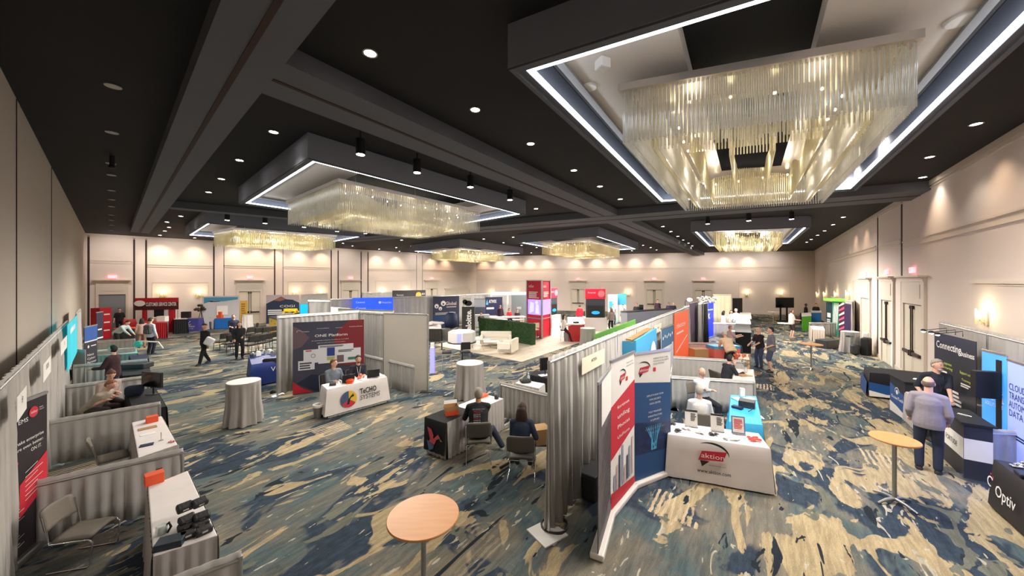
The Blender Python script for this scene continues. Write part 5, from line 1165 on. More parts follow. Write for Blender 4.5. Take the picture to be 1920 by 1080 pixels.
p = P(597, 783); r = thing('waste_bin', 'grey waste bin with a clear liner left of the emblem table', 'bin', p); MB().lathe([(.10, 0), (.125, .3), (.13, .32), (.12, .32), (.1, .02)], n=4).build('bin_body', colm('grey_plastic', 136, 134, 132), r); MB().lathe([(.132, .29), (.14, .36), (.12, .37), (.115, .3)], n=14, cap=False, wob=lambda t, k_: .06*math.sin(7*t)).build('bin_liner', M['paper'], r); r.rotation_euler.z = .6
cocktail_draped(P(881, 744), 'grey draped cocktail table right of the white partition panel', .42, 1.07, seed=4)
cocktail_draped(P(1102, 652), 'grey draped cocktail table beside the red counter', .40, 1.07, seed=5)
# --- man in the tour shirt and woman in denim
tq = [xy(P(802, 781, .76)), xy(P(838, 792, .76)), xy(P(944, 747, .76))]; tq.append(tq[0]+(tq[2]-tq[1]))
skirted_table(tq, 'long white topped table where the man in the printed black shirt sits', sides=(0, 1, 2, 3), h=.76)
k = MB(); bq = [quadpt([tq[0], tq[1], tq[2], tq[3]], s, t) for s, t in ((-.03, -.015), (1.03, -.015), (1.03, .42), (-.03, .42))]
def cloth_runner(pts, m, label, h=.772):
    f = frame2(pts[0], pts[1], .12, h); k = MB(); vs = []
    n = 10
    for j in range(n+1):
        u = f.w*j/n
        vs += [f.at(u, 0, .07+.014*math.sin(j*2.2)), f.at(u, (h-.12)*.5, .055+.008*math.sin(j*1.9)), f.at(u, h-.13, .045), f.at(u, h-.12, .02)]
        b_ = pts[0].lerp(pts[1], j/n)+(pts[2]-pts[1]); vs.append(Vector((b_.x, b_.y, h)))
    k.add(vs, [(j*5+i, (j+1)*5+i, (j+1)*5+i+1, j*5+i+1) for j in range(n) for i in range(4)], 0, True); return tag(k.build('tablecloth', m), label, 'tablecloth'), f
rn, f = cloth_runner(bq, M['blackcloth'], 'black cloth with a pink and blue bird print over the table end')
f.o = f.o+f.n*.085; W_ = f.w; k = MB(); pk = colm('coral_pink_print', 226, 84, 98)
flat(k, f, [(W_*.22, .50), (W_*.42, .47), (W_*.52, .36), (W_*.5, .26), (W_*.36, .25), (W_*.3, .36)]); flat(k, f, [(W_*.36, .27), (W_*.55, .3), (W_*.74, .40), (W_*.84, .34), (W_*.66, .28), (W_*.54, .15), (W_*.4, .13), (W_*.3, .2)]); k.build('bird_print', pk, rn)
k = MB()
for j in range(9): u = W_*(.24+.05*(j % 5)); v = .20-.035*(j % 4)-.01*(j//5); flat(k, f, [(u, v), (u+W_*.04, v+.0), (u+W_*.04, v-.03), (u, v-.03)], .004)
flat(k, f, [(W_*.2, .22), (W_*.56, .18), (W_*.5, .08), (W_*.3, .02)], .003); k.build('bird_wing_print', colm('dusty_blue_print', 84, 120, 160), rn); k = MB(); flat(k, f, [(W_*.78, .35), (W_*.95, .29), (W_*.86, .27)], .005); k.build('beak_print', M['card'], rn)
box_thing('gift_box', 'orange box under the open carton on the black cloth', 'box', P(847, 776, .78), .775, (.27, .2, .1), .35, M['orange'])
p = P(846, 776, .78); r = thing('open_carton', 'open white and brown carton on top of the orange box', 'box', (p.x, p.y, .878), .35); k = MB(); k.slab(Fr((-.14, -.1, 0), (1, 0, 0)), 0, .28, 0, .09, 0, .004); k.slab(Fr((-.14, .1, 0), (1, 0, 0)), 0, .28, 0, .09, 0, .004); k.box((-.14, 0, .045), (.004, .2, .09)); k.box((.14, 0, .045), (.004, .2, .09)); k.box((0, 0, .003), (.28, .2, .005)); k.build('carton_wall', M['card'], r); k = MB(); k.add([(-.14, .1, .09), (.14, .1, .09), (.16, .18, .14), (-.12, .18, .14)], [(0, 1, 2, 3), (3, 2, 1, 0)]); k.build('carton_flap', M['paper'], r)
p = P(925, 747, .76); box_thing('carton', 'small orange carton beside the black pen cup', 'box', P(905, 744, .76), .765, (.26, .16, .05), .9, M['orange'])
r = thing('pen_cup', 'dark pen cup with pens at the far end of the long table', 'cup', (P(931, 748, .76).x, P(931, 748, .76).y, .765)); MB().lathe([(.05, 0), (.06, .1), (.05, .1)], n=14).build('cup_body', M['dark'], r); k = MB(); [k.tube((.02*math.cos(i), .02*math.sin(i), .03), (.05*math.cos(i), .05*math.sin(i), .19), .005) for i in range(6)]; k.build('pens', M['chrome'], r)
pm_ = (.17, .985)
pc = xy(P(897, 862)); chair('grey chair holding the man in the printed black shirt', pc, math.atan2(.95, -.12)-PI/2, None, colm('dark_taupe_vinyl', 92, 88, 80), 'sled')
pp = person('man in a black shirt with printed back text, seated from behind', pc+Vector((0, .04, 0)), (-.12, .95), (26, 25, 29), (50, 58, 78), hair=(150, 142, 130), pose='sit', lean=.3, hands=[(-.22, .42, .78), (.02, .44, .78)], feet=[(-.22, .42, .08), (.5, .3, .08)], voxel=.013, fat=1.15, height=1.8, skin='tan', shoes=colm('pale_grey_shoe', 170, 170, 166), hd=(-.2, -.4))
def back_text(pp, lines, z1=.44, w=.24, d=-.145):
    a = pp['at']; f = Fr(a(-w/2, d, 0), (1, 0, 0), pp['sp']); f.n = f.u.cross(f.v)
    for s, u, v, h, ww, m in lines: txt(s, f, u, v, h, m, pp['root'], w=ww, d=.0)
pk2 = colm('red_ink', 220, 60, 84)
back_text(pp, [('2023 EUROPEAN TOUR', .0, .40, .017, .24, colm('blue_ink', 150, 190, 220)), ('MIGHTY TOUR', .02, .365, .02, .17, pk2)]+[(('LONDON', 'BERLIN 09', 'MADRID 14', 'PARIS 21', 'WARSAW 28', 'ROME 03', 'VIENNA 08')[i], .02, .33-i*.033, .015, .13, M['paper'] if i % 3 else pk2) for i in range(7)], d=-.165)
tq2 = [xy(P(1005, 842, .76)), xy(P(1100, 850, .76)), xy(P(1075, 800, .76)), xy(P(1000, 795, .76))]
pc = xy(P(978, 893)); chair('grey chair holding the woman in the denim jacket', pc, math.atan2(.97, .1)-PI/2, None, colm('dark_taupe_vinyl', 92, 88, 80), 'sled')
person('woman with long brown hair and a dark denim jacket, seated from behind', pc+Vector((0, .05, 0)), (.12, .97), (44, 58, 80), (30, 32, 42), hair=(62, 40, 32), hairstyle='long', pose='sit', sleeves='long', lean=.12, hands=[(-.12, .3, .74), (.24, .24, .74)], voxel=.013, height=1.68)
p = xy(P(1014, 868)); box_thing('carton', 'brown carton beside the woman in denim', 'box', p, .42, (.3, .3, .3), .3, M['card']); r = thing('folding_stool', 'dark folding stool under the brown carton', 'stool', (p.x, p.y, 0)); MB().box((0, 0, .405), (.34, .3, .025)).build('seat', M['dark'], r); [MB().tube((sx*.14, -.12, 0), (sx*.14, .12, .4), .01).build('leg', M['black'], r) for sx in (-1, 1)]; [MB().tube((sx*.12, .12, 0), (sx*.12, -.12, .4), .01).build('leg', M['black'], r) for sx in (-1, 1)]
p = xy(P(938, 880)); tag(MB().tube((0, 0, .03), (.3, .35, .03), .025).build('cable_tube', M['black'], loc=p), 'short black tube lying on the carpet by the shoe of the seated man', 'tube')
drape(xy(P(937, 719, .9)), xy(P(1028, 741, .9)), .9, 'low grey rail beside the woman in denim', m=M['drape2'], step=.025, amp=.022, seed=21)
q = quad((966, 718), (1010, 728), (1021, 719), (978, 711)); skirted_table(q, 'small white table behind the low rail with a black hat box', skirt=M['drape2']); box_thing('hard_case', 'round cornered black case on the small white table', 'case', P(985, 717, .76), .765, (.3, .24, .09), .3, M['black'], bevel=.04)
p = P(991, 715, .76); r = thing('drinks_bottle', 'clear bottle on the small white table', 'bottle', p); MB().lathe([(.035, 0), (.036, .14), (.015, .19), (.015, .22)], n=12).build('bottle_body', mat('clear_plastic', (.85, .9, .9), .1, alpha=.45), r); MB().lathe([(.017, .22), (.017, .24)], n=10).build('cap', M['paper'], r)
q = quad((995, 703), (1040, 712), (1048, 700), (1003, 694)); skirted_table(q, 'black covered table next to the end of the tall drape', top=M['blackcloth'], skirt=M['blackcloth']); box_thing('magazine', 'white magazine on the black covered table near the tall drape', 'magazine', P(1020, 704, .76), .765, (.3, .22, .01), .4, M['paper'])
f = frame2(xy(P(1012, 752)), xy(P(1032, 748)), 0, 1.4); r = monitor(f, 0, f.w+.05, .92, 1.3, 'black monitor back beside the post of the tall drape'); MB().tube(f.at(f.w/2, .76, 0), f.at(f.w/2, 1.0, 0), .02).build('monitor_stand', M['black'], r)
# --- long tall drape of the middle aisle
t0 = xy(P(1028, 1002)); t1 = xy(P(1292, 571.5, 2.5)); drape(t0, t1, 2.47, 'longest tall grey drape run dividing the hall, from the near post to the far booths', m=M['drape2'], step=.03, amp=.045, wave=.2, seed=31, panel=1.6)
f = frame2(t0, t0+Vector((.62, .12, 0)), 0, 2.47)
dt = (t1-t0).normalized()
for x0, x1, z0, z1, tx, l in ((1083, 1126, 2.05, 2.32, 'AKTION', 'nearest white name card on the long tall drape'), (1176, 1190, 2.05, 2.3, 'LIFT', 'second white name card, above the sky blue display'), (1222, 1235, 2.05, 2.3, 'AVOTRA', 'third white name card on the long tall drape')):
    def on_d(px): k_ = (px-960)/F; s = (k_*t0.y-t0.x)/(dt.x-k_*dt.y); return t0+dt*s
    card_on(on_d(x0), on_d(x1), z0, z1, l, tx, group='white name cards on the long tall drape', off=.07, m=colm('cream_card', 236, 228, 206), fs=.2)
tag(MB().box((0, 0, .01), (.42, .42, .02)).build('floor_plate', M['paper'], loc=P(1026, 1000), rz=.6), 'white base plate on the carpet under the near drape post', 'plate')
pts = []
for j in range(40): t = j*2*PI/18; pts.append((.19*math.cos(t)+.02*math.sin(j*.7), .16*math.sin(t)+.015*math.cos(j), .025+.012*(j//18)))
tag(MB().path(pts, .012, 8).build('cable_coil', mat('dark_brown_cable', C255(60, 52, 46), .5), loc=P(1040, 990)), 'coiled dark cable lying round the near drape post', 'cable')
p = P(1104, 940); box_thing('storage_case', 'black plastic tool case behind the end of the tall drape', 'case', p+Vector((.1, .25, 0)), 0, (.5, .38, .42), .9, M['dark'], lid=.08, bevel=.02)
# --- printed banner stand of three panels
b0, b1, b2, b3 = xy(P(1122, 1051)), xy(P(1145, 968.6)), xy(P(1189.5, 914)), xy(P(1257, 887))
def logo(fr, r, u, v, s, extra=True):
    k = MB(); flat(k, fr, [(u, v), (u+.26*s, v+.02*s), (u+.30*s, v+.13*s), (u+.04*s, v+.11*s)], .006); k.build('logo_block', colm('logo_red', 196, 30, 56), r)
    txt('aktion', fr, u+.03*s, v+.035*s, .055*s, M['paper'], r, w=.24*s, d=.008)
    k = MB(); band(k, fr, [(u+(.12+.2*math.sin(t))*s, v+(.08+.13*math.cos(t)*1.0)*s) for t in [x*.16-.5 for x in range(14)]], [.004+.022*s*math.sin(x/13*PI)**1 for x in range(14)], .005)
    flat(k, fr, [(u+.02*s, v-.0*s), (u+.12*s, v), (u+.04*s, v-.07*s)], .005); k.build('logo_swoosh', M['black'], r)
def p1(fr, r):
    w_ = fr.w; m = mat('scribble_print', C255(96, 90, 94), .5, var=.6, scale=9)
    k = MB(); [band(k, fr, [(.02+.5*w_*abs(math.sin(j*1.7)), .3+j*.055), (w_-.02, .4+j*.055)], .012) for j in range(22)]; k.build('print_lines', M['black'], r); rect(fr, r, w_*.2, w_, 1.65, fr.h, M['paper'], .006); return m
f1 = frame2(b0, b1, .0, 2.28)
banner_roll(f1, 'narrow edge-on banner panel with dark scribble print, nearest of three', p1, basem=M['white'])
def p2(fr, r):
    w_, h_ = fr.w, fr.h
    poly(fr, r, [(0, .95), (w_*.36, 1.1), (w_, 1.45), (w_, 1.78), (w_*.3, 1.45), (0, 1.3)], M['red']) if False else None
    poly(fr, r, [(0, .1), (w_, .1), (w_, .22), (0, .34)], M['red'], .009); poly(fr, r, [(0, .84), (w_, 1.1), (w_, 1.90), (0, 1.66)], M['red'])
    logo(fr, r, w_*.33, h_-.38, .85); txt('INDUSTRY', fr, w_*.62, h_-.14, .024, M['black'], r, w=w_*.3); txt('& MANUFACTURE', fr, w_*.62, h_-.19, .024, M['black'], r, w=w_*.32); rect(fr, r, w_*.6, w_*.68, h_-.42, h_-.35, M['red'], .006)
    for j, (s, h) in enumerate((('fortinet', .05), ('unilog', .07), ('Phocas', .06), ('UniForm', .05))): txt(s, fr, w_*.24, 1.58-j*.16, h, M['paper'], r, w=w_*.5, bold=.01, d=.009)
    k = MB(); [flat(k, fr, [(w_*u, .30), (w_*(u+.07), .30), (w_*(u+.07), .58+.12*((j*5) % 4)), (w_*u, .58+.12*((j*5) % 4))], .007, j % 3) for j, u in enumerate((.1, .2, .3, .42, .52, .62, .72, .84))]; k.build('city_print', [colm('hazy_blue_print', 150, 160, 182), colm('haze_pink_print', 206, 178, 176), colm('deep_slate_print', 70, 74, 100)], r)
    return M['paper']
f2 = frame2(b1, b2, .0, 2.37); banner_roll(f2, 'red and white banner panel, middle of the three standing together', p2, basem=M['white'])
def p3(fr, r):
    w_, h_ = fr.w, fr.h
    poly(fr, r, [(0, .1), (w_, .1), (w_, h_-.62), (0, h_-.5)], colm('banner_blue_print', 28, 78, 132)); logo(fr, r, w_*.1, h_-.36, .95); txt('INFRASTRUCTURE,', fr, w_*.5, h_-.14, .028, M['dark'], r, w=w_*.42); txt('CLOUD & SECURITY', fr, w_*.5, h_-.19, .028, M['dark'], r, w=w_*.44); txt('SOLUTIONS', fr, w_*.5, h_-.24, .028, M['dark'], r, w=w_*.3); rect(fr, r, w_*.5, w_*.57, h_-.36, h_-.29, M['red'], .006)
    L_ = ['DEPLOY & RUN YOUR', 'OWN SECURITY', 'DATA CENTER', '', 'FULLY MANAGED', 'INFRASTRUCTURE', '& SUPPORT', '', 'CYBERSECURITY & RISK', 'MANAGEMENT']
    for j, s in enumerate(L_):
        if s: txt(s, fr, w_*.55, h_-.8-j*.075, .032, M['paper'], r, w=min(w_*.6, len(s)*.026), align='CENTER', d=.007)
    m = mat('blue_data_print', C255(14, 44, 92), .4, var=.9, scale=9); poly(fr, r, [(0.02, .55), (w_, .5), (w_, .98), (0.02, 1.12)], m, .007)
    k = MB(); [flat(k, fr, [(w_*.5+.02*math.cos(i)*3, .56), (w_*.5+.02*math.cos(i)*3+.02, .56), (w_*.5+(i-4)*.05+.012, 1.0), (w_*.5+(i-4)*.05, 1.0)], .009) for i in range(9)]; k.build('light_trail_print', colm('cyan_print', 90, 190, 236), r); return M['paper']
f3 = frame2(b2, b3, .0, 2.33); banner_roll(f3, 'blue banner panel with a glowing data picture, right of the red one', p3, basem=M['white'])
# --- front white table
q = [xy(P(1254, 815, .76)), xy(P(1441.6, 841.5, .76)), xy(P(1438.7, 815, .76)), xy(P(1254, 790, .76))]; nb = (q[1]-q[0]).normalized(); nq = Vector((-nb.y, nb.x, 0)); q[2] = q[1]+nq*.6; q[3] = q[0]+nq*.6
throw(q, 'white tablecloth with a red logo and black web address', M['whitecloth'], .775, z0=.03, flare=.05); to = [x for x in bpy.data.objects if x.name.startswith('tablecloth')][-1]; plain_table(q, 'table under the white cloth with the web address')
f = front_frame(q, 0, .775, .05); f.o = f.o+f.n*.02; logo(f, to, f.w*.32, f.h*.52, 1.5); txt('ASSOCIATES, INC.', f, f.w*.42, f.h*.42, .02, M['dark'], to, w=.27, d=.008); txt('www.aktion.com', f, f.w*.31, f.h*.24, .062, M['black'], to, w=.52, d=.008, bold=.015)
def sign_holder(p, z, face, w_, h_, label, paintf, m=None):
    d = Vector((face[0], face[1], 0)).normalized(); u = Vector((-d.y, d.x, 0)); f = Fr(Vector((p[0], p[1], z))-u*w_/2, u, Vector((0, 0, 1))-d*.15); r = thing('sign_holder', label, 'sign'); MB().slab(f, 0, w_, 0, h_, -.006, 0).build('sign_card', m or M['paper'], r); k = MB(); k.slab(f, 0, w_, -.0, .008, -.06, .06); k.build('holder_foot', M['alu'], r); paintf(f, r); return r
fc = -nq
def sp_(f, r): rect(f, r, .0, .22, .27, .31, M['dark'], .003); k = MB(); strokes(k, f, .1, .2, .1, .25, .003, n=6); k.build('print_lines', M['dark'], r)
p = on_t(q, .28, .85); sign_holder(p, p.z-.005, fc, .22, .31, 'left black headed flyer holder on the white table', sp_); p = on_t(q, .56, .75); sign_holder(p, p.z-.005, fc, .22, .31, 'middle black headed flyer holder on the white table', sp_)
def sp2(f, r): rect(f, r, .02, .2, .02, .29, M['paper'], .003); k = MB(); strokes(k, f, .04, .18, .08, .26, .005, n=7); k.build('print_lines', M['red'], r)
p = on_t(q, .78, .75); sign_holder(p, p.z-.005, fc, .22, .31, 'blue framed flyer holder on the white table, right of the others', sp2, m=colm('periwinkle_frame', 112, 126, 170))
for i, (s, t) in enumerate(((.06, .8), (.22, .55), (.36, .35), (.5, .35), (.62, .25), (.7, .2), (.1, .3))):
    p = on_t(q, s, t); k = MB(); rr = random.Random(i); [k.box((rr.uniform(-.06, .06), rr.uniform(-.04, .04), .004+.006*j), (.08, .05, .006), rr.random()*3) for j in range(5)]; tag(k.build('giveaway_pile', M['paper'] if i % 3 else M['dark'], loc=p), ('small pile of leaflets at the back left corner', 'badge pile before the left flyer holder', 'dark card pile left of centre', 'keyring pile at the centre', 'sunglasses pile near the centre', 'leaflet pile before the blue frame', 'pens and cards near the banner end')[i]+' of the white table', 'giveaways', kind='stuff')
p = on_t(q, .9, .4); k = MB(); rr = random.Random(4); [k.ell((rr.uniform(-.09, .09), rr.uniform(-.07, .07), .025), (.035, .022, .02), 8, 6) for _ in range(14)]; tag(k.build('stress_ball_pile', colm('coral_red_rubber', 238, 84, 74), loc=p), 'heap of coral red foam giveaways on the right end of the white table', 'giveaways', kind='stuff')
# blue side table
q = quad((1371, 741), (1417, 744), (1428, 797), (1368, 791)); q = [q[3], q[2], q[1], q[0]]; skb = colm('sky_blue_cloth', 60, 176, 226); throw(q, 'sky blue cloth over the side table behind the white table', skb, .77, z0=.3, flare=.06); skirted_table(q, 'side table under the sky blue cloth', h=.75, skirt=M['drape2'])
for i, (s, t, d, m, l) in enumerate(((.3, .8, (.2, .25, .02), M['paper'], 'white booklet on the sky blue cloth, far left'), (.75, .85, (.24, .18, .02), M['paper'], 'white booklet on the sky blue cloth, far right'), (.25, .45, (.12, .2, .05), M['navy'], 'navy box on the sky blue cloth'), (.6, .55, (.26, .3, .14), M['dark'], 'grey device with cables on the sky blue cloth'), (.45, .95, (.1, .1, .2), M['paper'], 'small white canister on the sky blue cloth'))):
    p = on_t(q, s, t); box_thing('display_item', l, 'item', p, .775, d, .3*i, m)
p = on_t(q, .62, .3); k = MB(); k.path([(0, 0, .03), (.12, .05, .06), (.2, .2, .05), (.08, .3, .04), (0, .2, .16)], .008); tag(k.build('loose_cable', M['dark'], loc=p), 'loose dark cable on the sky blue cloth', 'cable')
drape(xy(P(1257, 707, .9)), xy(P(1415, 717, .9)), .9, 'low grey rail behind the two men in white', m=M['drape2'], step=.03, amp=.02, seed=41, group='low rails right of the long drape'); drape(xy(P(1261, 669.6, .9)), xy(P(1398, 678.5, .9)), .9, 'low rail behind the dark haired man at the white table', m=M['drape2'], step=.03, amp=.02, seed=42, group='low rails right of the long drape')
drape(xy(P(1290, 643.5, .9)), xy(P(1352, 645, .9)), .9, 'low rail with a rosy tint beyond the sky blue box', m=colm('rosy_grey_cloth', 206, 172, 166), step=.04, amp=.02, seed=43, group='low rails right of the long drape'); drape(xy(P(1336, 606, .9)), xy(P(1387, 607, .9)), .9, 'farthest low rail in the middle row, beside the blue lit banner', m=M['drape2'], step=.05, amp=.02, seed=44, group='low rails right of the long drape')
drape(xy(P(1257, 707, .9)), xy(P(1261, 669.6, .9)), .9, 'short low rail joining two booths beside the blue banner panel', m=M['drape2'], step=.04, seed=45)
p = xy(P(1316, 835)); pp = person('bald man in a white shirt seated with arms folded, facing the camera', xy(P(1317, 787)), (.15, -1), (236, 230, 226), (40, 40, 50), hair=(150, 120, 100), hairstyle='fringe', pose='sit', sleeves='long', lean=.0, hands=[(.08, .2, .88), (-.08, .22, .84)], feet=[(-.1, .4, .08), (.55, .3, .08)], voxel=.014, height=1.72, skin='light')
chair('grey chair holding the bald man in white', xy(P(1317, 786)), math.atan2(-1, .15)-PI/2, None, None, 'stack')
person('grey haired man in a white shirt seated with his back to the camera', xy(P(1312, 842)), (.3, 1), (236, 232, 228), (44, 44, 52), hair=(170, 160, 150), hairstyle='buzz', pose='sit', sleeves='long', lean=.1, hands=[(-.15, .3, .7), (.2, .3, .72)], voxel=.014, height=1.72); chair('grey chair holding the grey haired man in white', xy(P(1312, 842)), math.atan2(1, .3)-PI/2, None, None, 'stack')
# dark haired man writing at a white table
q = quad((1372.5, 713), (1416, 716), (1413, 692.5), (1377, 691)); skirted_table(q, 'white table with a flower vase beside the dark haired man', skirt=M['drape2'])
p = xy(P(1360, 748)); person('dark haired man in a dark sweater resting his head on one hand', p, (.95, .1), (40, 42, 50), (34, 34, 42), hair=(40, 30, 26), pose='sit', sleeves='long', lean=.3, hands=[(-.08, .34, 1.0), (.12, .5, .82)], voxel=.014, hd=(0, -.45)); chair('grey chair behind the dark haired man at the white table', p-Vector((.05, 0, 0)), math.atan2(.1, .95)-PI/2, None, colm('dark_taupe_vinyl', 92, 88, 80), 'stack')
p = on_t(q, .6, .75, .76); r = thing('flower_vase', 'small vase with green flowers on the white table', 'vase', p); MB().lathe([(.04, 0), (.05, .06), (.03, .14), (.035, .16)], n=12).build('vase_body', mat('greenish_glass', (.75, .85, .8), .15, alpha=.5), r); k = MB(); rr = random.Random(2); [k.tube((0, 0, .1), (rr.uniform(-.12, .12), rr.uniform(-.1, .1), rr.uniform(.22, .36)), .004) for _ in range(9)]; [k.ell((rr.uniform(-.12, .12), rr.uniform(-.1, .1), rr.uniform(.2, .38)), (.03, .03, .02), 6, 4) for _ in range(12)]; k.build('stems_and_leaves', colm('leaf_green', 104, 120, 84), r)['kind'] = 'stuff'
p = on_t(q, .45, .35, .76); box_thing('snack_basket', 'woven basket of snacks before the dark haired man', 'basket', p, .76, (.18, .12, .06), .2, M['card']); p = on_t(q, .75, .4, .76); k = MB(); rr = random.Random(9); [k.ell((rr.uniform(-.07, .07), rr.uniform(-.06, .06), .02), (.03, .02, .018), 7, 5) for _ in range(10)]; tag(k.build('snack_pile', colm('tan_wrappers', 206, 170, 130), loc=p), 'heap of tan wrapped snacks beside the basket', 'snacks', kind='stuff')
# boxes between the rails
p = xy(P(1352, 692)); box_thing('storage_bin', 'coral box with a bright blue lid behind the low rail', 'box', p+Vector((.2, .2, 0)), 0, (1.15, .55, .95), .1, colm('coral_plastic', 226, 116, 104), lid=.12, lidm=skb, bevel=.02); p = xy(P(1310, 692)); box_thing('carton', 'open brown carton left of the blue lidded box', 'box', p, .0, (.6, .4, .85), .1, M['card'], lid=.02)
q = quad((1384, 672), (1406, 675), (1404, 664), (1386, 663)); skirted_table(q, 'table with small orange goods right of the bending man', top=colm('tan_cloth', 214, 170, 140), skirt=colm('tan_cloth', 214, 170, 140)); p = on_t(q, .5, .5, .76); k = MB(); rr = random.Random(3); [k.box((rr.uniform(-.3, .3), rr.uniform(-.15, .15), .04), (.06, .05, .08), rr.random()) for _ in range(12)]; tag(k.build('goods_pile', colm('terracotta_goods', 206, 120, 84), loc=p), 'rows of small orange goods on the tan table', 'goods', kind='stuff')
person('man in a cream shirt bending forward between the low rails, seen from behind', xy(P(1365, 698)), (.05, 1), (226, 204, 170), (34, 36, 48), hair=(196, 186, 168), hairstyle='short', lean=.75, sleeves='short', hands=[(-.15, .5, .75), (.15, .5, .75)], voxel=.018, fat=1.15, height=1.75)
person('pink shirted man with glasses seated at the small round table', xy(P(1370, 668)), (1, -.2), (214, 184, 184), (70, 74, 96), hair=(170, 130, 110), hairstyle='buzz', pose='sit', sleeves='short', seat=.6, voxel=.022, fingers=False, hands=[(-.1, .42, 1.02), (.12, .42, 1.0)]); cocktail_bare(xy(P(1385, 658)), 'white round topped table before the pink shirted man', .38, 1.02, top=M['white'])
a, b, c = xy(P(1379, 660)), xy(P(1408, 662)), xy(P(1405, 640)); r = thing('reception_counter', 'tall black counter behind the tan table', 'counter'); MB().prism([a, b, c, a+(c-b)], 0, 1.0).build('counter_body', M['blackcloth'], r); MB().prism(inset([a, b, c, a+(c-b)], -.03), 1.0, 1.03).build('counter_top', M['black'], r)
a, b, c = xy(P(1380, 638)), xy(P(1407, 639)), xy(P(1405, 625)); r = thing('reception_counter', 'black counter with white papers beyond the pink shirted man', 'counter'); MB().prism([a, b, c, a+(c-b)], 0, 1.0).build('counter_body', M['blackcloth'], r); MB().prism(inset([a, b, c, a+(c-b)], -.03), 1.0, 1.03).build('counter_top', M['white'], r)
a, b, c = xy(P(1386, 626)), xy(P(1408, 627)), xy(P(1407, 612)); r = thing('reception_counter', 'dark counter with a pale display top near the grey haired man', 'counter'); MB().prism([a, b, c, a+(c-b)], 0, 1.05).build('counter_body', M['dark'], r); MB().prism(inset([a, b, c, a+(c-b)], -.03), 1.05, 1.1).build('counter_top', M['white'], r)
person('woman in a black tee and jeans reaching toward the tall black counter', xy(P(1424, 689)), (-.95, -.2), (32, 28, 32), (54, 66, 96), hair=(206, 176, 130), hairstyle='cap', lean=.15, hands=[(-.12, .38, 1.0), (.12, .4, 1.02)], voxel=.016, height=1.68, hd=(0, -.2))
person('man in a grey tee, denim shorts and black boots, seen from behind', xy(P(1446, 698)), (-.8, .45), (112, 114, 124), (70, 82, 110), hair=(40, 34, 34), shorts=True, voxel=.016, height=1.8, hands=[(-.22, .16, .98), (.26, .0, .85)])
p = xy(P(1398, 700)); k = MB(); [k.tube((0, 0, .02), (.55*math.cos(t), .55*math.sin(t)*.8, .02), .012) for t in (-.9, -.5, -.1, .3)]; tag(k.build('wooden_easel', M['card'], loc=p), 'light wooden easel folded on the floor by the low rail end', 'easel')
person('woman in white with dark hair, seated by the far pale drape booth', xy(P(1357, 622)), (.8, .3), (226, 214, 204), (60, 50, 50), hair=(36, 28, 28), hairstyle='long', pose='sit', sleeves='long', seat=.6, voxel=.03, fingers=False)
person('grey haired man in a pale blue shirt standing beside the seated woman', xy(P(1380, 628)), (-.7, -.3), (190, 200, 216), (50, 52, 66), hair=(190, 180, 160), sleeves='long', voxel=.028, fingers=False, height=1.78, hands=[(-.1, .3, 1.0), (.1, .3, 1.0)])
person('dark haired woman in pale clothes between the seated woman and the grey haired man', xy(P(1371, 626)), (-.2, -.8), (216, 200, 190), (70, 60, 60), hair=(34, 28, 28), hairstyle='long', voxel=.03, fingers=False, height=1.62)
# sky blue booth display with round pictures, chart banner, orange banner
a, b = xy(P(1192.5, 639, 2.3)), xy(P(1231, 615.5, 2.3)); s = xy(P(1165.5, 636, 2.3)); f = frame2(a, b, 0, 2.3)
r = thing('display_wall', 'sky blue booth display with two round pictures', 'display'); dpm = colm('sky_blue_panel', 70, 170, 220); MB().slab(f, 0, f.w, 0, 2.3, -.05, 0).build('main_panel', dpm, r); f5 = frame2(s, a, 0, 2.3); MB().slab(f5, 0, f5.w, 0, 2.26, -.05, 0).build('side_panel', dpm, r); rect(f5, r, .08, f5.w-.04, 1.2, 1.95, colm('mid_blue_print', 40, 140, 200), .005)
k = MB(); disc(k, f, f.w*.4, 1.5, .34, .01); k.build('round_picture', colm('muted_violet_print', 92, 84, 120), r); k = MB(); disc(k, f, f.w*.78, 1.62, .4, .012); k.build('round_picture', M['paper'], r); poly(f, r, [(0, .4), (f.w, .4), (f.w, 1.95), (0, 1.75)], colm('mid_blue_print', 40, 140, 200), .006)
k = MB(); rr = random.Random(6); [k.box((f.at(u, 0, -.15).x, f.at(u, 0, -.15).y, 2.31), (.2, .12, .03), .9) for u in [x*.25+.1 for x in range(int(f.w/.25))]]; k.build('top_slats', M['card'], r)['kind'] = 'stuff'
f = frame2(xy(P(1240, 617, 2.2)), xy(P(1262.5, 608, 2.2)), 0, 2.2)
def pt(fr, r):
    w_, h_ = fr.w, fr.h; rect(fr, r, 0, w_, h_-.6, h_, colm('teal_blue_print', 62, 110, 150)); k = MB(); [flat(k, fr, [(w_*j/6, .4), (w_*(j+.9)/6, .4), (w_*(j+.9)/6, h_-1.0+.09*j), (w_*j/6, h_-1.0+.09*j)], .008) for j in range(6)]; k.build('bar_chart_print', colm('pale_bar_print', 214, 216, 222), r); k = MB(); [disc(k, fr, w_*(.12+.15*j), h_-.3+.04*(j % 2), .05, .009) for j in range(6)]; k.build('icon_dots', M['paper'], r); return colm('off_white_print', 232, 232, 236)
banner_roll(f, 'white and teal bar chart banner between the sky blue display and the orange banner', pt)
f = frame2(xy(P(1265, 586.7, 2.44)), xy(P(1291, 579, 2.44)), 0, 2.44)
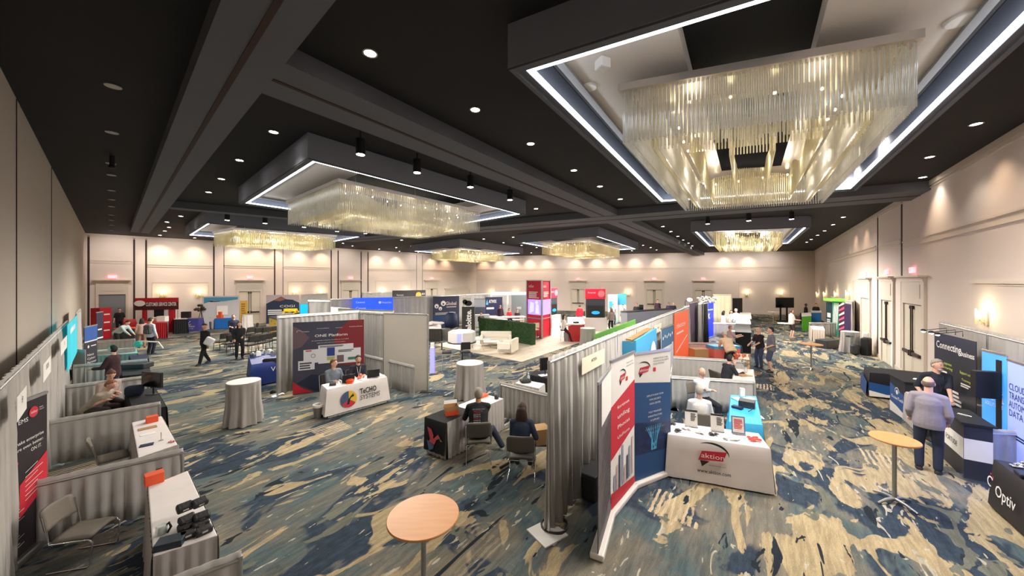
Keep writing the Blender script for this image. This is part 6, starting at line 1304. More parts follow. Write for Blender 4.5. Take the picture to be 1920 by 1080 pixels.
def pt(fr, r): txt('rivotov', fr, fr.w*.12, fr.h-.62, .2, M['paper'], r, w=fr.w*.6, bold=.02); rect(fr, r, fr.w*.12, fr.w*.6, fr.h-.85, fr.h-.78, M['paper']); poly(fr, r, [(fr.w*.1, .9), (fr.w*.9, 1.35), (fr.w*.9, 1.4), (fr.w*.1, .96)], M['paper']); return mat('orange_banner_print', C255(246, 104, 62), .5, var=.06, emit=.25)
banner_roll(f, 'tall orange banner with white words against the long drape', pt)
f = frame2(xy(P(1292.5, 662)), xy(P(1308, 652)), 0, 2.5); banner_roll(f, 'tall aubergine banner right of the orange one', lambda fr, r: (poly(fr, r, [(0, .0), (fr.w, .0), (fr.w, 1.2), (0, .7)], colm('dark_plum_print', 44, 38, 54)), colm('aubergine_print', 74, 52, 88))[1])
drape(xy(P(1309, 655)), xy(P(1318, 648)), 2.4, 'narrow grey drape between the aubergine banner and the black drape', m=M['grey_cloth']); drape(xy(P(1318, 650)), xy(P(1327, 645)), 2.4, 'narrow black drape beside the blue lit banner', m=M['blackcloth'])
f = frame2(xy(P(1322, 637)), xy(P(1338, 632)), 0, 2.35); r = banner_roll(f, 'bright royal blue backlit banner with white letters', lambda fr, r: (txt('NK', fr, fr.w*.1, 1.25, .34, M['paper'], r, bold=.04), rect(fr, r, fr.w*.1, fr.w*.9, 1.78, 1.84, M['paper']), mat('royal_blue_backlit', C255(20, 40, 235), .5, emit=1.0))[2])
f = frame2(xy(P(1337, 612)), xy(P(1370, 612)), 0, 2.6); drape(xy(P(1337, 612)), xy(P(1372, 612)), zat(553, xy(P(1350, 612)).y), 'pale cream drape booth beneath the far doors', m=colm('pale_cream_drape', 222, 216, 186), step=.08, wave=.35); p = xy(P(1322, 640)); k = MB(); rr = random.Random(8); zz = zat(560, p.y)
[k.ell((rr.uniform(-.3, .6), rr.uniform(-.2, .3), rr.uniform(-.1, .25)), (.085, .08, .06), 7, 5) for _ in range(46)]; tag(k.build('flower_garland', M['paper'], loc=(p.x, p.y, zz-.15)), 'white flower garland on top of the blue lit banner', 'flowers', kind='stuff')
f = frame2(xy(P(1374, 606)), xy(P(1392, 606)), 0, 2.4); r = thing('flight_case', 'pair of tall black panels right of the pale cream drape', 'panel'); z_ = zat(559, f.o.y); [MB().slab(f, f.w*a_, f.w*b_, 0, z_, -.05, 0).build('panel', M['black'], r) for a_, b_ in ((0, .49), (.51, 1))]
# far screen, high tables, standing man
f = frame2(xy(P(1454, 602)), xy(P(1488, 602)), 0, 3); y_ = f.o.y; r = monitor(f, 0, f.w, zat(577, y_), zat(558, y_), 'large black screen on a two legged stand near the far wall'); [MB().slab(f, f.w*u, f.w*(u+.07), 0, zat(577, y_), -.1, -.02).build('leg', M['black'], r) for u in (.27, .62)]; MB().slab(f, f.w*.18, f.w*.8, 0, .08, -.35, .2).build('stand_base', M['black'], r)
cocktail_bare(xy(P(1450, 608)), 'farthest white topped cocktail table, before the large black screen', .4, 1.07, top=M['white']); cocktail_bare(xy(P(1471, 638)), 'white topped cocktail table left of the man in shorts', .36, 1.05, top=M['white']); cocktail_bare(xy(P(1521, 693)), 'wooden cocktail table in the right aisle beyond the black counters', .38, 1.05, rot=.8)
person('man in a pale tee and dark shorts looking at his phone', xy(P(1484, 633)), (.95, -.2), (206, 192, 186), (48, 42, 42), hair=(70, 50, 44), shorts=True, voxel=.02, height=1.82, hands=[(-.1, .34, 1.1), (.12, .34, 1.1)], hd=(0, -.4), shoes=colm('tan_shoe', 190, 150, 120))
cocktail_bare(xy(P(794, 1145)), 'nearest round wooden cocktail table, bottom centre', .385, 1.05, rot=.6); cocktail_bare(xy(P(1677, 943)), 'round wooden cocktail table beside the man in the grey shirt', .30, 1.05, rot=.1)

lp = t0+dt*((t1-t0).length-1.2); r = thing('clip_lamp', 'bright clip lamp on top of the long drape above the orange banner', 'lamp'); MB().path([(lp.x, lp.y, 2.45), (lp.x, lp.y, 2.72), (lp.x+.12, lp.y-.1, 2.8)], .012).build('lamp_arm', M['black'], r); MB().ell((lp.x+.14, lp.y-.12, 2.8), (.1, .1, .07)).build('lamp_head', M['lamp'], r)
# ================================================================ lounge and far booths
L0, F0, R0 = xy(P(812, 647)), xy(P(978, 679)), xy(P(1110, 635)); R0 = F0+(R0-F0)*1.75
fq = [L0, F0, R0, L0+(R0-F0)]
wm = mat('pale_wood_floor', C255(222, 208, 188), .5, var=.12, scale=2, stretch=(1, 6, 1))
fb = thing('plank_floor', 'pale wood plank floor laid over the carpet under the white sofas', 'flooring')
MB().prism(fq, .0, .012).build('floor_base', colm('plank_joint', 176, 160, 140), fb)
e1 = (fq[1]-fq[0]); e2 = (fq[3]-fq[0]); n1, n2 = 26, 8
wm2 = mat('pale_wood_floor_b', C255(214, 198, 176), .5, var=.12, scale=2, stretch=(1, 6, 1))
for i in range(n1):
    for j in range(n2):
        o_ = (i % 3)*.33; a, b = (j+o_)/(n2+.7), (j+1+o_)/(n2+.7)-.002
        if j == 0: a = 0
        if j == n2-1: b = 1
        q = [fq[0]+e1*((i+.03)/n1)+e2*a, fq[0]+e1*((i+.97)/n1)+e2*a, fq[0]+e1*((i+.97)/n1)+e2*b, fq[0]+e1*((i+.03)/n1)+e2*b]
        MB().prism(q, .012, .018).build('plank', wm if (i*7+j*3) % 5 < 3 else wm2, fb)
wl = mat('white_leatherette', C255(236, 228, 214), .45, var=.03, bump=.1)
def sofa(c, rz, w_, label, name='sofa', group=None):
    r = thing(name, label, 'sofa', (c[0], c[1], .018), rz, group); MB().box((0, 0, .24), (w_, .75, .2)).build('seat_base', wl, r, bevel=.03); MB().box((0, .02, .38), (w_-.34, .6, .14)).build('seat_cushion', wl, r, bevel=.05); MB().box((0, -.31, .44), (w_, .17, .62)).build('backrest', wl, r, bevel=.04)
    [MB().box((s*(w_/2-.085), .02, .36), (.17, .8, .46)).build('armrest', wl, r, bevel=.04) for s in (-1, 1)]; [MB().tube((sx*(w_/2-.1), sy*.3, 0), (sx*(w_/2-.1), sy*.3, .15), .018).build('leg', M['chrome'], r) for sx in (-1, 1) for sy in (-1, 1)]; return r
sofa(xy(P(930, 648)), math.atan2(-.85, .1)-PI/2-.12, 1.75, 'white two seat sofa in front of the dark green hedge wall')
sofa(xy(P(953, 663)), math.atan2(.2, -.95)-PI/2-.15, .95, 'white armchair with chrome legs on the plank floor', name='armchair')
def coffee(c, rz, w_, d_, label):
    r = thing('coffee_table', label, 'table', (c[0], c[1], .018), rz, 'low lounge tables'); MB().box((0, 0, .43), (w_, d_, .03)).build('tabletop', M['white'], r); [MB().path([(s*w_/2, -d_/2, .42), (s*w_/2, -d_/2, .01), (s*w_/2, d_/2, .01), (s*w_/2, d_/2, .42)], .012, 4).build('leg_frame', M['alu'], r) for s in (-1, 1)]
coffee(xy(P(902, 651)), .2, 1.0, .6, 'low white coffee table between the octagonal desk and the sofa'); coffee(xy(P(921, 656)), .1, .8, .5, 'low coffee table with a dark shelf beside the white armchair')
# hedge wall
a, b = xy(P(898, 630)), xy(P(998, 648)); f = frame2(a, b, 0, 1.3); hz_ = zat(605, a.y); r = thing('hedge_wall', 'long dark green artificial hedge wall behind the white sofa', 'hedge'); hm = mat('hedge_green', C255(44, 72, 36), .9, var=.5, scale=14, bump=.8)
for i in range(3): MB().slab(f, f.w*i/3+.01, f.w*(i+1)/3-.01, .02, 1.22, -.28, 0).build('hedge_panel', hm, r)
k = MB(); rr = random.Random(5)
for _ in range(2600):
    u, v = rr.uniform(0, f.w), rr.uniform(.02, 1.23); d = .012; c = f.at(u, v, .01); t = Vector((rr.uniform(-1, 1), rr.uniform(-1, 1), rr.uniform(-1, 1))).normalized()*.035; s2 = t.orthogonal().normalized()*.018; k.add([c-t, c+s2, c+t, c-s2], [(0, 1, 2, 3)])
k.build('leaf_clusters', colm('hedge_leaf_green', 58, 92, 44), r)['kind'] = 'stuff'
# white high tables behind the hedge
def prism_thing(name, label, cat, pts, z0, z1, m, pn='body', top=None, group=None):
    r = thing(name, label, cat, group=group); MB().prism(pts, z0, z1).build(pn, m, r)
    if top: MB().prism(inset(pts, -.03), z1, z1+.035).build(pn.split('_')[0]+'_top' if pn != 'body' else 'worktop', top, r)
    return r
c = xy(P(952, 622)); r = thing('high_table', 'long white high table behind the hedge wall', 'table', c, .35); MB().box((0, 0, 1.05), (2.6, .8, .06)).build('tabletop', M['white'], r); [MB().box((s*1.1, 0, .51), (.06, .7, 1.02)).build('leg_panel', M['white'], r) for s in (-1, 1)]
for i, (x, y) in enumerate(((940, 628), (972, 629))): cocktail_bare(xy(P(x, y)), ('small white round table behind the hedge wall, left', 'white round table behind the right end of the hedge wall')[i], .42, 1.07, top=M['white'])
stool('cream high chair at the right end of the hedge wall', xy(P(1003, 640)), .4, m=colm('cream_seat', 222, 206, 180)); stool('cream high chair in front of the tall red tower', xy(P(1008, 632)), -.6, m=colm('cream_seat', 222, 206, 180)) 
# octagonal lit desk, high chairs
c = xy(P(866, 676)); r = thing('octagonal_display', 'white octagonal display with a violet lit face on a round table', 'display', c, .2); MB().lathe([(.62, .88), (.62, 1.32), (.55, 1.36)], n=8, smooth=False).build('display_box', M['white'], r); ff = Fr((-.24, -.59, .92), (1, 0, 0)); rect(ff, r, 0, .3, 0, .38, mat('violet_lit_panel', C255(170, 170, 255), .4, emit=.35), .01); MB().lathe([(.66, .84), (.66, .88)], n=24).build('tabletop', M['black'], r); MB().tube((0, 0, 0), (0, 0, .85), .05).build('pole', M['black'], r); MB().lathe([(.35, 0), (.33, .03)], n=20).build('foot_disc', M['black'], r)
stool('high chrome chair with a black seat left of the octagonal display', xy(P(838, 695)), -1.4, h=.75); stool('high chrome chair with a black back in front of the octagonal display', xy(P(872, 694)), .3, h=.75); 
p = xy(P(806, 700)); r = prism_thing('lit_pedestal', 'narrow white pedestal with violet light at the edge of the white panel', 'pedestal', [p+Vector(v) for v in ((0, 0, 0), (.16, 0, 0), (.16, .2, 0), (0, .2, 0))], 0, 1.0, mat('violet_lit_panel', C255(170, 170, 255), .4, emit=.35)); MB().box((p.x+.08, p.y+.1, 1.09), (.13, .12, .18)).build('printed_box', M['paper'], r)
# dark tower with vertical white letters
a, b = xy(P(866, 640)), xy(P(889, 640)); f = frame2(a, b, 0, 2.4); zt = zat(575, a.y); r = thing('tower_sign', 'black tower with a white vertical word beside the hedge wall', 'sign'); MB().slab(f, 0, f.w, 0, zt, -.5, 0).build('tower_body', colm('dark_olive_black', 44, 44, 40), r); f.u, f.v = f.v, f.u; f2_ = Fr(f.at(0, 0, 0), (0, 0, 1), -Vector(f.v)); ft = Fr(frame2(a, b, 0, 2).at(frame2(a, b, 0, 2).w*.76, .35, .012), (0, 0, 1), (a-b)); txt('Deloitte.', ft, 0, 0, .33, M['paper'], r, w=zt-.55, bold=.04, d=.0)
# tall red tower
a, b, c = xy(P(988, 631)), xy(P(1016, 636)), xy(P(1032, 630)); zt = zat(524.5, b.y); f, g = frame2(a, b, 0, zt), frame2(b, c, 0, zt); r = thing('tower_sign', 'tallest red tower sign with a lit violet screen picture', 'sign'); rd = colm('tower_red', 214, 30, 62)
d = a+(c-b); MB().prism(inset([a, b, c, d], .03), 0, zt-.02).build('tower_body', rd, r)
k = MB(); [k.box((v.x, v.y, zt/2), (.09, .09, zt), .5) for v in (a, b, c, d)]; [k.slab(fr_, 0, fr_.w, z0, z0+.06, -.03, .035) for fr_ in (f, g) for z0 in (0, zt*.33, zt-.06)]; k.build('tower_frame', M['alu'], r)
vs = mat('violet_screen', C255(150, 130, 245), .4, emit=1.1); rect(f, r, .12, f.w-.03, zt*.4, zt*.66, vs, .02, 'lit_screen'); rect(g, r, .03, g.w-.05, zt*.4, zt*.66, vs, .02, 'lit_screen')
k = MB(); disc(k, f, f.w*.68, zt*.61, .13, .03); flat(k, f, [(f.w*.6, zt*.42), (f.w*.85, zt*.42), (f.w*.8, zt*.58), (f.w*.62, zt*.58)], .03); flat(k, f, [(f.w*.2, zt*.42), (f.w*.5, zt*.46), (f.w*.5, zt*.6), (f.w*.25, zt*.62)], .03); k.build('figure_print', colm('pale_violet_print', 206, 204, 250, emit=.6), r)
txt('infor', f, f.w*.15, zt-.5, .2, M['paper'], r, w=f.w*.35, d=.04); txt('infor', g, g.w*.1, zt-.5, .18, M['paper'], r, w=g.w*.35, d=.04); k = MB(); strokes(k, f, f.w*.15, f.w*.9, zt*.68, zt*.8, .03, n=5); strokes(k, g, g.w*.15, g.w*.8, zt*.7, zt*.8, .03, n=4); k.build('print_lines', M['paper'], r)
def kiosk(pa, pb, ytop, yred, label, frac=.25, white=None, name='kiosk'):
    a, b = xy(P(*pa)), xy(P(*pb)); f = frame2(a, b, 0, 3); zt = zat(ytop, a.y); zr = zat(yred, a.y); r = thing(name, label, 'kiosk'); MB().slab(f, 0, f.w, .95, zr, -.12, -.02).build('dark_panel', colm('charcoal_panel', 52, 56, 64), r); MB().slab(f, -.03, f.w+.03, zr, zt, -.14, .0).build('header_panel', rd, r); MB().slab(f, f.w*.1, f.w*.9, 1.0, zr-.5, -.02, .04).build('screen', M['black'], r); k = MB(); disc(k, f, f.w*.5, 1.35, .12, .06, ru=.3); k.build('screen_logo', mat('blue_glow', C255(20, 120, 240), .4, emit=1.5), r)
    txt('Partner hub', f, f.w*.1, zt-(zt-zr)*.45, .12, M['paper'], r, w=f.w*.4, d=.02); k = MB(); disc(k, f, f.w*.8, (zt+zr)/2, .25, .02); k.build('gear_print', colm('rose_print', 214, 120, 130), r)
    MB().slab(f, -.1, f.w+.1, 0, .98, -.9, .25).build('desk_body', colm('light_grey_laminate', 204, 202, 202), r); [MB().tube(f.at(u, 0, -.05), f.at(u, zt, -.05), .03).build('upright_post', M['alu'], r) for u in (0, f.w)]; return r
kiosk((1098.5, 621), (1134.5, 621), 541.5, 560.5, 'red headed kiosk with a lit blue screen right of the tall red tower'); kiosk((1031, 615), (1045, 612), 540.5, 559, 'red headed kiosk partly behind the tall red tower')
# red counter
a, b, c = xy(P(1066, 641)), xy(P(1096, 640)), xy(P(1090, 622)); r = thing('reception_counter', 'curved red counter with a pale top beside the draped cocktail table', 'counter'); pts = [a]+[a.lerp(b, t)+Vector((.1, -.18, 0))*math.sin(PI*t) for t in (.2, .4, .6, .8)]+[b, c, a+(c-b)]; MB().prism(pts, .018, 1.02).build('counter_body', colm('tomato_red_panel', 190, 44, 46), r); MB().prism(inset(pts, -.03), 1.02, 1.07).build('counter_top', M['white'], r); box_thing('card_reader', 'small dark device on the curved red counter', 'device', P(1080, 606, 1.07), 1.07, (.3, .2, .1), .2, M['dark'])
person('person in a white coat seated on a high stool behind the red counter', xy(P(1058, 640)), (.9, -.2), (232, 222, 214), (60, 24, 30), hair=(30, 26, 30), hairstyle='long', pose='sit', sleeves='long', seat=.7, voxel=.028, fingers=False); stool('high stool under the person in the white coat', xy(P(1057, 640)), -1.6, h=.68, hb=.15)
p = xy(P(1063, 640)); tag(MB().lathe([(.16, 0), (.2, .55), (.18, .55)], n=16).build('waste_bin', colm('grey_plastic', 136, 134, 132), loc=p), 'grey round bin left of the curved red counter', 'bin')
person('person in a bright red shirt standing beyond the white desk', xy(P(1087, 612)), (.1, 1), (204, 26, 50), (40, 30, 34), hair=(60, 40, 36), voxel=.03, fingers=False, sleeves='long'); person('woman in a patterned grey top and black leggings near the green slope', xy(P(1146, 622)), (-.2, 1), (134, 120, 114), (28, 26, 28), hair=(110, 90, 74), hairstyle='long', voxel=.022, sleeves='long', height=1.75, fingers=False); person('person in pale clothes beyond the woman in the patterned top', xy(P(1150, 609)), (.3, -.8), (206, 200, 200), (70, 70, 76), hair=(50, 40, 36), voxel=.03, fingers=False)
# green slope in front of the counter: a long lime green edged board
a, b = xy(P(1117, 634, .9)), xy(P(1192, 604, .9)); f = frame2(a, b, 0, 1.1); r = thing('green_board', 'long lime green board rising behind the tall drape', 'board'); MB().slab(f, 0, f.w, .35, 1.1, -.06, 0).build('board_panel', colm('lime_green_panel', 112, 190, 76), r, bevel=.05); [MB().tube(f.at(f.w*u, 0, -.03), f.at(f.w*u, .4, -.03), .03).build('leg', M['alu'], r) for u in (.1, .5, .9)]
# dark grey counter with staff
a, b = xy(P(1176, 616)), xy(P(1262, 607)); f = frame2(a, b, 0, 1.1); r = thing('reception_counter', 'long dark grey counter below the far wall doors', 'counter'); MB().slab(f, 0, f.w, 0, zat(585.5, a.y), -.6, 0).build('counter_body', colm('slate_grey_laminate', 112, 114, 124), r); zc = zat(585.5, a.y); MB().slab(f, -.05, f.w+.05, zc, zc+.04, -.65, .05).build('counter_top', M['black'], r)
for i, (x, y, sh, l, hr) in enumerate(((1168, 612, (150, 150, 156), 'person in grey behind the left end of the dark grey counter', (60, 44, 36)), (1193, 606, (36, 34, 36), 'man in black behind the dark grey counter, beside a monitor', (60, 44, 36)), (1233, 601, (70, 48, 66), 'person in plum standing tallest behind the dark grey counter', (40, 30, 30)), (1254, 603, (60, 60, 80), 'person in slate at the right end of the dark grey counter', (70, 60, 56)), (1263, 603, (44, 44, 54), 'dark dressed person half hidden by the tall drape top', (160, 150, 140)))):
    person(l, xy(P(x, y)), (.1*(-1)**i, -1), sh, (30, 30, 34), hair=hr, voxel=.035, fingers=False, sleeves='long', height=1.75 if i != 2 else 1.95, skin=('light', 'tan')[i % 2])
f2k = frame2(xy(P(1198, 606)), xy(P(1206, 606)), 0, 2); r = monitor(f2k, 0, f2k.w, 1.15, 1.6, 'black monitor on the dark grey counter'); MB().slab(f2k, f2k.w*.4, f2k.w*.6, zc, 1.2, -.02, 0).build('monitor_stand', M['black'], r)
# white and blue booth at the far wall
f = frame2(xy(P(1140, 606)), xy(P(1158, 606)), 0, 3); zt = zat(552, f.o.y); banner_roll(Fr(f.o, f.u, w=f.w, h=zt), 'pale aqua lit backdrop at the far wall', lambda fr, r: (rect(fr, r, .1, fr.w*.45, 1.3, 1.9, colm('screen_blue', 40, 140, 210, emit=.6), .02, 'screen'), colm('aqua_print', 176, 214, 214))[1], base=False, name='backdrop'); f = frame2(xy(P(1158, 605)), xy(P(1174, 605)), 0, 3); banner_roll(Fr(f.o, f.u, w=f.w, h=zat(551, f.o.y)), 'sky blue and white backdrop at the far wall left of the sconce', lambda fr, r: (rect(fr, r, 0, fr.w, fr.h*.62, fr.h, colm('sky_blue_panel', 70, 170, 220)), M['paper'])[1], base=False, name='backdrop')
# long drape runs in the back left
drape(xy(P(620, 561, 2.5)), xy(P(820, 554.6, 2.5)), 2.47, 'long grey drape run behind the white partition panel', m=M['drape2'], step=.1, wave=.4, amp=.05, seed=61); drape(xy(P(820, 554.6, 2.5)), xy(P(987, 547.5, 2.5)), 2.47, 'far part of the grey drape run behind the navy backdrops', m=M['drape2'], step=.12, wave=.45, amp=.05, seed=62)
drape(xy(P(577, 563, 2.5)), xy(P(620, 563.5, 2.5)), 2.47, 'grey drape behind the blue lit monitor', m=M['drape2'], step=.1, wave=.35); drape(xy(P(564, 553, 2.5)), xy(P(614, 550, 2.5)), 2.47, 'far grey drape below the sconces of the back wall', m=M['drape2'], step=.12, wave=.4); drape(xy(P(679, 548, 2.5)), xy(P(736, 547, 2.5)), 2.47, 'far grey drape left of the black top banner', m=M['drape2'], step=.15, wave=.5)
card_on(xy(P(577, 555, 2.3)), xy(P(598, 555, 2.3)), 2.25, 2.5, 'tiny white name card on the far drape below the sconces', 'HOLLAND', off=.08); card_on(xy(P(688, 551, 2.4)), xy(P(704, 551, 2.4)), 2.2, 2.47, 'tiny white name card left of the black top banner', 'VOXEL', off=.08)
f = frame2(xy(P(735, 546.5, 2.6)), xy(P(797, 545.5, 2.6)), 1.9, 2.75); f = Fr(f.o+f.n*.15, f.u, w=f.w, h=.95); r = thing('header_banner', 'black top banner with a yellow dome picture behind the drape run', 'banner'); MB().slab(f, 0, f.w, 0, .8, -.04, 0).build('header_sign', colm('soft_black_print', 40, 36, 40), r); k = MB(); disc(k, f, f.w*.78, .3, .3, .01, a0=0, a1=PI, n=14); flat(k, f, [(f.w*.78-.3, .05), (f.w*.78+.3, .05), (f.w*.78+.3, .3), (f.w*.78-.3, .3)], .01); k.build('dome_print', colm('amber_print', 224, 170, 50), r); txt('Forecast', f, f.w*.12, .25, .16, M['alu'], r, w=f.w*.2, d=.01); txt('HARD HAT', f, f.w*.88, .3, .2, M['paper'], r, w=f.w*.1, d=.01); [MB().tube(f.at(u, -1.9, -.02), f.at(u, .02, -.02), .03).build('upright_post', M['alu'], r) for u in (.05, f.w-.05)]
# blue lit sign
f = frame2(xy(P(662, 558.5, 2.55)), xy(P(737, 557.5, 2.55)), 1.2, 2.6); f = Fr(f.o+f.n*.3, f.u, w=f.w, h=1.36); r = thing('lit_sign', 'wide electric blue lit sign above the white partition tops', 'sign'); MB().slab(f, 0, f.w, 0, f.h, -.1, 0).build('light_box', mat('electric_blue_lit', C255(26, 70, 235), .5, emit=.95), r); [txt(s, f, f.w*u, v, h, M['paper'], r, w=f.w*w_, d=.01) for s, u, v, h, w_ in (('Connect', .08, 1.02, .12, .22), ('Canvas', .08, .6, .18, .24), ('Media Intro', .08, .22, .2, .33), ('Perspectives', .72, .98, .13, .24), ('Search Central', .68, .35, .1, .26))]; k = MB(); disc(k, f, f.w*.67, 1.04, .08, .01); disc(k, f, f.w*.62, .4, .09, .01); k.build('logo_disc', M['paper'], r); [MB().tube(f.at(u, -1.2, -.05), f.at(u, .05, -.05), .03).build('upright_post', M['alu'], r) for u in (.05, f.w-.05)]
# white low partitions between
f = frame2(xy(P(617, 576, 2.0)), xy(P(655, 579, 2.0)), 0, 2.05); r = thing('partition_panel', 'white partition panel behind the slate backdrop booth, left', 'partition'); MB().slab(f, 0, f.w, 0, 2.02, -.06, 0).build('panel', colm('off_white_panel', 214, 208, 198), r)
f = frame2(xy(P(634, 579, 2.3)), xy(P(737, 582.5, 2.3)), 0, 2.3); r = thing('partition_panel', 'long white partition below the electric blue sign', 'partition'); MB().slab(f, 0, f.w, 0, 2.28, -.06, 0).build('panel', colm('off_white_panel', 214, 208, 198), r); MB().slab(f, 0, f.w, 2.28, 2.32, -.08, .02).build('panel_frame', M['alu'], r)
# navy backdrops
def navy(pl, pr, ytop, label, fn, m=None, h=None): f = frame2(xy(P(*pl)), xy(P(*pr)), 0, 2); f = Fr(f.o, f.u, w=f.w, h=zat(ytop, (f.o.y+f.at(f.w, 0).y)/2)); return banner_roll(f, label, lambda fr, r: (fn(fr, r), m or colm('midnight_print', 40, 50, 76))[1], base=False, name='backdrop')
def fn(fr, r):
    w_, h_ = fr.w, fr.h; txt('Global', fr, w_*.46, h_*.72, .26, M['alu'], r, w=w_*.42, bold=.02); k = MB(); disc(k, fr, w_*.38, h_*.78, .2, .008); disc(k, fr, w_*.13, h_*.7, .17, .008); disc(k, fr, w_*.27, h_*.62, .14, .008); k.build('logo_disc', M['paper'], r); k = MB(); disc(k, fr, w_*.38, h_*.76, .12, .012, n=3); disc(k, fr, w_*.13, h_*.68, .1, .012, n=3); disc(k, fr, w_*.27, h_*.6, .08, .012, n=3); k.build('logo_mark', M['navy'], r); k = MB(); strokes(k, fr, w_*.5, w_*.9, h_*.64, h_*.68, .008, n=1); strokes(k, fr, w_*.08, w_*.9, h_*.42, h_*.5, .008, n=2); k.build('print_lines', M['alu'], r); rect(fr, r, .05, w_-.05, .3, h_*.45, colm('deep_blue_print', 30, 60, 104), .006)
navy((812, 617), (861, 613), 555.5, 'large navy backdrop with three round emblems and a grey word', fn)
navy((910, 608), (942, 606), 557, 'navy backdrop with a white word and blue triangle, right of the grey picture', lambda fr, r: (txt('ATWIX', fr, fr.w*.2, fr.h*.78, .28, M['paper'], r, w=fr.w*.45, bold=.02), poly(fr, r, [(fr.w*.03, fr.h*.72), (fr.w*.1, fr.h*.92), (fr.w*.17, fr.h*.72)], colm('cyan_print', 90, 190, 236)), rect(fr, r, .1, fr.w*.5, fr.h*.55, fr.h*.62, M['paper'])), m=colm('ink_blue_print', 24, 34, 80))
navy((889, 609), (910, 609), 560, 'grey picture panel left of the navy triangle backdrop', lambda fr, r: rect(fr, r, 0, fr.w, fr.h*.68, fr.h*.98, colm('pale_photo_print', 178, 184, 192)), m=colm('steel_print', 84, 90, 110))
navy((867, 611), (883, 611), 558, 'small white board with black drawings behind the black tower', lambda fr, r: [disc(k := MB(), fr, fr.w*.3, fr.h*.85, .2, .01), disc(k, fr, fr.w*.7, fr.h*.8, .22, .01, ru=.3), k.build('drawing', M['black'], r)], m=colm('off_white_panel', 214, 208, 198))
navy((959, 607), (987, 606), 553, 'smoky grey glass panel with faint white letters left of the red tower', lambda fr, r: (txt('VERTEX', fr, fr.w*.35, fr.h*.5, .2, M['paper'], r, w=fr.w*.3)), m=colm('smoky_grey_glass', 110, 120, 124, .25))
f = frame2(xy(P(920, 604)), xy(P(988, 603)), 0, 3); z_ = zat(548, f.o.y); r = thing('truss_header', 'white lit header over the far booths left of the red tower', 'header'); MB().slab(f, 0, f.w, z_-.25, z_, -.3, 0).build('header_panel', mat('lit_white_header', C255(226, 236, 250), .5, emit=.7), r); [MB().slab(f, u, u+.15, 0, z_-.25, -.3, -.1).build('upright_post', M['white'], r) for u in (.0, f.w*.45, f.w-.2)]
for i, (x, y, c1, l, seat_) in enumerate(((902, 622, (34, 34, 40), 'dark suited person seated behind the black tower', 1), (938, 612, (56, 30, 48), 'person in plum by the navy triangle backdrop', 0), (955, 610, (200, 60, 60), 'person in red left of the tall red tower', 1), (970, 612, (60, 40, 44), 'dark dressed person close to the tall red tower', 1))):
    person(l, xy(P(x, y)), (.2, -1), c1, (30, 30, 34), hair=(40, 30, 28), voxel=.035, fingers=False, sleeves='long', pose='sit' if seat_ else 'stand', seat=.5)
sofa(xy(P(923, 610)), PI, 1.9, 'taupe backed settee beyond the hedge wall', name='settee', group=None)
box_thing('reception_desk', 'pale grey desk left of the taupe settee', 'desk', xy(P(895, 612)), 0, (1.9, .7, .95), .2, colm('pale_grey_laminate', 176, 178, 180), lid=.04)
p = xy(P(846, 626)); r = thing('lounge_chair', 'navy egg shaped lounge chair before the navy backdrop with emblems', 'chair', p, 0); MB().lathe([(.1, .35), (.42, .5), (.48, .85), (.42, 1.3), (.2, 1.5)], n=18).build('shell', M['navy'], r); MB().tube((0, 0, 0), (0, 0, .4), .04).build('pole', M['chrome'], r); MB().lathe([(.35, 0), (.3, .03)], n=18).build('foot_disc', M['chrome'], r)
q = [xy(P(x, y)) for x, y in ((803, 640), (828, 640), (826, 626), (806, 625))]; skirted_table(q, 'table heaped with white cloths left of the navy emblem backdrop', skirt=M['seatdark'], top=M['whitecloth']); c = sum(q, Vector())/4; k = MB(); rr = random.Random(12); [k.ell((c.x+rr.uniform(-.5, .5), c.y+rr.uniform(-.3, .3), .82+rr.uniform(0, .15)), (.25, .2, .09), 9, 6) for _ in range(8)]; tag(k.build('folded_cloths', M['whitecloth']), 'rumpled white cloths heaped on the table beside the white panel', 'cloths', kind='stuff'); box_thing('grey_case', 'grey box on the floor beside the cloth table', 'box', xy(P(833, 632)), 0, (.7, .5, .55), .2, colm('grey_plastic', 136, 134, 132))

# ================================================================ right side
def quadn(*pp, z=.76): return [xy(P(a, b, z)) for a, b in pp]
# green booth far right
f = frame2(xy(P(1549, 627)), xy(P(1560, 630)), 0, 2.4); banner_roll(Fr(f.o, f.u, w=f.w, h=zat(565, f.o.y)), 'dark teal banner at the left of the green booth', lambda fr, r: (rect(fr, r, .15, fr.w-.15, 1.2, 1.5, M['paper']), (strokes(k := MB(), fr, .1, fr.w-.1, .4, 1.1, n=6), k.build('print_lines', M['paper'], r)), colm('petrol_print', 24, 62, 74))[2]); f = frame2(xy(P(1561, 630)), xy(P(1573, 633)), 0, 2.4); r = banner_roll(Fr(f.o, f.u, w=f.w, h=zat(562, f.o.y)), 'glowing green banner with a lime canopy', lambda fr, r: ([poly(fr, r, [(fr.w*.2*j, .5), (fr.w*.2*j+.08, .5), (fr.w*.2*j+.25, 2.2), (fr.w*.2*j+.15, 2.2)], M['paper']) for j in range(4)], colm('green_print2', 24, 120, 96, emit=.4))[1]); MB().slab(f, 0, f.w+.6, 2.35, 2.5, -.1, .5).build('lime_canopy', colm('lime_lit', 120, 220, 60, emit=.6), r)
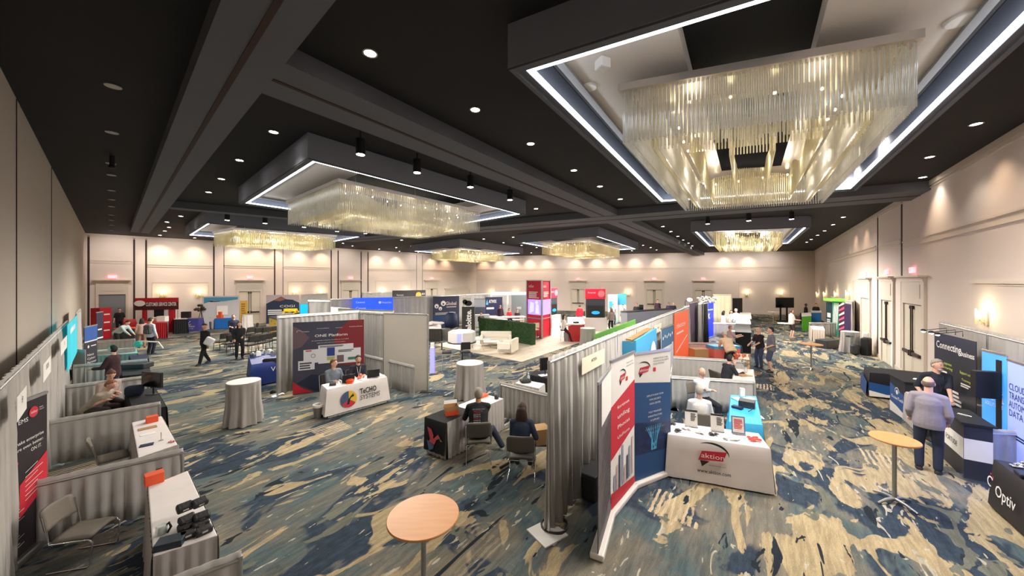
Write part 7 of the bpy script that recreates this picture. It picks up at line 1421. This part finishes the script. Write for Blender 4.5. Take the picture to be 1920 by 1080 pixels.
f = frame2(xy(P(1573, 634)), xy(P(1583, 637)), 0, 2.4); banner_roll(Fr(f.o, f.u, w=f.w, h=zat(566, f.o.y)), 'pink and white patterned banner right of the green one', lambda fr, r: ([poly(fr, r, [(0, .5+.3*j), (fr.w, .7+.3*j), (fr.w, .85+.3*j), (0, .6+.3*j)], M['paper'] if j % 2 else colm('hot_pink_print', 230, 90, 150)) for j in range(6)], colm('maroon_print', 84, 30, 50))[1]); f = frame2(xy(P(1583, 640)), xy(P(1597, 645)), 0, 2.3); banner_roll(Fr(f.o, f.u, w=f.w, h=zat(569, f.o.y)), 'dark purple banner at the right of the green booth', lambda fr, r: colm('dark_purple_print', 54, 38, 74))
g_ = Fr(fR.at(0, 0, .3), fR.u); drape(xy(g_.at(fu(g_, 1556), 0)), xy(g_.at(fu(g_, 1601), 0)), 2.44, 'grey drape behind the green booth', m=M['drape2'], step=.08, wave=.3); drape(xy(P(1597, 648)), xy(P(1604, 640)), 2.44, 'grey side drape right of the dark purple banner', m=M['drape2'], step=.06)
drape(xy(P(1517, 606, .9)), xy(P(1572, 606, .9)), .9, 'low pale rail before the green booth', m=M['drape2'], step=.06, seed=71)
skirted_table(quadn((1524, 617), (1547, 619), (1544, 612), (1518, 611)), 'beige skirted table behind the low pale rail', skirt=colm('beige_cloth', 190, 176, 164)); a, b, c = xy(P(1504, 621)), xy(P(1521, 619)), xy(P(1519, 611)); prism_thing('lime_counter', 'bright lime green counter with a white top', 'counter', [a, b, c, a+(c-b)], 0, 1.05, colm('bright_lime', 110, 210, 50), top=M['white']); a, b, c = xy(P(1522, 612)), xy(P(1540, 612)), xy(P(1538, 606)); prism_thing('glass_cooler', 'blue fronted low counter behind the lime green counter', 'counter', [a, b, c, a+(c-b)], 0, 1.1, colm('azure_panel', 40, 120, 190), top=M['white'])
box_thing('road_case', 'black road case on the carpet left of the draped cocktail table', 'case', xy(P(1551, 652)), 0, (.95, .6, .45), .3, M['dark'], lid=.06, bevel=.03); cocktail_draped(P(1594, 661), 'grey draped cocktail table with a small device by the right wall', .36, 1.07, seed=9); p = P(1593, 632, 1.07); box_thing('card_reader', 'small dark device on the draped cocktail table by the right wall', 'device', p, 1.075, (.26, .16, .06), .3, M['dark'])
p = xy(P(1624, 666)); box_thing('rolling_suitcase', 'black wheeled suitcase standing by the right wall', 'suitcase', p, 0, (.42, .3, .85), .4, M['black'], bevel=.05); box_thing('shopping_bag', 'clear plastic bag on top of the black suitcase', 'bag', p, .86, (.3, .26, .26), .6, M['paper'], bevel=.06); box_thing('shoulder_bag', 'black bag slumped beside the black suitcase', 'bag', p+Vector((-.45, .1, 0)), 0, (.36, .3, .55), .2, M['dark'], bevel=.12)
person('person in black carrying a white bag near the far corner', xy(P(1530, 607)), (-.3, -1), (30, 30, 34), (30, 30, 34), hair=(40, 30, 28), voxel=.03, fingers=False, sleeves='long'); person('dark dressed person with a suitcase left of the lime counter', xy(P(1511, 606)), (.6, -.8), (34, 32, 38), (30, 30, 34), hair=(24, 22, 24), voxel=.035, fingers=False, sleeves='long', skin='dark', height=1.7)
box_thing('rolling_suitcase', 'small black suitcase beside the far dark dressed person', 'suitcase', xy(P(1507, 607)), 0, (.4, .3, .9), .1, M['black'])
# black table with blue print
q = quadn((1632, 699), (1736, 707), (1732, 699), (1622, 688)); q = [q[0], q[1], q[2], q[3]]; throw(q, 'black tablecloth with a blue wave print, farthest of the black fronts', M['blackcloth'], .77, z0=.06, flare=.04); to = [x for x in bpy.data.objects if x.name.startswith('tablecloth')][-1]; plain_table(q, 'long table under the black cloth with the wave print'); ob = colm('ocean_blue_print', 30, 84, 150)
f = front_frame(q, 0, .77, .04); f.o = f.o+f.n*.03; poly(f, to, [(0, .02), (f.w*.98, .02), (f.w*.98, .1), (f.w*.5, .34), (0, .45)], ob, .004); poly(f, to, [(0, .02), (f.w*.9, .02), (f.w*.6, .12), (f.w*.3, .1), (0, .2)], M['paper'], .008)
f = front_frame([q[3], q[0], q[1], q[2]], 0, .77, .04); f.o = f.o+f.n*.03; poly(f, to, [(0, .02), (f.w, .02), (f.w, .45), (0, .55)], ob, .004)
# second black counter with wave print, front facing the aisle
a, b = xy(P(1669, 769)), xy(P(1697, 789)); c = b+U2*.0; dn_ = (b-a).normalized(); nn_ = Vector((-dn_.y, dn_.x, 0)); nn_ = nn_ if nn_.x > 0 else -nn_
d2 = xy(P(1722, 717, .98)); pts = [a, b, b+nn_*.75, a+nn_*.75]; r = thing('podium_counter', 'black topped counter with a blue wave and white emblem', 'counter'); zc = .98
MB().prism(pts, 0, zc).build('counter_body', mat('ocean_side', C255(20, 26, 38), .6), r); MB().prism(inset(pts, -.03), zc, zc+.035).build('counter_top', M['blackcloth'], r)
f = frame2(a, b, 0, zc); poly(f, r, [(0, .02), (f.w, .02), (f.w, .62), (0, .8)], ob, .004); poly(f, r, [(0, .02), (f.w, .02), (f.w, .14), (f.w*.5, .24), (0, .3)], M['paper'], .007); k = MB(); band(k, f, [(f.w*.5+.12*math.cos(t), .62+.12*math.sin(t)) for t in [x*.3 for x in range(12)]], .02, .008); disc(k, f, f.w*.5, .62, .06, .008); k.build('emblem', M['paper'], r); txt('OceanTech', f, f.w*.1, .42, .08, M['paper'], r, w=f.w*.8, d=.01, bold=.02)
k = MB(); p = (a+b)/2+nn_*.35; tag(MB().lathe([(.06, 0), (.05, .02), (.02, .03)], n=14).build('small_dish', M['paper'], loc=(p.x, p.y, zc+.036)), 'small white dish on the wave print counter', 'dish')
# white skirted tables behind the men
q = quadn((1697, 733), (1722, 752), (1800, 742), (1762, 722)); skirted_table(q, 'white skirted table between the wave print counter and the grey shirted man', skirt=M['drape2']); q = quadn((1787, 717), (1862, 757), (1925, 752), (1840, 716)) ; lavc = colm('lavender_lit_cloth', 206, 206, 236); q = [xy(P(1784, 748, .76)), xy(P(1858, 766, .76)), xy(P(1848, 754, .76)), xy(P(1786, 737, .76))]; skirted_table(q, 'white table glowing lavender under the dark Connecting banner', top=M['whitecloth'], skirt=M['whitecloth'])
q = [xy(P(1842, 808, .5)), xy(P(1880, 820, .5)), xy(P(1876, 808, .5)), xy(P(1842, 798, .5))]; skirted_table(q, 'low white table behind the low rail next to the black post', h=.5, top=M['whitecloth'], skirt=M['whitecloth'])
# counter with the white band
A_, B_ = xy(P(1765, 856)), xy(P(1807, 897)); dd_ = (A_-B_).normalized(); nn_ = Vector((dd_.y, -dd_.x, 0)); nn_ = nn_ if nn_.x > 0 else -nn_; pts = [B_, A_, A_+nn_*.33, B_+nn_*.33]; zc = 1.0; r = thing('podium_counter', 'dark navy counter with a white band of black capital letters', 'counter')
MB().prism(pts, 0, zc).build('counter_body', colm('dark_navy_laminate', 40, 46, 58), r); MB().prism(inset(pts, -.04), zc, zc+.03).build('counter_top', M['black'], r); f = frame2(A_, B_, 0, 1); 
if f.n.dot(nn_) > 0: f = frame2(B_, A_, 0, 1)
rect(f, r, 0, f.w, .36, .74, M['paper'], .005, 'white_band'); txt('FORTUDE', f, f.w*.24, .49, .1, M['black'], r, w=f.w*.5, d=.008); g = frame2(B_, B_+nn_*.33, 0, 1); rect(g, r, 0, .33, .36, .74, M['paper'], .005, 'white_band')
p = (A_+B_)/2+nn_*.16; tag(MB().tube((-.05, -.08, .0), (-.05, .08, .0), .008).tube((.03, -.08, .0), (.0, .1, .0), .008).build('loose_pens', M['chrome'], loc=(p.x, p.y, zc+.04)), 'pens lying on the navy counter top', 'pens', kind='stuff')
pp = person('bald man in a grey shirt and dark jeans, standing with his back to the camera', xy(P(1741, 884)), (.76, .65), (146, 138, 146), (42, 50, 68), hair=(110, 92, 82), hairstyle='fringe', sleeves='long', height=1.8, voxel=.012, fat=1.08, hands=[(-.23, .16, .93), (.23, .16, .93)], shoes=M['dark'], hd=(.15, -.1))
pp = person('grey haired man in a navy polo leaning one hand on the navy counter', xy(P(1754, 826)), (-.35, -.9), (32, 38, 54), (40, 42, 52), hair=(150, 142, 132), height=1.86, voxel=.012, fat=1.15, lean=.12, hands=[(.0, .42, .96), (.24, .12, .95)], hd=(-.25, -.05), beard=(190, 176, 164)); lanyard(pp, M['dark'])
# right back drape and banners
dwn = fR.n
def onright(px, off=.35): g = Fr(fR.at(0, 0, off), fR.u); return xy(g.at(fu(g, px), 0))
drape(onright(1762), onright(2010), 2.44, 'tall grey drape along the right wall behind the banners', m=M['grey_cloth'], step=.04, wave=.2, seed=81)
f = frame2(onright(1752, .9), onright(1830, .75), 0, 2.3); f = Fr(f.o, f.u, w=f.w, h=2.32)
def fnc(fr, r):
    w_, h_ = fr.w, fr.h; txt('Connecting', fr, w_*.06, h_-.36, .17, M['paper'], r, w=w_*.62, bold=.01); txt('business', fr, w_*.68, h_-.4, .12, M['paper'], r, w=w_*.29, bold=.01); ym = colm('lime_yellow_print', 206, 220, 70)
    txt('Industry integration', fr, w_*.06, h_-.72, .06, ym, r, w=w_*.4); txt('Manufacturing', fr, w_*.06, h_-.82, .06, ym, r, w=w_*.42); txt('Support center', fr, w_*.66, h_-.8, .06, ym, r, w=w_*.3); txt('Training', fr, w_*.7, h_-.95, .05, ym, r, w=w_*.2)
    k = MB(); strokes(k, fr, w_*.08, w_*.42, h_-1.2, h_-.88, .005, n=5); strokes(k, fr, w_*.35, w_*.75, h_-1.6, h_-1.25, .005, n=4); strokes(k, fr, w_*.68, w_*.9, h_-1.1, h_-1.0, .005, n=2); k.build('print_lines', M['paper'], r); k = MB(); rr = random.Random(1); [flat(k, fr, [(u, v), (u+.12, v), (u+.12, v+.05), (u, v+.05)], .005) for u, v in [(rr.uniform(.1, w_-.2), rr.uniform(.15, .55)) for _ in range(14)]]; k.build('partner_logos', colm('pale_logo_print', 170, 180, 206), r); return mat('charcoal_blue_print', C255(40, 44, 54), .35, var=.35, scale=.9)
r = banner_roll(f, 'wide charcoal backdrop reading Connecting on the right wall', fnc, base=False, name='backdrop')
for i, (u, v) in enumerate(((.33, 2.36), (.72, 2.36), (.55, 2.36))):
    rr_ = thing('clip_lamp', ('left clip lamp on top of the Connecting backdrop', 'right clip lamp on top of the Connecting backdrop', 'middle clip lamp on top of the Connecting backdrop')[i], 'lamp', group='clip lamps on the Connecting backdrop'); a_ = f.at(f.w*u, v, 0); b_ = f.at(f.w*u, v+.04, .38); MB().path([a_, a_+Vector((0, 0, .12)), b_], .008).build('lamp_arm', M['black'], rr_); MB().ell(b_, (.05, .05, .035)).build('lamp_head', M['black'], rr_); MB().ell(b_-Vector((0, 0, .03)), (.035, .035, .02)).build('lamp_lens', M['lamp'], rr_)
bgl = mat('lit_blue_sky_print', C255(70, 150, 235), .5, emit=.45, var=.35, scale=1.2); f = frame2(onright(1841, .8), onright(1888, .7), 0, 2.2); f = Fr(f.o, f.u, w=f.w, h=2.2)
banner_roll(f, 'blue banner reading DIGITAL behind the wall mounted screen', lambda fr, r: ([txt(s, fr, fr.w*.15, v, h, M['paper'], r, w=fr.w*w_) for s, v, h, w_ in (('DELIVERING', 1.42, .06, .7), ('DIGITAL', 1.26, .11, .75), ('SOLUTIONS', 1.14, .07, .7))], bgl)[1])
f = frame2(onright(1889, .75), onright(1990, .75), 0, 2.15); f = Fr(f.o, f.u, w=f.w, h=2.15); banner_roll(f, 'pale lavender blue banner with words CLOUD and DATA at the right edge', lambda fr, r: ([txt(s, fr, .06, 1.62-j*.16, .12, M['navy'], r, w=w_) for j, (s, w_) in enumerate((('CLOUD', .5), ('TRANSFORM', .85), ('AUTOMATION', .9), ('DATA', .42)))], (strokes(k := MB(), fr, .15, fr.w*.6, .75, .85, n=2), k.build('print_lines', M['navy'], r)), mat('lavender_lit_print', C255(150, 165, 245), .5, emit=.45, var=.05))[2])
ld = bpy.data.lights.new('blue_banner_glow', 'AREA'); ld.energy = 16; ld.color = (.25, .4, 1); ld.size = 1.2; lo = bpy.data.objects.new('blue_banner_glow', ld); COL.objects.link(lo); lo.location = onright(1890, 1.2)+Vector((0, 0, 2.0)); lo.rotation_euler = Vector((-.6, -.2, -1)).to_track_quat('-Z', 'Y').to_euler(); lo.parent = bpy.data.objects['banner_stand']; lo.matrix_parent_inverse = Matrix()
c = xy(P(1880, 878)); f = frame2(c+Vector((-.12, .05, 0)), c+Vector((.12, -.1, 0)), 0, 2); f.o = c; r = thing('television_stand', 'tall black post holding a black screen before the blue banners', 'screen', c, -.3); MB().box((0, 0, 1.04), (.12, .1, 2.08)).build('post', M['black'], r); MB().box((0, 0, .02), (.5, .5, .04)).build('stand_base', M['black'], r); MB().box((-.26, -.02, 1.6), (.36, .12, .52)).build('television', M['black'], r, bevel=.01); MB().box((-.12, 0, 1.6), (.2, .05, .1)).build('bracket', M['dark'], r)
# near rail and black table
drape(xy(P(1817, 807, .88)), xy(P(1817, 807, .88))+Vector((1.25, -.22, 0)), .88, 'low silver rail in the right foreground beside the navy counter', m=M['drape2'], step=.025, amp=.022, seed=91)
e0, e1 = xy(P(1868, 953.6)), xy(P(1920, 1002)); dd_ = (e1-e0).normalized(); nn_ = Vector((-dd_.y, dd_.x, 0)); nn_ = nn_ if nn_.x > 0 else -nn_; q = [e0, e0+dd_*1.9, e0+dd_*1.9+nn_*.6, e0+nn_*.6]; throw(q, 'black tablecloth with white letters in the right corner', colm('matte_black_cloth', 34, 31, 34), .775, z0=.04, flare=.04); to = [x for x in bpy.data.objects if x.name.startswith('tablecloth')][-1]; plain_table(q, 'table under the black cloth in the right corner')
f = front_frame(q, 0, .775, .04)
if f.n.dot(nn_) > 0: f = front_frame([q[1], q[0], q[3], q[2]], 0, .775, .04)
f.o = f.o+f.n*.02; txt('Optiv', f, .27, .26, .17, M['paper'], to, w=.5, d=.006, bold=.01); k = MB(); band(k, f, [(.13+.07*math.cos(t), .40+.07*math.sin(t)) for t in [.6+x*.35 for x in range(14)]], .022, .006); k.build('logo_ring', M['paper'], to); k = MB(); disc(k, f, .19, .48, .02, .006); disc(k, f, .13, .52, .014, .006); k.build('logo_dots', M['red'], to)
ob_ = ['white and silver trinket at the left end', 'silver pen pot', 'small white box with cups', 'white figure']; 
for i, (s, t, d) in enumerate(((.06, .35, (.1, .07, .05)), (.12, .6, (.05, .05, .12)), (.2, .5, (.11, .08, .09)), (.27, .75, (.07, .07, .11)), (.1, .2, (.12, .08, .03)))):
    p = on_t(q, s, t, .78); r = thing('giveaway_item', ('white and silver trinket at the left end', 'upright silver pot', 'small white box', 'white cup shaped item', 'flat silver tray')[i]+' on the black table in the right corner', 'item', (p.x, p.y, .778), i*.7, 'giveaways on the black corner table'); MB().box((0, 0, d[2]/2), d).build('body', M['paper' if i % 2 else 'chrome'], r, bevel=.01); MB().lathe([(.02, 0), (.03, .02), (.01, .03)], (0, 0, d[2]), 10).build('lid', M['chrome'], r)
p = on_t(q, .3, .25, .78); box_thing('device_case', 'black case lying on the black corner table', 'case', p, .778, (.34, .22, .06), -.7, M['black'], bevel=.02)
# light spill through the ajar door
ld = bpy.data.lights.new('doorway_glow', 'AREA'); ld.energy = 30; ld.color = (.3, .8, 1); ld.shape = 'RECTANGLE'; ld.size = .12; ld.size_y = 2.2; lo = bpy.data.objects.new('doorway_glow', ld); COL.objects.link(lo); uu = fu(fR, 1674); lo.location = fR.at(uu, 1.15, .12); lo.rotation_euler = (fR.n+Vector((0, 0, -.6))).to_track_quat('-Z', 'Y').to_euler()
gm = mat('daylight_gap', C255(190, 240, 255), .5, emit=2, var=0); zt = zat(563, fR.at(uu, 0).y); o = MB().slab(fR, uu-.05, uu+.05, .03, zt-.05, .031, .04).build('daylight_gap', gm, bpy.data.objects['door_9'])
